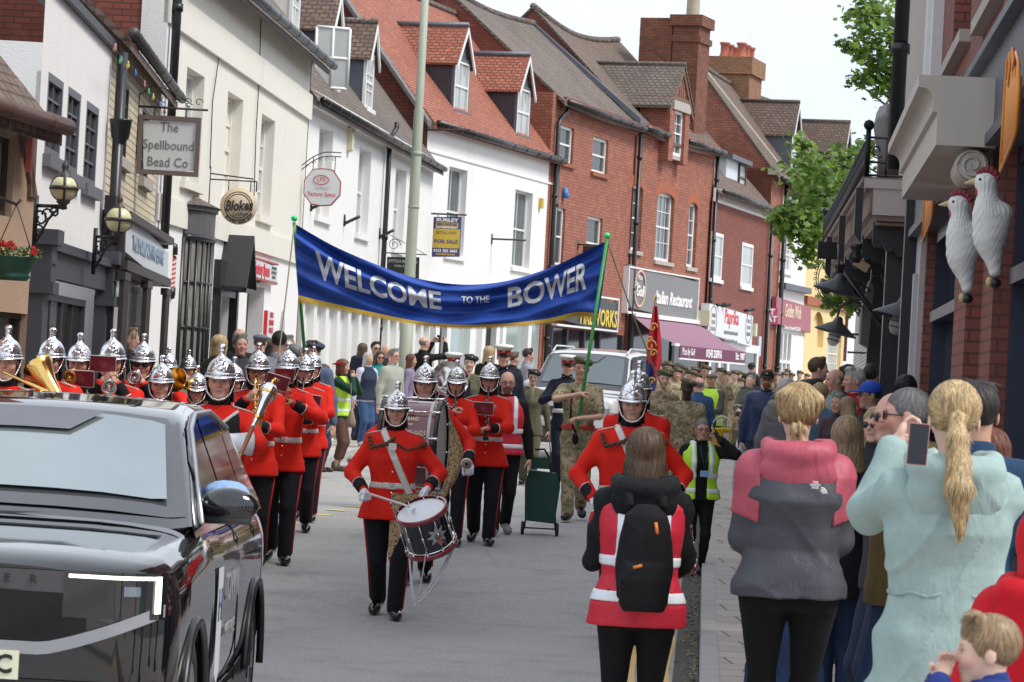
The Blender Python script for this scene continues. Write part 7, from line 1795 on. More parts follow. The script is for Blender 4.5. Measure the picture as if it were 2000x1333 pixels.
def cornet(p,lab,mt=None,c=True,bell=.062,L=.42,dn=-.12,**k):
    mt=mt or SILVER; t=thing_at(p,k.get('name','cornet'),lab,k.get('name','cornet'),INS); a=mouth(p); d=Vector((k.get('dx_',0),-1,dn)).normalized(); b=a+d*L
    m=MB(); m.tube([a,a+d*.03,a+d*.08,a+d*L*.6],[.011,.005,.006,.007],8)
    q=a+d*L*.35-Z*.03; m.tube([q,q+d*L*.35,b-d*.05+Vector((0,0,-.02)),b],[.008,.01,.02,bell*.5],12)
    m.lathe([(bell*.45,-.05),(bell*.62,-.02),(bell,.015),(bell*1.02,.018),(bell*.6,-.01),(bell*.3,-.06),(0,-.09)],b,ax=d,n=20)
    m.tube([a+d*.1-Z*.005,a+d*.08-Z*.09,a+d*L*.7-Z*.09,a+d*L*.72-Z*.01],.006,6)
    part(p,m,'horn',mt,t); m=MB()
    for i in range(3): q=a+d*(.15+.03*i); m.tube([q+Z*.04,q-Z*.13],.012,8)
    part(p,m,'valves',mt,t)
    if c: card(p,a+d*k.get('cd',.24)+Vector((k.get('dx',0),-.06,k.get('dz',.09))),t,roll=k.get('roll',0),yaw=k.get('yaw',0))
def bigbell(p,lab,mt,c,d,r,name='euphonium'):
    t=thing_at(p,name,lab,name,INS); c=Vector(c); d=Vector(d).normalized(); m=MB()
    m.lathe([(r,0),(r*1.02,-.01),(r*.82,-.05),(r*.5,-.16),(r*.32,-.32),(r*.22,-.5),(0,-.5)],c,ax=d,n=28); m.lathe([(r*.99,-.002),(r*.75,-.05),(r*.45,-.16),(0,-.3)],c,ax=d,n=28)
    q=c-d*.5; m.tube([q,q-d*.1,q-d*.1+Vector((0,.1,-.15)),q+Vector((0,.14,.1)),mouth(p)+Vector((0,-.03,0))],[r*.22,r*.2,.03,.02,.01],10); part(p,m,'horn',mt,t); return t
BG='marching band members in scarlet tunics'
def Bm(px,py,s,lab,rot=0,**k):
    k.setdefault('arms',('clar1','clar2')); k.setdefault('hand','grip'); k.setdefault('legs','march'); return person(px,py,s,rot,lab,hat='helmet',outfit='band',group=BG,**k)
CORA=(((-.03,-.20,.845),(.7,.2,-1)),((.03,-.16,.845),(.7,.2,-1)))
p=Bm(18,638,287,'bandsman in scarlet and silver helmet at the far left edge, mouth closed',arms=('front','front'))
bigbell(p,'gold trombone bell rising between the two leftmost bandsmen',GOLD,(.20,.05,1.72),(-.45,.3,.55),.11,'trombone')
p=Bm(105,643,250,'bearded bandsman blowing a silver mouthpiece, second helmet from the left',rot=-8,beard=.7,hc='brown',arms=CORA,glasses='sun'); cornet(p,'gold flugelhorn pointing down left with a music card',GOLD,dn=-.5,dx_=-.35,L=.4,bell=.07,dx=.0,dz=-.1,cd=.3,name='flugelhorn')
p=Bm(158,652,240,'bandsman whose face is half behind a maroon music card, third from the left',arms=CORA); cornet(p,'gold horn under the larger maroon music card',GOLD,dx=.09,dz=-.02,cd=.3)
p=Bm(222,647,240,'bandsman playing a silver cornet aimed at the camera, fourth from left',arms=CORA,rot=6); cornet(p,'silver cornet with open bell towards the camera',SILVER,dn=-.32,bell=.065,dx=-.06,dz=.13,cd=.26)
p=Bm(282,655,228,'bandswoman in dark sunglasses and scarlet, fifth helmet from the left',sex='f',tone='p',glasses='sun',arms=CORA); cornet(p,'cornet played by the bandswoman in sunglasses',SILVER,dx=-.2,dz=.0,cd=.2)
p=Bm(318,695,238,'low bandswoman without glasses just above the car roof',sex='f',tone='w',arms=('front','front'))
p=Bm(331,677,195,'bandsman further back with only helmet and brow showing',arms=CORA)
p=Bm(370,681,185,'bandsman in the back row left of the drum major, head lowered',arms=CORA)
p=Bm(388,712,212,'short bandswoman with glasses between car roof and drum major',sex='f',tone='w',glasses='wire',arms=('front','front'),pitch=12); bigbell(p,'gold euphonium bell left of the short bandswoman',GOLD,(-.20,-.1,1.62),(-.4,-.8,.3),.12)
p=Bm(459,697,215,'bandsman hidden behind the drum major with only a helmet side showing',arms=CORA)
# drum major
p=Bm(435,676,278,'stern drum major with white gauntlet, silver mace and black lettered sash',tone='p',w=1.12,glove=WGL,arms=(((-.07,-.16,.66),(.7,.4,-1)),((.02,-.19,.72),(1,-.1,-.25))),hand='fist')
h=p.H; DM=p
sd=torso_sdf(p,.018,.44,.02,arms=False)
def sashc(w0,off=0.):
    n=np.array([.80,.60]); 
    return lambda X,Y,Z_: np.maximum(np.abs((X-.015)*.66-(Z_-.72*h)*.75-off*0)-w0,np.maximum(Y+.02,.55*h-Z_))
mk('sash',sd.mesh(.011,grow=.012,clip=sashc(.072)),BLK,p.e)
def sashe(X,Y,Z_):
    d=np.abs((X-.015)*.66-(Z_-.72*h)*.75); return np.maximum(np.abs(d-.073)-.012,np.maximum(Y+.02,.55*h-Z_))
mk('sash_edging',sd.mesh(.009,grow=.016,clip=sashe),TRIM,p.e)
u=(Vector((.75,0,.66))).normalized()
for i,(t,sz,mt) in enumerate((('The Band',.052,WL),('of the West Midlands',.026,WL),('Fire Service',.026,WL))):
    q=p.M@Vector((-.045+i*.022-.01,-.155-.02*0,.70*h-i*.034)); X_=(p.M.to_3x3()@Vector((.93,0,-.22))).normalized(); 
    o=text(t,'sash_lettering',q,X_,(p.M.to_3x3()@Vector((.22,0,.93))),sz,mt,None,ext=.002,bold=.001); o.parent=p.e; o.matrix_parent_inverse=p.M.inverted()
W_=Vector(p.J['wr']); E_=Vector(p.J['er']); m=MB(); m.smooth=True; dv=(E_-W_).normalized(); m.lathe([(.040,-.01),(.045,.0),(.062,.12),(.085,.24),(.082,.24),(.05,.02)],W_,ax=dv,n=20); LB(p,m,'gauntlet',mat('white_gauntlet',(.78,.78,.8),.45,amt=.02))
t=thing_at(p,'mace','silver headed ceremonial mace with wooden shaft carried by the drum major','mace'); c=p.M.inverted()@U(522,770,F/283); e_=p.M.inverted()@U(438,962,F/290); dv=(c-e_).normalized()
m=MB(); m.tube([e_,c-dv*.30],[.010,.017],10); part(p,m,'shaft',mat('malacca',(.26,.09,.03),.35,amt=.2,sc=20),t)
m=MB(); m.lathe([(0,.08),(.045,.07),(.062,.03),(.064,.0),(.055,-.02),(.04,-.05),(.034,-.12),(.02,-.2),(.022,-.22),(.016,-.26),(.019,-.30),(0,-.30)],c,ax=dv,n=20); part(p,m,'head',SILVER,t)
m=MB(); m.lathe([(.066,.0),(.07,-.01),(.062,-.02)],c,ax=dv,n=20); m.lathe([(.024,-.2),(.028,-.21),(.022,-.23)],c,ax=dv,n=12)
for a,b_,r in((.08,.10,.02),(.1,.13,.014)): m.lathe([(r*.6,a),(r,(a+b_)/2),(r*.4,b_)],c,ax=dv,n=10)
m.ball(c+dv*.13+Vector((.012,0,.0)),.016,8); m.tube([c+dv*.12,c+dv*.14+Vector((.04,0,-.01))],.008,5); part(p,m,'gilt_mounts',GOLD,t)
# row behind him
p=Bm(507,672,218,'young bandsman in spectacles playing a gold saxophone beside the mace',glasses='wire',hair='short',arms=(((-.03,-.20,.80),(.8,.2,-1)),((.03,-.23,.68),(.8,.3,-1))))
t=thing_at(p,'saxophone','gold saxophone with maroon music card played beside the mace','saxophone',INS); a=mouth(p); m=MB(); b=Vector((.03,-.30,.64*p.H)); m.tube([a,a+Vector((0,-.07,.02)),a+Vector((0,-.11,-.04)),b,b+Vector((.0,-.06,-.08)),b+Vector((.02,-.14,-.02)),b+Vector((.03,-.17,.12)),b+Vector((.035,-.2,.22))],[.006,.009,.012,.022,.03,.036,.045,.065],12)
m.tube([a+Vector((.03,-.12,-.05)),b+Vector((.03,0,0))],.004,4)
for i in range(9): m.ball(a.lerp(b,.12+.09*i)+Vector((.012,-.035,0)),.012,6,(1,.4,1))
part(p,m,'horn',GOLD,t); card(p,a+Vector((.20,-.20,-.02)),t,roll=.25)
p=Bm(564,671,212,'dark skinned bandsman playing a flute like clarinet with raised black cuff',tone='m',w=.92,legs='march2',arms=(((-.02,-.2,.80),(.7,.2,-1)),((.05,-.20,.775),(1,.1,-.6)))); cornet(p,'gold cornet half hidden by maroon cards, dark skinned player',GOLD,dx=.0,dz=.04,cd=.2,yaw=.5)
p=Bm(598,681,190,'bandsman looking down with music card, second from the right of the left group',tone='p',legs='march'); clarinet(p,'black clarinet under a tilted maroon card at the left group edge',roll=.12,dx=.1)
p=Bm(613,677,180,'rearmost bandsman at the right end of the left group',tone='p',legs='march2')
# centre of road
p=Bm(845,716,168,'bandsman behind the bass drum carrying the white sousaphone',arms=('front','front')); bigbell(p,'big silver sousaphone bell behind the bass drummer',SILVER,(.22,-.2,1.55),(.3,-.9,.3),.22,'sousaphone')
p=Bm(833,697,222,'bass drummer looking over the top of his maroon bass drum',tone='p',w=1.05,arms=(((-.2,-.15,.66),(.8,.3,-.6)),((.23,-.12,.58),(.8,.4,-.6))),glove=WGL,hand='fist',belly=.01)
h=p.H; sd=torso_sdf(p,.02,.30,.02,arms=False); mk('leopard_apron',sd.mesh(.014,grow=.02,clip=lambda X,Y,Z_:np.maximum(np.maximum(Y-.03,.30*h-Z_),Z_-.76*h)+0*X),mat('leopard_skin',(.42,.3,.16),.85,kind='leopard',sc=48),p.e)
m=MB(); pts=[]; n=15
m2=MB()
# leopard drape on the right shoulder, falling beside the drum
rows=[]
for j in range(9):
    t_=j/8; z=.80*h-.62*h*t_; wd=.06+.14*math.sin(math.pi*min(1,t_*1.6)) if t_<.6 else .06; rows.append([Vector((.17+.03*t_+wd*(i/5),-.10-.03*math.sin(i*1.3+j)-.02,z+.02*math.sin(i*2+j))) for i in range(6)])
for a,b in zip(rows,rows[1:]):
    for i in range(5): m2.smooth=True; m2.poly([a[i],a[i+1],b[i+1],b[i]])
LB(p,m2,'leopard_cape',mat('leopard_skin'))
t=thing_at(p,'bass_drum','large maroon bass drum with white tension rods carried in front of its drummer','drum')
c=p.M.inverted()@U(806,868,F/238); ax=Vector((1,-.11,.0)).normalized(); r=.37; W2=.23
m=MB(); m.lathe([(r-.012,-W2),(r-.012,W2)],c,ax=ax,n=48,ref=(0,0,1)); part(p,m,'shell',mat('maroon_shell',(.17,.045,.055),.2,coat=.6,amt=.1,sc=3),t)
m=MB()
for g in(-1,1): m.lathe([(r-.012,W2*g-.018),(r+.012,W2*g-.018),(r+.012,W2*g+.018),(r-.014,W2*g+.018)],c,ax=ax,n=48,ref=(0,0,1))
part(p,m,'hoops',mat('white_hoop',(.015,.014,.015),.3),t)
m=MB()
for g in(-1,1): m.lathe([(0,W2*g),(r-.01,W2*g)],c,ax=ax,n=48,ref=(0,0,1))
part(p,m,'drum_head',mat('drum_skin',(.52,.50,.47),.5),t)
m=MB(); bx=Vector((0,0,1)); by=ax.cross(bx)
for i in range(10):
    a=6.2832*(i+.25)/10; q=c+(bx*math.cos(a)+by*math.sin(a))*(r+.014); m.tube([q-ax*(W2+.03),q+ax*(W2+.03)],.006,6); m.tube([q-ax*.04,q+ax*.04],.013,8)
    for g in(-1,1): m.tube([q+ax*g*(W2-.05),q+ax*g*(W2+.04)],.012,6)
part(p,m,'tension_rods',SILVER,t)
m=MB()
for off in(-.17,.17):
    m.lathe([(r-.008,off-.012),(r-.003,off),(r-.008,off+.012)],c,ax=ax,n=48,ref=(0,0,1))
part(p,m,'white_bands',TRIM,t)
fr=Vector((-.11,-1,0)).normalized(); CL_=mat('cream_letter')
for tx,dz,sz,wd in(('THE BAND',.21,.05,.17),('OF THE',.165,.03,.07),('WEST MIDLANDS',.10,.055,.30),('FIRE SERVICE',.02,.055,.24)):
    yy=math.sqrt((r-.008)**2-dz**2); q=c+fr*(yy+.002)+Z*dz; nrm=(fr*yy+Z*dz).normalized(); X_=-by.cross(bx) if False else Vector((1,-.11,0)).normalized(); Y_=nrm.cross(X_)
    if Y_.z<0: Y_=-Y_
    R3=p.M.to_3x3(); q=p.M@q
    o=text(tx,'lettering',q,R3@X_,R3@Y_,sz,CL_,t,ext=.001,width=wd,bold=.001)
m=MB(); q=c+fr*(r+.0)-Z*.10
for dx,col in((-.02,0),(.03,1),(.0,2)): m.mi=col; m.ball(q+X_*dx+Z*(.01 if col==2 else 0),.03,8,(1,.2,.8))
part(p,m,'emblem',[mat('emblem_blue',(.08,.12,.35),.5),mat('emblem_cream',(.55,.45,.25),.5),mat('dull_red')],t)
t=thing_at(p,'drum_beater','round headed white drum beater in the bass drummer\'s lowered hand','drum beater'); w_=Vector(p.J['wr']); m=MB(); m.tube([w_+Vector((0,-.05,-.02)),w_+Vector((-.02,-.28,.0))],.011,6); part(p,m,'handle',mat('beater_wood',(.5,.38,.25),.5),t); m=MB(); m.ball(w_+Vector((-.02,-.3,.0)),.05,14); part(p,m,'felt_head',mat('cream_felt',(.55,.48,.38),.8),t); m=MB(); m.ball(w_+Vector((-.02,-.348,.0)),.02,8); m.lathe([(.024,0),(.03,.004),(.036,0)],w_+Vector((-.02,-.338,0)),ax=(0,-1,0),n=12); part(p,m,'bolt',BLACK,t)
p2=thing_at(p,'drum_beater','round headed white drum beater seen left of the front drummer','drum beater'); q=p.M.inverted()@U(685,899,F/230); m=MB(); m.ball(q,.037,12); part(p,m,'felt_head',mat('cream_felt'),p2); m=MB(); m.tube([q+Vector((.02,.02,0)),q+Vector((.25,.1,.05))],.008,6); m.ball(q+Vector((-.005,-.034,0)),.012,6); part(p,m,'handle',BLACK,p2)
# front side drummer
p=Bm(778,745,248,'front side drummer in scarlet with crossed white belt and white gloves',sex='f',tone='l',w=1.22,legs='march2',glove=WGL,hand='fist',arms=(((-.125,-.14,.575),(.9,.5,-.5)),((.165,-.14,.60),(.9,.4,-.6))),belly=.008)
h=p.H; SD=p
def xbelt(p,sgn=1,off=.0):
    h=p.H; sd=torso_sdf(p,.018,.44,.02,arms=False,belly=.008)
    mk('cross_belt',sd.mesh(.010,grow=.013,clip=lambda X,Y,Z_: np.maximum(np.abs((X*sgn+.09*h*.55-.03)*.88+(Z_-.80*h)*.42+.0)-.026,np.maximum(Y+.0,.55*h-Z_))),BELT,p.e)
    m=MB(); q=Vector((sgn*-.005*h,-.09*h*p.W-.042,.775*h)); m.box(q,(.03,.008,.025)); LB(p,m,'belt_slide',mat('white_leather',(.68,.68,.67),.4))
xbelt(p)
def cord(p):
    h=p.H; m=MB(); N_=18
    A_=[Vector((-.115*h,-.05*h,.81*h)),Vector((-.10*h,-.085*h,.765*h)),Vector((-.03*h,-.10*h,.785*h)),Vector((.0,-.095*h,.81*h))]
    def cv(P_,t):
        n=len(P_)-1; x=t*n; i=min(int(x),n-1); return P_[i].lerp(P_[i+1],x-i)
    for i in range(26):
        q=cv(A_,i/25); m.ball(q+Vector((0,-.012+.005*math.sin(i*2),.006*math.sin(i*2.1))),.017,6)
    LB(p,m,'plaited_cord',mat('braid_brown',(.13,.055,.03),.8,amt=.5,sc=90,bump=.8))
    m=MB(); B_=[Vector((0,-.105*h,.79*h)),Vector((.06*h,-.10*h,.755*h)),Vector((.12*h,-.06*h,.775*h)),Vector((.135*h,-.04*h,.79*h))]
    for dz in(0,.014): m.tube([cv(B_,t/10)+Vector((0,-.02,dz)) for t in range(11)],.006,5)
    m.ball(B_[-1]+Vector((0,-.02,0)),.028,8); LB(p,m,'shoulder_cord',mat('braid_brown'))
cord(p)
def snare(p,c,up,lab,rope=True,r=.19,dp=.30,full=True):
    t=thing_at(p,'side_drum',lab,'drum','side drums'); up=Vector(up).normalized(); c=Vector(c); bx=up.orthogonal().normalized(); by=up.cross(bx)
    if full: m=MB(); m.lathe([(0,-.004),(r-.006,-.004)],c,ax=up,n=40,ref=bx); part(p,m,'drum_head',mat('snare_head',(.66,.68,.70),.35,amt=.02),t)
    m=MB(); m.lathe([(r-.012,-.01),(r-.012,-dp)],c,ax=up,n=40,ref=bx); part(p,m,'shell',mat('navy_shell',(.01,.012,.022),.12,coat=.7),t)
    m=MB()
    for z in(0,-dp): m.lathe([(r-.01,z-.02),(r+.012,z-.022),(r+.014,z+.01),(r-.002,z+.014)],c,ax=up,n=40,ref=bx)
    part(p,m,'hoops',mat('maroon_hoop',(.25,.02,.035),.2,coat=.5),t)
    m=MB()
    for z in(-.025,-dp+.025): m.lathe([(r-.01,z-.004),(r+.004,z),(r-.01,z+.004)],c,ax=up,n=40,ref=bx)
    for i in range(10):
        a=6.2832*i/10; q=c+(bx*math.cos(a)+by*math.sin(a))*(r+.004); m.tube([q-up*.02,q-up*(dp-.02)],.004,5)
        for z in(-.01,-dp*.5,-dp+.01): m.tube([q+up*(z+.02),q+up*(z-.02)],.009,6)
    part(p,m,'tension_rods',SILVER,t)
    fr=Vector((.42,-1,0)); fr=(fr-up*fr.dot(up)).normalized(); sx=fr.cross(up); q=c+fr*(r-.008)-up*dp*.5
    m=MB(); 
    for i in range(8):
        a=6.2832*i/8; a2=a+.39; P_=lambda ang,rr:q+sx*rr*math.cos(ang)+up*rr*math.sin(ang)-fr*((rr*math.cos(ang))**2/(2*r))+fr*.006
        m.poly([P_(a-.39,.045),P_(a,.085),P_(a+.39,.045),q+fr*.006])
    part(p,m,'star_badge',mat('badge_silver',(.45,.47,.5),.3,.4),t); m=MB(); m.ball(q+fr*.008,.03,8,(1,.4,1)); m.mi=1; m.box(q+fr*.01-up*.05,(.03,.006,.008)); part(p,m,'badge_centre',[mat('badge_brown',(.2,.11,.06),.5),mat('dull_red')],t)
    if rope:
        m=MB(); base=c-up*dp
        P0=base+fr*0+Vector((-.17,-.06,.03)); P1=base+Vector((-.03,-.19,-.02)); P2=base+Vector((.19,-.04,.05)); lo=Vector((base.x-.09,base.y-.1,.22))
        def sag(a,b,s_,n=16): return [a.lerp(b,i/n)+Vector((0,0,-s_*math.sin(math.pi*i/n))) for i in range(n+1)]
        for A_,B_,s_,rr in((P0,lo+Vector((.0,0,.0)),.07,.006),(P1,lo+Vector((.02,0,.05)),.01,.005),(P2,lo+Vector((.02,0,0)),.07,.009),(P2,lo+Vector((.03,0,.03)),.03,.007),(P0,lo+Vector((0,0,-.03)),.1,.007)):
            pts=sag(A_,B_,s_); m.tube(pts,rr,6)
            for i in range(0,len(pts)-1):
                for f_ in(.25,.75): m.ball(pts[i].lerp(pts[i+1],f_),rr*1.35,5)
        part(p,m,'white_drag_ropes',mat('white_cord',(.66,.65,.70),.7),t)
    return t
I_=p.M.inverted(); c=I_@U(822,998,F/262); snare(p,c,(-.30,-.42,.86),'tilted navy side drum with maroon hoops, star badge and white ropes')
for (a0,b0,lb,gr) in (((736,975),(800,990),'white drumstick in the drummer\'s left of picture hand',1),((808,1000),(864,910),'upright white drumstick in the drummer\'s raised glove',2)):
    q0=I_@U(*a0,F/258); q1=I_@U(*b0,F/262); 
    if gr==1: q0=Vector(p.J['wl'])+Vector((.02,-.06,-.02)); q1=c+Vector((-.09,-.05,.03))
    else: w_=Vector(p.J['wr'])+Vector((-.0,-.06,-.0)); q0=c+Vector((-.06,-.02,.0)); q1=w_+(w_-q0).normalized()*.14
    m=MB(); m.tube([q0,q0.lerp(q1,.9),q1],[.010,.008,.007] if gr==1 else [.006,.010,.012],8); m.ball(q1 if gr==1 else q0,.011,8); put(p,m,'drumstick',mat('white_stick',(.72,.72,.72),.4),lb,'drumstick','drumsticks')
# leopard cloth below the drum of a drummer behind
m=MB()
rows=[[Vector((.0+.20*i/6,-.165-.02*math.sin(i),.98-.5*j/7+.01*math.sin(i*3+j))) for i in range(7)] for j in range(8)]
for a,b in zip(rows,rows[1:]):
    for i in range(6): m.smooth=True; m.poly([a[i],a[i+1],b[i+1],b[i]])
LB(p,m,'leopard_underlay',mat('leopard_skin')); m=MB()
for i in range(6): q=Vector((.0+.033*i,-.17,.48)); m.poly([q,q+Vector((.035,0,0)),q+Vector((.0175,0,-.05))])
LB(p,m,'red_zigzag_hem',mat('red_felt',(.6,.02,.02),.8))
p=Bm(894,703,192,'bandswoman playing clarinet behind the bass drum in scarlet',sex='f',tone='p',legs='march2',arms=('clar1','clar2'),pitch=8); clarinet(p,'black clarinet of the bandswoman nearest the bass drum',dx=-.12)
p=Bm(958,697,190,'bandswoman in spectacles playing clarinet at the right of the road centre',sex='f',tone='p',glasses='wire',w=1.12,legs='march2'); clarinet(p,'black clarinet of the bandswoman in spectacles',dx=-.04)
p=Bm(1250,708,232,'side drummer standing behind the right hand drummer, mostly hidden',arms=('belt','belt'),w=1.1)
p=Bm(1238,727,258,'right hand side drummer with plaited cord behind the steward in red vest',tone='l',w=1.22,legs='march',arms=(((-.14,-.12,.56),(.9,.4,-.5)),((.18,-.1,.58),(.9,.4,-.6))),glove=WGL,hand='fist'); xbelt(p); cord(p)
m=MB(); h=p.H; q=Vector((.11*h,-.12,.77*h))
for i,cc in enumerate((0,1,0,2,1)): m.mi=cc; m.ball(q+Vector((.01*math.sin(i*2),-.02,-.055*i)),.03,8,(.8,.5,1.2))
LB(p,m,'tassel_cords',[mat('tassel_yellow',(.65,.42,.04),.7),mat('tassel_red',(.35,.02,.03),.7),mat('tassel_blue',(.02,.03,.10),.7)])
snare(p,(.30,-.16,.85),(-.2,-.25,.9),'side drum of the right hand drummer, edge seen past the backpack',rope=False)
# steward with trolley
p=person(992,727,183,4,'bald bearded steward in red reflective vest pulling a green shopping trolley',tone='p',hair='bald',hc='brown',beard=.85,glasses='wire',arms=('pocket','down'),legs='march',top=(.012,.012,.012),bot=(.012,.012,.014),vest=(.62,.03,.06),shoe=(.25,.26,.28),group='stewards')
w_=p.M@Vector(p.J['wr']); t=empty('shopping_trolley',(w_.x+.16,w_.y+.2,G(w_.y)),'dark green wheeled shopping trolley pulled by the steward','trolley'); b_=Vector(t.location)
def tb(m,c,hx): m.box(b_+Vector(c),hx)
GRN=mat('trolley_green',(.008,.055,.04),.6,kind='cloth',sc=30,bump=.4); m=MB(); m.prism([b_+Vector(q) for q in((-.17,-.1,.16),(.15,-.1,.14),(.19,-.1,.55),(.14,-.1,.68),(-.15,-.1,.70),(-.19,-.1,.55))],(0,.26,0)); m.build('bag',GRN,t)
m=MB(); tb(m,(-.05,-.11,.78),(.11,.02,.06)); m.build('flap',GRN,t); m=MB(); m.tube([b_+Vector(q) for q in((.17,-.06,.05),(.10,.0,.6),(.05,.0,.85),(.0,.0,.93),(-.1,.0,.92))],.013,8)
m.tube([b_+Vector((-.17,-.03,.08)),b_+Vector((.17,-.03,.08))],.009,6); m.tube([b_+Vector((-.16,-.1,.2)),b_+Vector((-.17,-.03,.07))],.009,6); m.build('frame',BLACK,t)
for x in(-.19,.18): m=MB(); m.lathe([(.03,-.018),(.065,-.018),(.075,0),(.065,.018),(.03,.018)],b_+Vector((x,-.03,.076)),ax=(1,0,0),n=18); m.build('wheel',mat('rubber',(.02,.02,.02),.7),t)
# steward woman from behind with backpack
p=person(1264,838,415,182,'brown haired steward from behind in red reflective vest and black backpack',sex='f',tone='l',hair='bob',hc='brown',w=1.12,arms=(((-.05,-.17,.72),(.55,.5,-1)),((.05,-.17,.70),(.55,.5,-1))),top=(.012,.012,.013),bot=(.010,.010,.012),legwear='leggings',vest=(.60,.02,.045),vhem=.47,hood=(.012,.012,.014),infl=.02,slr=.016,hem=.50,folds=.012,group='stewards')
ST=p; h=p.H; t=thing_at(p,'backpack','black backpack with two orange zip pulls on the steward\'s back','backpack')
s_=Sdf(); y0=.13*h; s_.loft(np.array([.53,.55,.62,.70,.77,.80])*h,[.09,.12,.135,.125,.095,.045],[.05,.075,.085,.075,.06,.03],cy=[y0+.03]*6,k=.02); s_.loft(np.array([.515,.54,.60,.64])*h,[.09,.115,.12,.08],[.04,.05,.05,.02],cy=[y0+.11]*4,k=.02)
v_,f_=s_.mesh(.009,disp=foldn(.003,2)); o=mk('bag',(A4(p.M,v_),f_),cloth((.010,.010,.011)),None); setp(o,t)
m=MB()
for g in(-1,1): m.tube([Vector((g*.045*h,.11*h,.79*h)),Vector((g*.05*h,.04*h,.865*h)),Vector((g*.055*h,-.03*h,.85*h)),Vector((g*.065*h,-.105*h,.76*h)),Vector((g*.08*h,-.09*h,.62*h)),Vector((g*.08*h,.06*h,.55*h))],.024,8)
m.tube([Vector((-.02,.09*h,.82*h)),Vector((0,.10*h,.845*h)),Vector((.02,.09*h,.82*h))],.008,6); part(p,m,'strap',BLK,t)
m=MB(); m.tube([Vector((-.035,y0+.125,.755*h)),Vector((-.045,y0+.135,.725*h))],.008,6); m.tube([Vector((.06,y0+.155,.633*h)),Vector((.02,y0+.16,.640*h))],.008,6); part(p,m,'zip_pulls',mat('orange_pull',(.8,.2,.03),.5),t)
m=MB(); m.box((0,0,0),(.001,.001,.001))
# radio woman
p=person(1372,819,205,8,'steward in spectacles with radio to her ear and open yellow reflective vest',sex='f',tone='p',hair='crew',hc='grey',glasses='wire',w=1.1,arms=('down','ear'),top=(.010,.010,.011),bot=(.009,.009,.010),legwear='leggings',hem=.48,vest=(.50,.85,.05),openv=True,vgrow=.016,group='stewards',shoe=(.02,.02,.02),hand=('rel','grip'))
t=p.M@(Vector(p.J['wr'])+Vector((-.03,-.06,.02))); m=MB(); m.box((0,0,0),(.02,.014,.055),Matrix.Translation(t)@Matrix.Rotation(-.5,4,'Y')); m.tube([t+Vector((-.02,0,.05)),t+Vector((-.07,-.0,.16))],.006,6); tag(m.build('walkie_talkie',BLACK),'black walkie talkie held to the steward\'s ear','radio')
m=MB(); h=p.H; m.tube([(-.04,-.10*h,.83*h),(0.01,-.13*h,.68*h)],.004,4); m.tube([(.05,-.10*h,.83*h),(0.01,-.13*h,.68*h)],.004,4); LB(p,m,'lanyard',mat('lanyard_blue',(.02,.05,.12),.6)); m=MB(); m.box((.01,-.135*h,.655*h),(.045,.003,.03)); LB(p,m,'id_card',mat('id_card_blue',(.25,.45,.68),.4))
# soldier with banner pole, marines, army dress
p=person(1137,694,169,0,'young soldier in camouflage gripping the right green banner pole with both hands',hat='beret',hair='crew',outfit='army',legs='walk',short=True,sl=.4,arms=(((-.01,-.17,.775),(1,-.3,-.35)),((.005,-.17,.63),(1,.3,-.5))),hand='grip',bflip=False); BS=p; h=p.H
sd=torso_sdf(p,.018,.49,.006,arms=False); mk('red_belt',sd.mesh(.016,grow=.012,clip=lambda X,Y,Z_:np.abs(Z_-.575*h)-.016*h+0*X),mat('red_belt',(.5,.04,.02),.7),p.e); m=MB(); m.tube([(-.09,-.12,.80*h),(-.10,-.135,.62*h),(-.03,-.17,.54*h)],.014,6); m.ball((-.03,-.15,.50*h),.05,8,(.8,.5,1.3)); LB(p,m,'pole_sling',BLK)
MAR='marines in dark blue with white topped caps'
person(887,687,140,0,'marine in white topped cap at the left, half hidden by a helmet',hat='peak',outfit='marine',group=MAR,tone='p')
person(985,672,142,0,'tallest marine in white topped cap behind the bald steward',hat='peak',outfit='marine',group=MAR,tone='p',w=1.15)
p=person(1110,692,138,0,'marine in white topped cap with white glove beside the banner pole soldier',hat='peak',outfit='marine',group=MAR,tone='l',arms=(((-.10,-.2,.70),(1,.3,-1)),'down'),hand='fist',glove=WGL)
ARD='cadets in khaki dress uniform with dark berets'
p=person(1042,719,136,2,'cadet in khaki dress uniform and glasses standing before the silver four by four',hat='beret',bc=(.012,.012,.03),outfit='khaki',group=ARD,tone='l',glasses='wire',badge=(.6,.2,.1),arms=('down','down'),sex='f'); m=MB(); w_=Vector(p.J['wr']); m.tube([w_+Vector((0,-.02,.03)),w_+Vector((.10,-.08,-.72))],.009,6); put(p,m,'walking_stick',mat('dark_red_stick',(.08,.015,.015),.4),'thin dark walking stick held by the khaki cadet','stick')
person(919,690,132,-5,'cadet in khaki and navy beret between two marines',hat='beret',bc=(.012,.014,.03),outfit='khaki',group=ARD,tone='w',sex='f')
person(614,663,160,-15,'airman in slate blue beret behind the left banner pole',hat='beret',bc=(.035,.05,.085),outfit='civ',top=(.10,.14,.22),tone='l',badge=(.6,.6,.6))
LP=person(578,672,158,170,'banner bearer holding the left green pole, seen from behind the helmets',hat=None,hair='crew',hc='grey',outfit='civ',top=(.1,.1,.1),arms=('down',((-.06,-.09,.985),(.8,-.2,-1))),hand='grip')
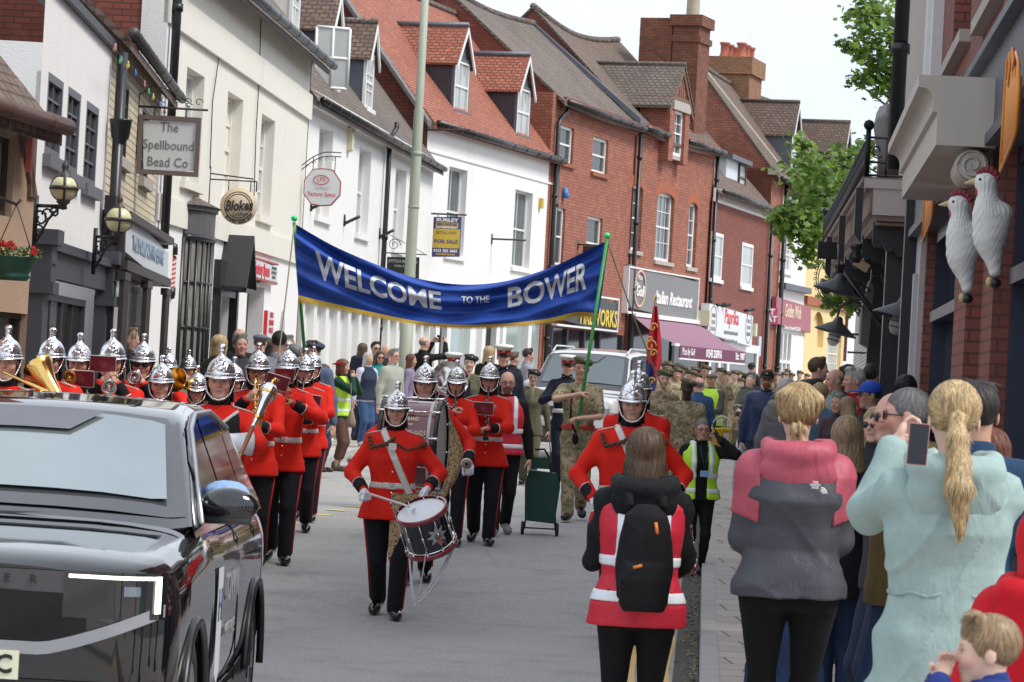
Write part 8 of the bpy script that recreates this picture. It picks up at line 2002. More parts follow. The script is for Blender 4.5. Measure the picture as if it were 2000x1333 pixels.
# camouflage column
CG='soldiers in camouflage marching in a column'
p=person(1284,700,115,6,'standard bearer soldier in camouflage holding the red and blue flag',hat='beret',outfit='army',group=CG,arms=(((-.10,-.12,.83),(1,.2,-.7)),'down'),hand='grip'); FLG=p
person(1296,719,150,12,'young soldier with long neck marching nearest behind the steward, holding a rope',hat='beret',outfit='army',group=CG,tone='w',sex='f',arms=(((-.0,-.16,.66),(1,.3,-.6)),'down'),short=True,sl=.4,legs='march',hair='crew')
person(1343,737,160,0,'dark skinned soldier in camouflage, the nearest of the column',hat='beret',outfit='army',group=CG,tone='d',hair='crew',hc='black',w=1.1,legs='march2')
CS=[(1270,724,94,'low behind the flag staff'),(1386,736,80,'between the flat cap and the second rank'),(1412,739,76,'low behind the tall soldier'),(1492,734,70,'behind the bearded pedestrian'),(1576,729,64,'last before the yellow house'),(1305,704,104,'just right of the flag'),(1304,715,108,'behind the long necked soldier'),(1323,716,104,'third beret right of the flag'),(1345,721,98,'above the dark skinned soldier'),(1363,727,93,'beside the flat cap man'),(1378,711,100,'taller and wearing glasses behind the flat cap'),(1422,724,84,'second right of the tall open faced soldier'),(1435,722,86,'level with the awning corner'),(1444,723,78,'partly behind another under the awning edge'),(1458,728,78,'with a dark front to the beret'),(1448,737,84,'low in front of the brick pier'),(1463,739,82,'low and left of the flat faced pedestrian'),(1518,727,66,'just right of the black baseball cap'),(1531,726,68,'before the white shopfront'),(1546,727,68,'wearing glasses before the white shopfront'),(1562,723,70,'tallest before the white doorway'),(1538,720,64,'rearmost before the white shopfront'),(1478,730,72,'beside the grey pedestrian'),(1333,712,92,'in the second rank under the awning'),(1395,727,84,'in the gap right of the flat cap'),(1653,714,60,'far away beside a dark haired spectator'),(1357,715,84,'in the far rank behind the glasses wearer')]
p=person(1408,717,95,0,'tall open faced soldier in camouflage with full figure in view',hat='beret',outfit='army',group=CG,tone='w',legs='march2',short=True,sl=.4)
for i,(x,y,s_,t) in enumerate(CS): person(x,y,s_,[5,-8,0,10,-4][i%5],'camouflaged soldier '+t,hat='beret',outfit='army',group=CG,tone='wlpl'[i%4],sex='mf'[i%3==1],glasses='wire' if 'glasses' in t else None,legs=('march','march2')[i%2],H=1.74 if s_<75 else None)
person(1236,712,100,0,'sailor in white cap glimpsed beside the silver four by four',hat='cap',capc=(.6,.6,.6),top=(.3,.27,.18)); person(1255,716,95,180,'officer in dark cap seen left of the flag',hat='cap',capc=(.02,.02,.02),top=(.2,.17,.12))
# far side spectators and people in the street
SG='spectators on the left hand pavement'
def Sp(*a,**k): k.setdefault('group',SG); return person(*a,**k)
Sp(128,648,150,175,'spectator with bushy black hair behind the leftmost helmets',sex='f',hair='curly',hc='black',top=(.02,.02,.02))
Sp(157,629,150,60,'grey haired man in glasses looking right over the helmets',hair='short',hc='grey',glasses='wire',top=(.03,.03,.03),tone='l')
Sp(177,633,145,75,'grey man in glasses close behind another bespectacled spectator',hair='short',hc='grey',glasses='wire',top=(.02,.02,.03),tone='p',beard=.3)
Sp(218,638,170,165,'ginger blond boy seen from behind between two helmets',hair='short',hc='fair',top=(.02,.02,.025))
Sp(252,642,172,120,'brown haired youth in dark jacket turned away to the right',hair='short',hc='fair',top=(.015,.015,.02))
Sp(268,641,160,80,'brown haired youth in profile right of the other youth',hair='short',hc='brown',top=(.02,.02,.02))
Sp(428,655,160,140,'blonde woman in dark green coat turned away in front of the pink plaque',sex='f',hair='bob',hc='blond',top=(.045,.05,.045))
Sp(470,654,165,20,'grey haired man facing the parade with open mouth above the helmets',hair='short',hc='grey',tone='p',top=(.05,.05,.06))
Sp(468,643,148,170,'bald man behind the grey haired man by the black doorway',hair='bald',hc='grey',tone='t',top=(.02,.02,.02))
Sp(509,647,150,170,'man in flat blue grey cap seen from behind',hat='flat',capc=(.12,.14,.19),hair='bald',tone='p',top=(.03,.03,.03))
Sp(521,660,148,175,'dark haired woman from behind beside the grey t shirt man',sex='f',hair='long',hc='dark',top=(.05,.05,.06))
Sp(546,644,165,175,'crop haired man in grey t shirt with a dark strap, from behind',hair='crew',hc='dark',top=(.34,.35,.40),short=True,sl=.4,tone='p',w=1.1)
Sp(562,657,150,10,'grey haired spectator peeping beside the left banner pole',hair='short',hc='grey',top=(.1,.1,.1))
Sp(632,712,140,60,'small spectator in pale blue behind the last bandsman',sex='f',hair='bob',hc='brown',top=(.30,.36,.62),hood=(.30,.36,.62),H=1.5)
p=Sp(668,702,133,75,'woman with red headband, green jumper and yellow vest, hand at her mouth',sex='f',hair='bob',hc='red',top=(.015,.055,.03),bot=(.11,.06,.045),vest=(.52,.85,.05),vert=False,arms=('chin','chin'),cut=.6,shoe=(.09,.06,.045)); m=MB(); m.lathe([(.415,.9),(.435,.93),(.43,.97),(.41,.99)],(0,.03,-.18),ax=(0,.25,1),n=24,ref=(1,0,0),sy=1.12); HB(p,m,'headband',mat('headband_red',(.6,.02,.03),.7))
m=MB(); pp=p.M.inverted()@U(686,818,F/138); m.lathe([(0,.14),(.03,.1),(.07,-.05),(.06,-.12),(0,-.13)],pp,n=12); m.tube([pp+Z*.1,pp+Vector((.05,.05,.5))],.005,4); put(p,m,'cloth_bag',mat('hessian',(.28,.21,.14),.9,amt=.2,sc=40),'small brown cloth bag slung over the yellow vest','bag')
Sp(708,671,106,150,'long brown haired spectator in navy hooded top, turned away',sex='f',hair='long',hc='brown',top=(.02,.025,.05),hood=1)
Sp(733,668,105,30,'dark haired man in sunglasses behind the white haired woman',hair='short',hc='dark',glasses='sun',top=(.02,.02,.02))
Sp(719,689,112,40,'white haired woman in navy gilet with long straight hair',sex='f',hair='long',hc='white',top=(.55,.55,.66),bot=(.05,.10,.22),shoe=(.6,.6,.6),vest=(.03,.04,.07),vert=False,arms=('down','pocket'))
for o in PEOPLE[-1].e.children:
    if o.name.startswith('hi_vis'): o.name='gilet'; o.data.materials[0]=cloth((.03,.04,.075))
bpy.data.objects.remove([o for o in PEOPLE[-1].e.children if o.name.startswith('reflective')][0])
Sp(742,687,109,20,'spectator in teal top and purple sunglasses with arms folded',sex='f',hair='long',hc='dark',glasses='sun',top=(.02,.24,.25),arms=('cross','cross'),tone='t')
Sp(753,675,103,60,'bald man between the teal top and the pale fleece',hair='none',tone='p',top=(.03,.03,.03))
Sp(768,682,114,50,'grey haired man in pale green fleece next to the lamp post',hair='short',hc='grey',glasses='wire',tone='p',top=(.36,.38,.32),w=1.15)
Sp(802,692,103,80,'red haired woman mostly hidden by the lamp post',sex='f',hair='long',hc='red',top=(.25,.2,.3))
p=Sp(828,656,98,130,'bald man in black raising a phone to photograph the parade',hair='bald',hc='grey',tone='p',top=(.012,.012,.014),arms=('high','high'),hand='grip',short=True); q=U(857,662,F/96); m=MB(); m.box(q,(.04,.006,.075)); tag(m.build('phone',BLACK),'dark phone raised above the crowd near the shop window','phone')
Sp(955,677,104,150,'blonde woman in black left of the tall marine',sex='f',hair='long',hc='blond',top=(.012,.012,.012)); Sp(1003,688,100,120,'man in profile just right of the tall marine',hair='short',hc='brown',tone='p',top=(.02,.02,.02)); Sp(1031,675,98,100,'young man in white and black top beside the silver four by four',hair='short',hc='dark',tone='p',top=(.3,.3,.35))
# people in the road on the right
RG='people in the road by the right kerb'
p=person(1391,726,125,-25,'man in brown flat cap and yellow vest carrying a yellow bucket',group=RG,hat='flat',capc=(.13,.10,.085),hair='bald',tone='t',top=(.09,.085,.075),vest=(.52,.85,.05),vert=False,openv=False,arms=('down','front'),hand='grip',w=1.1)
q=U(1447,880,F/138)
def bucket(c,t_,cat,col,r=.14,hh=.26):
    t=empty(cat,tuple(c),t_,cat); m=MB(); m.lathe([(0,0),(r*.8,0),(r,hh),(r*1.06,hh),(r*1.06,hh-.02),(r*.95,hh-.02),(r*.7,.03),(0,.03)],c,n=24); m.build('pail',mat('bucket_yellow',col,.4,amt=.04),t); m=MB(); m.tube([c+Vector((r*math.cos(a),0,hh+.17*math.sin(a))) for a in [math.pi*i/10 for i in range(11)]],.007,6); m.build('handle',WPAINT,t); m=MB(); m.prism([c+Vector((.02,-r*.93,.05)),c+Vector((.09,-r*.78,.05)),c+Vector((.10,-r*.85,.2)),c+Vector((.02,-r*1.0,.2))],(0,-.004,0)); m.build('sticker',mat('faded_label',(.5,.45,.4),.6),t)
bucket(U(1408,873,F/140),'yellow collection bucket with a faded label held by the flat cap man','bucket',(.68,.45,.02))
person(1366,738,132,200,'grey haired man in blue jacket turned to the flat cap man',group=RG,hair='bald',hc='grey',tone='p',top=(.03,.07,.16),w=1.1)
person(1466,733,112,-20,'pale faced woman in olive fleece beside the puffer jacket man',group=RG,sex='f',hair='crew',hc='fair',tone='w',top=(.10,.12,.09),arms=('front','cross')); person(1471,725,100,-10,'man in denim blue cap in the crowd behind',group=RG,hat='cap',capc=(.08,.12,.18),tone='p',top=(.06,.06,.07)); person(1428,722,76,170,'man in black cap and dark jacket under the awning end',group=RG,hat='cap',capc=(.01,.01,.01),tone='p',top=(.02,.02,.022)) if 0 else person(1468,707,80,150,'man in black cap and dark jacket below the awning corner',group=RG,hat='cap',capc=(.01,.01,.01),tone='p',top=(.02,.02,.022),H=1.8)
p=person(1499,719,155,-6,'bearded man in black cap and navy puffer jacket walking along the kerb',group=RG,hat='cap',capc=(.012,.012,.014),capmark=1,beard=.95,hc='ginger',tone='l',top=(.016,.032,.10),puff=.012,infl=.04,bot=(.02,.03,.06),w=1.08,legs='march',tr=.45,glasses='wire')
w_=p.M@Vector(p.J['wl']); m=MB(); m.smooth=True; m.lathe([(0,-.62),(.13,-.60),(.15,-.4),(.12,-.1),(.03,.02)],w_+Vector((.02,0,-.06)),n=18,sy=.5); tag(m.build('carrier_bag',mat('pale_plastic',(.45,.46,.52),.4,amt=.1,bump=.4,bs=9)),'pale plastic carrier bag hanging from the puffer jacket man\'s hand','bag')
# right pavement spectators
PG_='spectators on the right hand pavement'
def Rp(*a,**k): k.setdefault('group',PG_); return person(*a,**k)
Rp(1536,740,190,150,'woman in grey puffer coat with fur hood, grey blonde hair',sex='f',hair='bob',hc='white',top=(.15,.15,.17),puff=.01,infl=.035,hood=(.2,.19,.18),hem=.42)
Rp(1596,699,172,95,'man in dark green hooded parka looking right with sunglasses on his head',hair='short',hc='brown',tone='p',top=(.025,.05,.03),hood=(.05,.05,.06),w=1.15,infl=.035,beard=.3)
Rp(1602,752,195,165,'curly blonde child in denim jacket from behind',sex='f',hair='curly',hc='blond',top=(.07,.13,.2),H=1.5)
Rp(1635,722,178,-70,'balding man in pale green shirt facing left',hair='bald',hc='grey',tone='p',top=(.24,.30,.27),w=1.1)
Rp(1657,715,165,150,'dark haired woman behind the balding man',sex='f',hair='bun',hc='dark',top=(.03,.03,.03))
Rp(1641,768,205,-40,'child with grey brown hair and wary eyes below the balding man',hair='crew',hc='grey',top=(.06,.04,.045),H=1.46,sex='f'); Rp(1660,775,210,120,'fair haired woman leaning in purple brown top',sex='f',hair='long',hc='fair',top=(.05,.03,.035),tilt=25,H=1.5)
Rp(1673,720,190,-75,'white haired man in dark red jacket facing left',hair='short',hc='white',tone='p',top=(.28,.012,.02),w=1.15)
Rp(1701,713,172,160,'tall black haired man in dark top from behind',hair='short',hc='black',tone='t',top=(.02,.02,.022))
p=Rp(1704,739,235,-80,'boy in bright blue baseball cap and glasses facing left',hat='cap',capc=(.01,.06,.42),tone='t',hair='crew',hc='dark',top=(.02,.02,.022),glasses='wire',H=1.62)
Rp(1770,738,220,170,'curly black haired spectator behind the blue cap',hair='curly',hc='black',tone='t',top=(.02,.02,.022),H=1.75)
Rp(1716,797,300,-35,'smiling blonde woman in black sunglasses facing the camera',sex='f',hair='long',hc='blond',glasses='sun',tone='w',top=(.03,.03,.035),H=1.68)
Rp(1757,768,395,-82,'man in sunglasses mostly hidden behind the olive jacket man',hair='bald',hc='grey',tone='p',glasses='sun',top=(.04,.04,.05))
Rp(1782,760,420,-100,'balding man in olive and navy jacket with sunglasses, facing left',hair='crew',hc='grey',tone='p',glasses='sun',top=(.12,.085,.03),hood=(.12,.085,.03),bot=(.02,.04,.10),infl=.035,hem=.46,beard=.4,w=1.1,tr=.7)
Rp(1657,815,380,178,'long fair haired girl in black jacket from behind',sex='f',hair='verylong',hc='fair',top=(.012,.012,.015),bot=(.02,.035,.08),hem=.42,H=1.6)
p=Rp(1563,757,432,180,'blonde woman from behind in pink and charcoal hooded jacket and black leggings',sex='f',hair='bun',hc='blond',tone='w',w=1.28,top=(.055,.055,.068),hood=(.42,.075,.11),bot=(.006,.006,.007),legwear='leggings',infl=.03,hem=.485,slr=.02,arms=(((-.05,-.16,.64),(.42,.4,-1)),((.05,-.16,.64),(.42,.4,-1))),folds=.007,tr=.55); h=p.H
PK=cloth((.42,.075,.11),.55)
sd=torso_sdf(p,.03,.485,.006); hh_=.80*h
def yoke(X,Y,Z_):
    xb=np.clip(.05+(.848*h-Z_)*1.0,.03,.165)
    return np.maximum(xb-np.abs(X)+0*Y,.67*h+.35*(np.abs(X)-.2)-Z_)
mk('pink_sleeves',sd.mesh(.0095,grow=.004,clip=yoke,disp=foldn(.004,1.)),PK,p.e)
q=p.M@Vector((-.075,.14*h,.775*h)); 
R3=p.M.to_3x3()
for i,t_ in enumerate(('THE','NORTH','FACE')):
    o=text(t_,'jacket_logo',p.M@Vector((-.07,.109*h+.01,.772*h-.012*i)),R3@Vector((-1,0,0)),R3@Vector((0,.15,1)),.013,WL,None,ext=.001,bold=.0006); o.parent=p.e; o.matrix_parent_inverse=p.M.inverted()
m=MB(); 
for r_ in(.012,.020,.028): m.tube([p.M.inverted()@(p.M@Vector((-.095-r_*math.cos(a),.109*h+.012,.745*h+.0+r_*math.sin(a)))) for a in [math.pi/2*i/6 for i in range(7)]],.0028,5)
LB(p,m,'logo_arcs',WL)
# pistachio coat woman taking a photo
p=Rp(1868,750,555,178,'blonde woman from behind in pale mint parka filming with her phone',sex='f',hair='pony',hc='blond',tone='w',w=1.12,top=(.30,.405,.385),hood=1,bot=(.02,.03,.06),infl=.045,hem=.26,flare=.03,folds=.012,slr=.03,arms=(((.02,-.25,.85),(.8,.2,-1)),((.088,-.21,.875),(.45,-.1,-1))),hand='wrap',tn='parka',tr=.7,palm={'l':(1,0,0),'r':(-1,0,0)})
h=p.H; I_=p.M.inverted(); 
m=MB(); s_=torso_sdf(p,.045,.26,.03,arms=False)
mk('waist_drawcord',s_.mesh(.010,grow=.006,clip=lambda X,Y,Z_:np.abs(Z_-.605*h-.006*np.sin(60*X))-.008+0*Y),cloth((.27,.39,.36)),p.e)
t=empty('phone',tuple(U(1792,868,F/570)),'phone in pink case held up by the woman in the mint parka','phone'); c=U(1793,868,F/572)
m=MB(); m.box((0,0,0),(.035,.004,.072),Matrix.Translation(c)@Matrix.Rotation(.04,4,'Y')); m.build('case',mat('pink_case',(.62,.28,.25),.4),t)
m=MB(); m.box((0,-.0045,0),(.0325,.001,.069),Matrix.Translation(c)@Matrix.Rotation(.04,4,'Y')); m.build('screen',mat('phone_screen',(.012,.013,.02),.08),t)
Rp(1913,752,500,175,'dark haired spectator behind the ponytail woman with a blue collar',hair='short',hc='dark',tone='t',top=(.02,.05,.10),H=1.72)
Rp(1938,840,470,178,'long auburn haired spectator at the right behind the mint parka',sex='f',hair='long',hc='red',top=(.02,.02,.025),H=1.6)
# child and red hood at the bottom right
p=Rp(1940,1205,800,-95,'small fair haired child in blue top with a hand at the mouth',kid=True,hair='short',hc='fair',tone='w',top=(.02,.04,.18),arms=('chin','chin'),H=1.02)
m=MB(); w_=Vector(p.J['wl']); 
for i in range(14): a=6.2832*i/14; m.ball(w_+Vector((.026*math.cos(a),.026*math.sin(a),.0)),.006,5)
LB(p,m,'bead_bracelet',mat('bead_red',(.55,.06,.06),.3))
p=Rp(2052,1005,640,160,'person in bright red hood bending at the bottom right corner',sex='f',hair='long',hc='fair',tone='p',top=(.52,.01,.02),hood=1,infl=.05,H=1.52,w=1.1)
s_=Sdf(); s_.ell((0,.06,.62),(.50,.56,.56),k=.05); s_.ell((0,-.6,.45),(.4,.5,.5),k=.05,sub=True); s_.cap((0,.25,.1),(0,.2,-.3),.42,k=.15)
v_,f_=s_.mesh(.04,disp=lambda X,Y,Z_:.02*np.sin(7*X+4*Z_)*np.sin(6*Y+3*Z_)); mk('raised_hood',(A4(p.hp,v_),f_),cloth((.52,.01,.02)),p.e)
Rp(1540,1150,420,178,'small child whose bare legs show behind the black leggings',kid=True,hair='short',hc='fair',tone='p',top=(.03,.06,.14),bot=(.03,.06,.14),cut=.05,bare=True,H=1.0)
# ================= BANNER =================
TPX=[(575,437),(650,480),(730,515),(810,543),(900,556),(985,550),(1070,525),(1130,498),(1190,468)]
BPX=[(583,592),(655,606),(740,623),(820,637),(900,643),(985,641),(1070,633),(1125,622),(1168,628)]
def cr_(P_,t):
    n=len(P_)-1; x=min(max(t,0),1)*n; i=min(int(x),n-1); f=x-i; p0,p1,p2,p3=(Vector(P_[max(0,min(n,j))]) for j in(i-1,i,i+1,i+2))
    return .5*((2*p1)+(p2-p0)*f+(2*p0-5*p1+4*p2-p3)*f*f+(3*p1-p0-3*p2+p3)*f**3)
def BN(u,v,o=0.):
    a=cr_(TPX,u)*(1-v)+cr_(BPX,u)*v; d=36.2-.7*u
    w_=.05*math.sin(9*v+5*u)*math.sin(math.pi*u)+.035*math.sin(26*(v+.55*abs(u-.45)))*(1-v*.6)+.018*math.sin(40*u+9*v)+.05*math.exp(-((v-.08-.12*math.sin(math.pi*u))/.06)**2)+.03*math.sin(18*u-14*v)*min(1,3*abs(u-.5))
    return U(a.x,a.y,d+w_-o)
BLU=mat('banner_blue',(.014,.065,.36),.55,kind='cloth',sc=30,amt=.06,bump=.25); bn=empty('banner',tuple(BN(.5,.5)),'blue welcome banner with silver lettering and gold fringe slung between poles','banner')
def grid(m,f,nu,nv,fl=False):
    m.smooth=True; vs=[f(i/nu,j/nv) for i in range(nu+1) for j in range(nv+1)]; k=nv+1
    m.add(vs,[(i*k+j,i*k+j+1,(i+1)*k+j+1,(i+1)*k+j) for i in range(nu) for j in range(nv)])
m=MB(); grid(m,lambda u,v:BN(u,v*.93),130,44); m.build('cloth',BLU,bn)
m=MB(); grid(m,lambda u,v:BN(u,.905+v*.06,.008),130,2); m.smooth=False
for i in range(520):
    u=i/520; m.poly([BN(u,.93,.012),BN(u+.0019,.93,.012),BN(u+.0012+random.uniform(-.0008,.0008),1.0+random.uniform(-.02,.02),.004),BN(u+.0004,1.0+random.uniform(-.02,.02),.004)])
m.build('fringe',mat('gold_fringe',(.72,.46,.05),.6,amt=.2,sc=40),bn)
import bmesh
def btext(t,u0,u1,v0,v1,name='lettering'):
    c=bpy.data.curves.new('t','FONT'); c.body=t; c.size=1; c.offset=.026; c.resolution_u=3; ob=bpy.data.objects.new('t',c); COL.objects.link(ob); me=bpy.data.meshes.new_from_object(ob); bpy.data.objects.remove(ob)
    b=bmesh.new(); b.from_mesh(me); bmesh.ops.triangulate(b,faces=b.faces[:])
    for _ in range(4):
        E_=[e for e in b.edges if e.calc_length()>.12]
        if not E_: break
        bmesh.ops.subdivide_edges(b,edges=E_,cuts=1); bmesh.ops.triangulate(b,faces=[f for f in b.faces if len(f.verts)>3])
    xs=[v.co.x for v in b.verts]; ys=[v.co.y for v in b.verts]; x0,x1,y0,y1=min(xs),max(xs),min(ys),max(ys)
    for v in b.verts:
        u=u0+(u1-u0)*(v.co.x-x0)/(x1-x0); w_=v1+(v0-v1)*(v.co.y-y0)/(y1-y0); v.co=BN(u,w_,.012)
    b.to_mesh(me); b.free(); me.materials.clear(); me.materials.append(mat('banner_silver',(.70,.72,.74),.5,0,amt=.05)); o=bpy.data.objects.new(name,me); COL.objects.link(o); o.parent=bn; o.matrix_parent_inverse=parent_world(bn).inverted()
btext('WELCOME',.072,.445,.20,.60); btext('TO THE',.502,.582,.26,.42); btext('BOWER',.635,.915,.15,.58)
GP=mat('pole_green',(.05,.30,.07),.5,amt=.06)
def bpole(t_,d,lab,b_):
    a=U(*t_,d); c=b_; e=empty('banner_pole',tuple(c),lab,'pole','banner poles'); m=MB(); m.tube([c,a-Z*.05],.021,10); m.build('shaft',GP,e); m=MB(); m.ball(a+Z*.0,.038,14); m.build('ball',mat('green_ball',(.03,.75,.22),.35),e)
bpole((1186,461),35.5,'green banner pole on the right with a bright ball on top',U(1127,838,35.2))
q=LP.M@Vector(LP.J['wr']); bpole((575,427),36.2,'green banner pole on the left with a bright ball on top',U(597,715,36.9))
for (a,b_,lb) in(((1186,470,35.5),(1296,762,38),'pale guy rope from the right banner pole down to a soldier'),((575,437,36.2),(536,760,36),'pale guy rope hanging from the left banner pole')):
    m=MB(); A_=U(*a); B_=U(*b_); m.tube([A_.lerp(B_,i/10)-Z*.06*math.sin(math.pi*i/10) for i in range(11)],.009,5); tag(m.build('guy_rope',mat('rope',(.42,.36,.28),.8)),lb,'rope')
# flag
p=FLG; e=empty('regimental_flag',tuple(U(1275,700,F/117)),'furled red and blue flag with gold embroidery on a brass topped staff','flag')
a=U(1280,584,F/117); b_=U(1266,790,F/117); m=MB(); m.tube([a,b_],.016,8); m.build('staff',WOOD,e); m=MB(); m.lathe([(0,.12),(.02,.06),(.03,.0),(.0,-.05)],a,n=8); m.build('finial',GOLD,e)
def FL(u,v):
    L_=[(1276,598),(1268,650),(1262,705),(1262,775)]; R_=[(1284,598),(1290,650),(1292,705),(1278,768)]
    x=cr_(L_,v)*(1-u)+cr_(R_,u*0+v)*u; return U(x.x,x.y,F/118-.06*math.sin(u*9+v*2)-.05*math.sin(5*u))
m=MB(); m.smooth=True; nu,nv=14,26; vs=[FL(i/nu,j/nv) for i in range(nu+1) for j in range(nv+1)]
for i in range(nu):
    for j in range(nv):
        m.mi=1 if (j/nv>.62+.25*(i/nu)) else 0; k=nv+1; n0=len(m.v); m.v+=[tuple(vs[i*k+j]),tuple(vs[i*k+j+1]),tuple(vs[(i+1)*k+j+1]),tuple(vs[(i+1)*k+j])]; m.f.append((n0,n0+1,n0+2,n0+3)); m.m.append(m.mi); m.sm.append(True)
m.build('cloth',[mat('flag_red',(.38,.01,.02),.6,kind='cloth',sc=20),mat('flag_blue',(.012,.02,.10),.6)],e)
m=MB()
for (x,y,r_) in((1276,640,.07),(1270,676,.10),(1276,690,.06),(1268,664,.05),(1272,745,.06)):
    c=U(x,y,F/118-.13); m.tube([c+Vector((r_*math.cos(t),0,r_*math.sin(t)*1.2))*(1-t/9) for t in [i*.6 for i in range(13)]],.012,5)
m.build('gold_embroidery',mat('gold_thread',(.5,.33,.08),.5),e)
# ================= ROOSTERS =================
def rooster(px,py0,py1,s_,lab):
    Hh=(py1-py0)/s_; base=U(px,py1,F/s_); e=empty('rooster_statue',tuple(base),lab,'statue','rooster statues'); k=Hh/1.0
    M=Matrix.Translation(base)@Matrix.Rotation(math.radians(-14),4,'Z')@Matrix.Scale(k,4)
    s=Sdf(); s.ell((0.0,0,.50),(.135,.13,.22),k=.08); s.cap((-.02,0,.62),(-.03,0,.83),.10,.075,k=.08); s.ell((-.055,0,.87),(.085,.07,.075),k=.05); s.cap((.02,0,.38),(.07,0,.14),.11,.05,k=.07); s.cap((.07,0,.5),(.12,0,.62),.09,.07,k=.08)
    v,f=s.mesh(.011,disp=lambda X,Y,Z_:.0035*np.sin(70*Z_+4*np.sin(40*X))*np.sin(60*X+30*Y)*(Z_<.62)+.004*np.sin(90*np.arctan2(Y,X+.03)/3)*(Z_>.6))
    o=mk('body',(A4(M,v),f),mat('rooster_white',(.70,.69,.66),.6,kind='paint',amt=.05,sc=4),None); setp(o,e)
    def hm(m,n_,mt): m.v=[tuple(M@Vector(q)) for q in m.v]; m.build(n_,mt,e)
    m=MB()
    for i,(x,z,r) in enumerate(((-.10,.945,.028),(-.07,.965,.032),(-.035,.97,.033),(0,.965,.03),(.03,.945,.028),(.05,.91,.025))): m.ball((x,0,z),r,8,(1,.45,1.1))
    hm(m,'comb',mat('comb_red',(.22,.02,.03),.6))
    m=MB(); m.ball((-.095,-.02,.79),.04,10,(.8,.4,1.5)); m.ball((-.075,.02,.79),.036,10,(.8,.4,1.4)); hm(m,'wattle',mat('wattle_red',(.30,.045,.06),.6))
    m=MB(); m.lathe([(.032,0),(.02,.05),(.004,.10),(0,.10)],(-.125,0,.87),ax=(-1,0,-.15),n=10,sx=1); hm(m,'beak',mat('beak_horn',(.55,.42,.2),.5))
    m=MB()
    for g in(-1,1): m.ball((-.085,g*.066,.885),.013,8)
    hm(m,'eye',mat('eye_black',(.01,.01,.01),.1))
    m=MB(); m.ball((.075,0,.04),.05,10,(1.1,1,.9)); hm(m,'base_knob',BLACK); m=MB(); m.ball((.03,-.01,.045),.04,10,(.8,1,1.1)); hm(m,'foot',mat('beak_horn'))
rooster(1925,325,562,330,'near white rooster statue with red comb mounted on the brick pilaster')
rooster(1872,370,592,312,'far white rooster statue with red comb mounted beside the shop window')
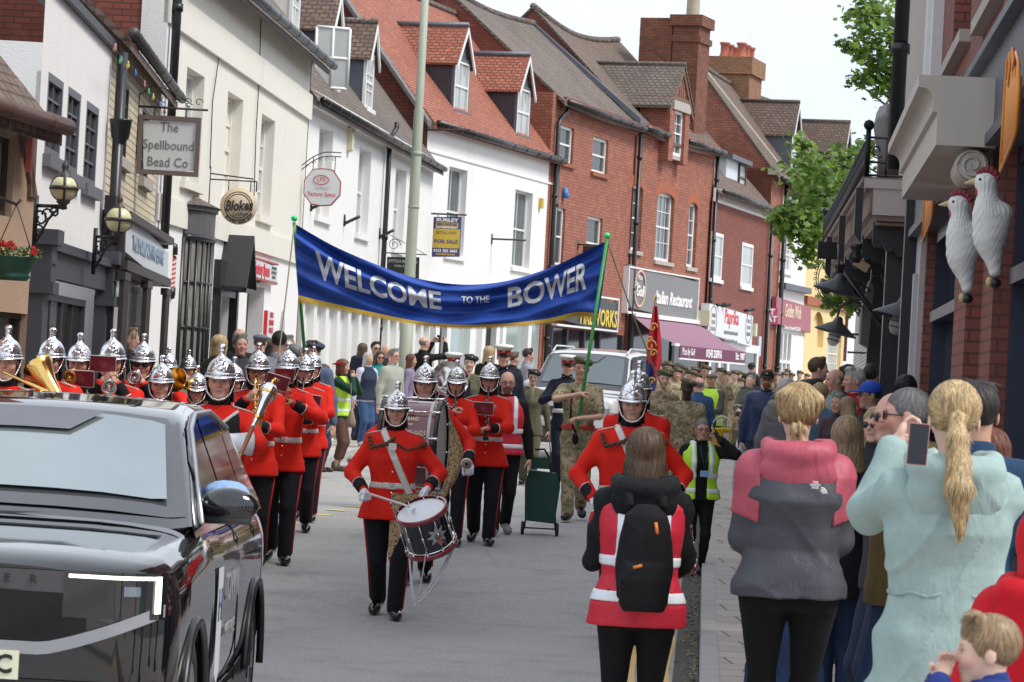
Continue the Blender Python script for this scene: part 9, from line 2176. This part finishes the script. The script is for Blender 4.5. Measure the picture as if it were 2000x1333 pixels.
# ================= CARS =================
def lerpf(tab): 
    xs=[a for a,_ in tab]; ys=[b for _,b in tab]; return lambda v: float(np.interp(v,xs,ys))
def car(name,label,loc,rz,c):
    e=empty(name,loc,label,'car',None,rz); M=PW[e.name]
    L=c['L']; Wd=lerpf(c['W']); ZH=lerpf(c['ZH']); ZR=lerpf(c['ZR']); zb=c['zb']; wy=c['wheels']; rw=c['rw']; belt=c['belt']; rk=c['rake']; hwb=c['hwb']
    body=c['paint']
    def add(m,n_,mt,par=e):
        m.v=[tuple(M@Vector(q)) for q in m.v]; return m.build(n_,mt,par)
    ys=sorted(set([y for y,_ in c['W']]+[L*i/28 for i in range(29)]))
    def sec(y):
        w=Wd(y); zh=ZH(y); zs=zh-.10
        half=[(w*.80,zb),(w*.93,zb+.07),(w*.985,zb+.22),(w*1.0,.62),(w*1.0,zs-.12),(w*.975,zs),(w*.93,zh-.035),(w*.85,zh-.008),(w*.5,zh+.018),(0,zh+.026)]
        q=[]; n_=len(half)-1
        for i in range(n_*3+1):
            v=cr_(half,i/(n_*3)); q.append((max(0,v.x),v.y))
        half=q
        return half+[(-x,z) for x,z in half[-2::-1]]
    m=MB(); m.smooth=True; rows=[[(x,y,z) for x,z in sec(y)] for y in ys]; k=len(rows[0]); vs=[q for r in rows for q in r]
    fs=[(i*k+j,(i+1)*k+j,(i+1)*k+j+1,i*k+j+1) for i in range(len(rows)-1) for j in range(k-1)]+[(i*k+k-1,(i+1)*k+k-1,(i+1)*k,i*k) for i in range(len(rows)-1)]
    m.add(vs,fs); m.smooth=False; m.add(rows[0],[tuple(range(k))]); m.add(rows[-1],[tuple(range(k))[::-1]])
    o=add(m,'body',body,None)
    b=bmesh.new(); b.from_mesh(o.data); bmesh.ops.remove_doubles(b,verts=b.verts,dist=.0005); bmesh.ops.recalc_face_normals(b,faces=b.faces); b.to_mesh(o.data); b.free()
    cut=MB()
    for y in wy:
        for g in(-1,1): cut.lathe([(0,0),(rw+.06,0),(rw+.06,.45),(0,.45)],(g*(c['hw']+.06),y,rw),ax=(-g,0,0),n=40)
    co=add(cut,'cut',BLACK,None)
    b=bmesh.new(); b.from_mesh(co.data); bmesh.ops.remove_doubles(b,verts=b.verts,dist=.0005); bmesh.ops.recalc_face_normals(b,faces=b.faces); b.to_mesh(co.data); b.free()
    md=o.modifiers.new('b','BOOLEAN'); md.object=co; md.operation='DIFFERENCE'; md.solver='EXACT'
    dg=bpy.context.evaluated_depsgraph_get(); me=bpy.data.meshes.new_from_object(o.evaluated_get(dg)); o.modifiers.clear(); o.data=me; bpy.data.objects.remove(co)
    me.materials.clear(); me.materials.append(body); me.materials.append(BLACK)
    try: me.set_sharp_from_angle(angle=math.radians(38))
    except Exception: pass
    setp(o,e)
    # greenhouse
    y0,y1=c['gh']
    hw=lambda z: hwb-(z-belt)*rk
    def gs(y,off=0.):
        zr=max(ZR(y),belt+.012); n=5; zt=belt+(zr-belt)*.90; P_=[]
        for i in range(n+1): z=belt-.02+(zt-belt+.02)*i/n; P_.append((hw(z)+off,z))
        we=hw(zt)
        for t in(.25,.5,.75,1.0): a=t*math.pi/2; P_.append((we*(1-.13*t)+off*.7,zt+(zr-.02-zt)*math.sin(a)))
        we2=P_[-1][0]
        for t in(.66,.33,0): P_.append((we2*t,zr-.02+.022*(1-t*t)+off))
        return P_
    ysg=[y0+(y1-y0)*i/40 for i in range(41)]
    def skin_(ya,yb,ja,jb,off,n,both=True):
        mm=MB(); mm.smooth=True
        for g in((1,-1) if both else (1,)):
            rr=[[(g*x,y,z) for x,z in gs(y,off)[ja:jb+1]] for y in [ya+(yb-ya)*i/n for i in range(n+1)]]
            k2=len(rr[0]); mm.add([q for r in rr for q in r],[((i*k2+j),((i+1)*k2+j),((i+1)*k2+j+1),(i*k2+j+1))[::g] for i in range(n) for j in range(k2-1)])
        return mm
    add(skin_(y0,y1,0,12,0,40),'roof_shell',body)
    wy0,wy1=c['ws']
    # windscreen: patch over the raked front of the greenhouse
    mm=MB(); mm.smooth=True; n=14
    rr=[]
    for i in range(n+1):
        y=wy0+(wy1-wy0)*i/n; P_=gs(y,.006); pts=[(x,z) for x,z in P_[5:]]; xs=[p_[0] for p_ in pts][::-1]; zs=[p_[1] for p_ in pts][::-1]; xm=xs[-1]-.03
        rr.append([(xm*t,y-.006,float(np.interp(abs(xm*t),xs,zs))) for t in [j/10 for j in range(-10,11)]])
    k2=21; mm.add([q for r in rr for q in r],[(i*k2+j,i*k2+j+1,(i+1)*k2+j+1,(i+1)*k2+j) for i in range(n) for j in range(20)]); ws=add(mm,'windscreen',c['frit'])
    mm=MB(); mm.smooth=True; r2=[[(x*.90,y-.010,z+.014) for x,y,z in r] for r in rr[2:-1]]
    mm.add([q for r in r2 for q in r],[(i*k2+j,i*k2+j+1,(i+1)*k2+j+1,(i+1)*k2+j) for i in range(len(r2)-1) for j in range(20)]); add(mm,'glass',c['wglass'],ws)
    mm=MB(); mm.smooth=True; r3=[[(x_,q[10][1]-.012,float(np.interp(x_,[r[0] for r in q],[r[2] for r in q]))+.012) for x_ in [(-1+.25*j)*(.20+.045*i) for j in range(9)]] for i,q in enumerate(r2[-4:])]
    for a_,b_ in zip(r3,r3[1:]):
        for j in range(8): mm.poly([a_[j],a_[j+1],b_[j+1],b_[j]])
    add(mm,'sensor_housing',mat('sensor_grey',(.16,.16,.175),.3,.4),ws)
    for (ya,yb) in c['sidewin']:
        mm=skin_(ya,yb,1,5,.008,6); 
        # rake the front edge with the pillar
        vv=[]
        for (x,y,z) in mm.v: vv.append((x,y+ (max(0,(z-belt))*c['lean'] if ya==c['sidewin'][0][0] and abs(y-ya)<1e-4 else 0),z))
        mm.v=vv; add(mm,'side_window',c['sglass'])
    mm=MB()
    for g in(-1,1): mm.tube([(g*(hw(z)+.012),y,z) for y,z in c['trimline']],.014,6)
    add(mm,'window_trim',c['trim'])
    if c.get('rails'):
        mm=MB()
        for g in(-1,1): mm.tube([(g*(hw(ZR(2.2))-.06),1.9,ZR(2.2)-.05),(g*(hw(ZR(2.4))-.05),2.2,ZR(2.6)+.035),(g*(hw(ZR(3))-.05),3.6,ZR(3.6)+.03),(g*(hw(ZR(3))-.06),3.9,ZR(3.9)-.05)],.018,6)
        add(mm,'roof_rails',c['rails'])
    # wheels
    for y in wy:
        for g in(-1,1):
            X=g*(c['hw']-.015); mm=MB(); mm.lathe([(.24,-.22),(rw-.03,-.22),(rw,-.18),(rw,-.03),(rw-.03,0),(.26,.005),(.255,-.02)],(X,y,rw),ax=(g,0,0),n=36); wh=add(mm,'wheel',mat('rubber'))
            mm=MB(); mm.lathe([(.265,-.01),(.25,0),(.235,-.04),(.0,-.09)],(X,y,rw),ax=(g,0,0),n=30); mm.smooth=False
            for i in range(5):
                a=6.2832*i/5; d=Vector((0,math.cos(a),math.sin(a))); t_=Vector((0,-math.sin(a),math.cos(a))); q=Vector((X,y,rw)); mm.prism([q+t_*.035+d*.03,q+t_*.05+d*.25,q-t_*.05+d*.25,q-t_*.035+d*.03],(-g*.03,0,0))
            add(mm,'rim',c['rim'],wh)
    # door mirrors
    for g in(-1,1):
        mm=MB(); q=Vector((g*(hwb+.10),c['mir'][0],c['mir'][1])); s=Sdf(); s.ell((q.x,q.y,q.z),(.135,.075,.085),k=.02); v,f=s.mesh(.012,clip=lambda X,Y,Z_:np.maximum((q.z-.05)-Z_,Y-(q.y+.045))+0*X); o2=mk('mirror',(A4(M,v),f),body,None); setp(o2,e)
        mm.tube([q+Vector((g*-.16,.03,-.06)),q+Vector((g*.10,0,-.055))],.03,8); add(mm,'mirror_base',mat('mirror_grey',(.06,.06,.065),.35),o2)
    return e,add,M,hw
def front_patch(add,c,name,mt,e,x0,x1,z0,z1,off=.008,n=14,both=True,zf=None):
    Wt=c['W']; wf=lambda y:float(np.interp(y,[a for a,_ in Wt],[b for _,b in Wt]))
    def yf(x):
        lo=0.
        for i in range(200):
            if wf(i*.004)>=abs(x)/1.0: return i*.004
        return .6
    m=MB(); m.smooth=True
    for g in((1,-1) if both else (1,)):
        if g<0 and x0<0: continue
        R=[]
        for i in range(n+1):
            x=x0+(x1-x0)*i/n; a,b=(z0,z1) if zf is None else zf(x); y=yf(x)-off; R.append([(g*x,y,a),(g*x,y,(a+b)/2),(g*x,y,b)])
        m.add([q for r in R for q in r],[((i*3+j),((i+1)*3+j),((i+1)*3+j+1),(i*3+j+1))[::g] for i in range(n) for j in(0,1)])
    return add(m,name,mt,e)
BP_=mat('black_car_paint',(.006,.006,.007),.05,coat=1.,spec=.5)
SG_=mat('car_side_glass',(.012,.013,.016),.04,spec=.8)
c1=dict(L=4.45,hw=.95,W=[(0,.72),(.03,.80),(.08,.865),(.16,.91),(.3,.94),(.6,.95),(3.9,.95),(4.2,.93),(4.38,.86),(4.45,.76)],ZH=[(0,1.04),(.06,1.075),(.2,1.10),(.7,1.15),(1.35,1.19),(2,1.17),(4.2,1.17),(4.4,1.1),(4.45,1.0)],
 ZR=[(1.15,1.18),(2.12,1.66),(2.3,1.70),(2.8,1.735),(3.3,1.73),(3.8,1.68),(4.05,1.58),(4.35,1.2)],zb=.24,wheels=(.85,3.62),rw=.37,belt=1.16,rake=.40,hwb=.885,gh=(1.18,4.36),ws=(1.27,2.14),sidewin=((1.62,2.62),(2.68,3.52),(3.56,3.95)),lean=1.25,
 trimline=[(1.45,1.19),(1.9,1.42),(2.25,1.60),(2.6,1.665),(3.3,1.67),(3.85,1.58)],trim=mat('satin_trim',(.42,.42,.44),.3,.7),paint=BP_,frit=mat('windscreen_border',(.10,.10,.11),.06,.5,spec=.8),wglass=mat('windscreen_glass',(.35,.40,.41),.12,.7,amt=.12,sc=1.2),sglass=SG_,rim=mat('alloy_dark',(.35,.35,.37),.3,.8),mir=(1.66,1.27),rails=None)
e,add,M,hw=car('parade_car','glossy black electric four by four with lit headlights leading the parade, lower left',(-2.26,12.5,0),math.radians(-.6),c1)
PN=mat('piano_black',(.003,.003,.004),.06,coat=.1,spec=.4); 
front_patch(add,c1,'grille_band',mat('dark_grey_band',(.05,.048,.052),.25,coat=.5),e,-.50,.50,.965,1.045,.020,20,False)
front_patch(add,c1,'front_grille',PN,e,-.60,.60,.76,.955,.020,20,False)
front_patch(add,c1,'lower_bumper',mat('bumper_black',(.008,.008,.009),.3),e,-.86,.86,.26,.60,.016,24,False)
for g in(-1,1):
    zc=lambda x:.728+max(0,(abs(x)-.42))**1.25*.42
    Wd_=1
m_=front_patch(add,c1,'silver_bumper_strip',mat('satin_silver',(.34,.34,.36),.3,.4),e,-.90,.90,0,0,.026,40,False,zf=lambda x:(zc(x)-.026,zc(x)+.026))
hl=front_patch(add,c1,'headlight',mat('headlight_black',(.012,.012,.014),.04,coat=1),e,.50,.905,.86,1.05,.024,16,True)
LED=mat('led_strip',(1.,.95,.85),.3,emit=1.7); front_patch(add,c1,'led_strip',LED,hl,.52,.885,1.022,1.036,.032,16,True); front_patch(add,c1,'led_strip',LED,hl,.865,.885,0,0,.032,4,True,zf=lambda x:(.885,1.03))
front_patch(add,c1,'lens',mat('lens_glass',(.25,.3,.35),.05,.6),hl,.745,.81,.955,.995,.032,4,True)
x_=M.to_3x3()@Vector((1,0,0)); LT=mat('badge_letter',(.035,.035,.04),.25,.5)
for i,ch in enumerate('EXPLORER'): 
    o=text(ch,'lettering',M@Vector((-.375+.107*i,-.025,1.005)),x_,Z,.048,LT,e,ext=.002,bold=.001); o.scale=(1,1,1)
m=MB(); m.box((.075,-.028,.655),(.26,.008,.058)); npl=add(m,'number_plate',mat('plate_cream',(.70,.68,.50),.4,amt=.02)); 
text('C','lettering',M@Vector((.275,-.040,.655)),x_,Z,.105,mat('plate_black',(.01,.01,.01),.4),npl,ext=.001,bold=.003)
# door gaps, handles and decals on the left hand flank
m=MB()
for y in(1.50,2.64,3.50):
    for g in(-1,1): m.tube([(g*.952,y,.36),(g*.953,y,.75),(g*.935,y,1.07),(g*.89,y,1.14)],.004,4)
add(m,'door_gap',BLACK)
m=MB()
for y in(2.42,3.38):
    for g in(-1,1): m.box((g*.965,y,1.0),(.02,.10,.016))
add(m,'door_handle',BP_)
m=MB()
for y in (.85,3.62):
    for g in(-1,1): m.tube([(g*.955,y+.43*math.cos(a),.37+.43*math.sin(a)) for a in [math.pi*i/16-.1 for i in range(18)]],.022,6)
add(m,'arch_cladding',mat('cladding_black',(.012,.012,.013),.35))
m=MB()
for g in(-1,1): m.box((g*.955,2.24,.33),(.012,.95,.05))
add(m,'sill_trim',mat('cladding_black'))
sx_=M.to_3x3()@Vector((0,1,0)); 
m=MB(); m.prism([(.960,1.62,.50),(.960,1.72,.44),(.960,1.82,.50),(.960,1.82,.98),(.960,1.62,.98)],(.002,0,0)); dk=add(m,'door_decal',mat('decal_white',(.6,.62,.64),.4)); text('H','lettering',M@Vector((.965,1.72,.80)),sx_,Z,.22,mat('decal_blue',(.05,.10,.2),.4),dk,ext=.001)
text('TOWN','lettering',M@Vector((.962,2.24,.86)),sx_,Z,.2,mat('decal_grey',(.35,.35,.36),.4),dk,ext=.001); text('HERITAGE','lettering',M@Vector((.962,2.24,.66)),sx_,Z,.10,mat('decal_grey'),dk,ext=.001)
m=MB(); m.prism([(.66,.35,1.118),(.72,.35,1.118),(.72,.45,1.12),(.66,.45,1.12)],(0,0,.002)); 
m=MB(); m.tube([(-.7,1.27,1.21),(.0,1.20,1.205),(.55,1.27,1.215)],.009,5); add(m,'wiper',BLACK)
# poster inside the windscreen top (sensor housing)
m=MB()
kh=Matrix.Translation(M@Vector((.93,2.05,1.31))); s_=Sdf(); s_.ell((0,0,0),(.11,.10,.06),k=.02); v_,f_=s_.mesh(.012,disp=lambda X,Y,Z_:.004*np.sin(90*X)*np.sin(90*Y)); o=mk('knitted_hat',(A4(kh,v_),f_),cloth((.25,.38,.62)),None); tag(o,'small pale blue knitted hat poking out above the car door mirror','hat')
# silver four by four behind
SV=mat('silver_car_paint',(.62,.62,.63),.2,.2,coat=.8)
c2=dict(L=4.7,hw=.95,W=[(0,.84),(.04,.90),(.1,.93),(.3,.95),(4.5,.95),(4.7,.9)],ZH=[(0,1.12),(.1,1.18),(1.2,1.23),(4.6,1.23),(4.7,1.1)],ZR=[(1.15,1.23),(1.85,1.96),(2.05,2.02),(3,2.08),(4.5,2.06),(4.66,1.3)],zb=.36,wheels=(.85,3.75),rw=.4,belt=1.22,rake=.17,hwb=.90,gh=(1.18,4.67),ws=(1.24,1.86),sidewin=((1.6,2.5),(2.56,3.4),(3.46,4.4)),lean=.8,
 trimline=[(1.35,1.25),(1.95,1.88),(4.4,1.92)],trim=BLACK,paint=SV,frit=mat('windscreen_border'),wglass=mat('tinted_screen',(.17,.20,.21),.08,.55,amt=.1,sc=1.5),sglass=SG_,rim=mat('alloy_dark'),mir=(1.5,1.35),rails=SV)
q=U(1100,780,F/107)
e,add,M,hw=car('four_by_four','silver four by four with tall windscreen following behind the marines',(q.x,q.y-1,G(q.y-1)),math.radians(-14),c2)
front_patch(add,c2,'front_grille',mat('grille_grey',(.05,.05,.055),.4),e,-.42,.42,.80,.98,.01,10,False); front_patch(add,c2,'headlight',mat('headlight_clear',(.5,.52,.55),.08,.5),e,.5,.85,.80,.98,.012,8,True); front_patch(add,c2,'bumper',mat('bumper_dark',(.03,.03,.033),.5),e,-.88,.88,.32,.62,.01,16,False)
m=MB(); m.tube([(-.5,1.22,1.27),(.1,1.28,1.34)],.012,5); m.tube([(.1,1.22,1.27),(.6,1.28,1.32)],.012,5); add(m,'wiper',BLACK)
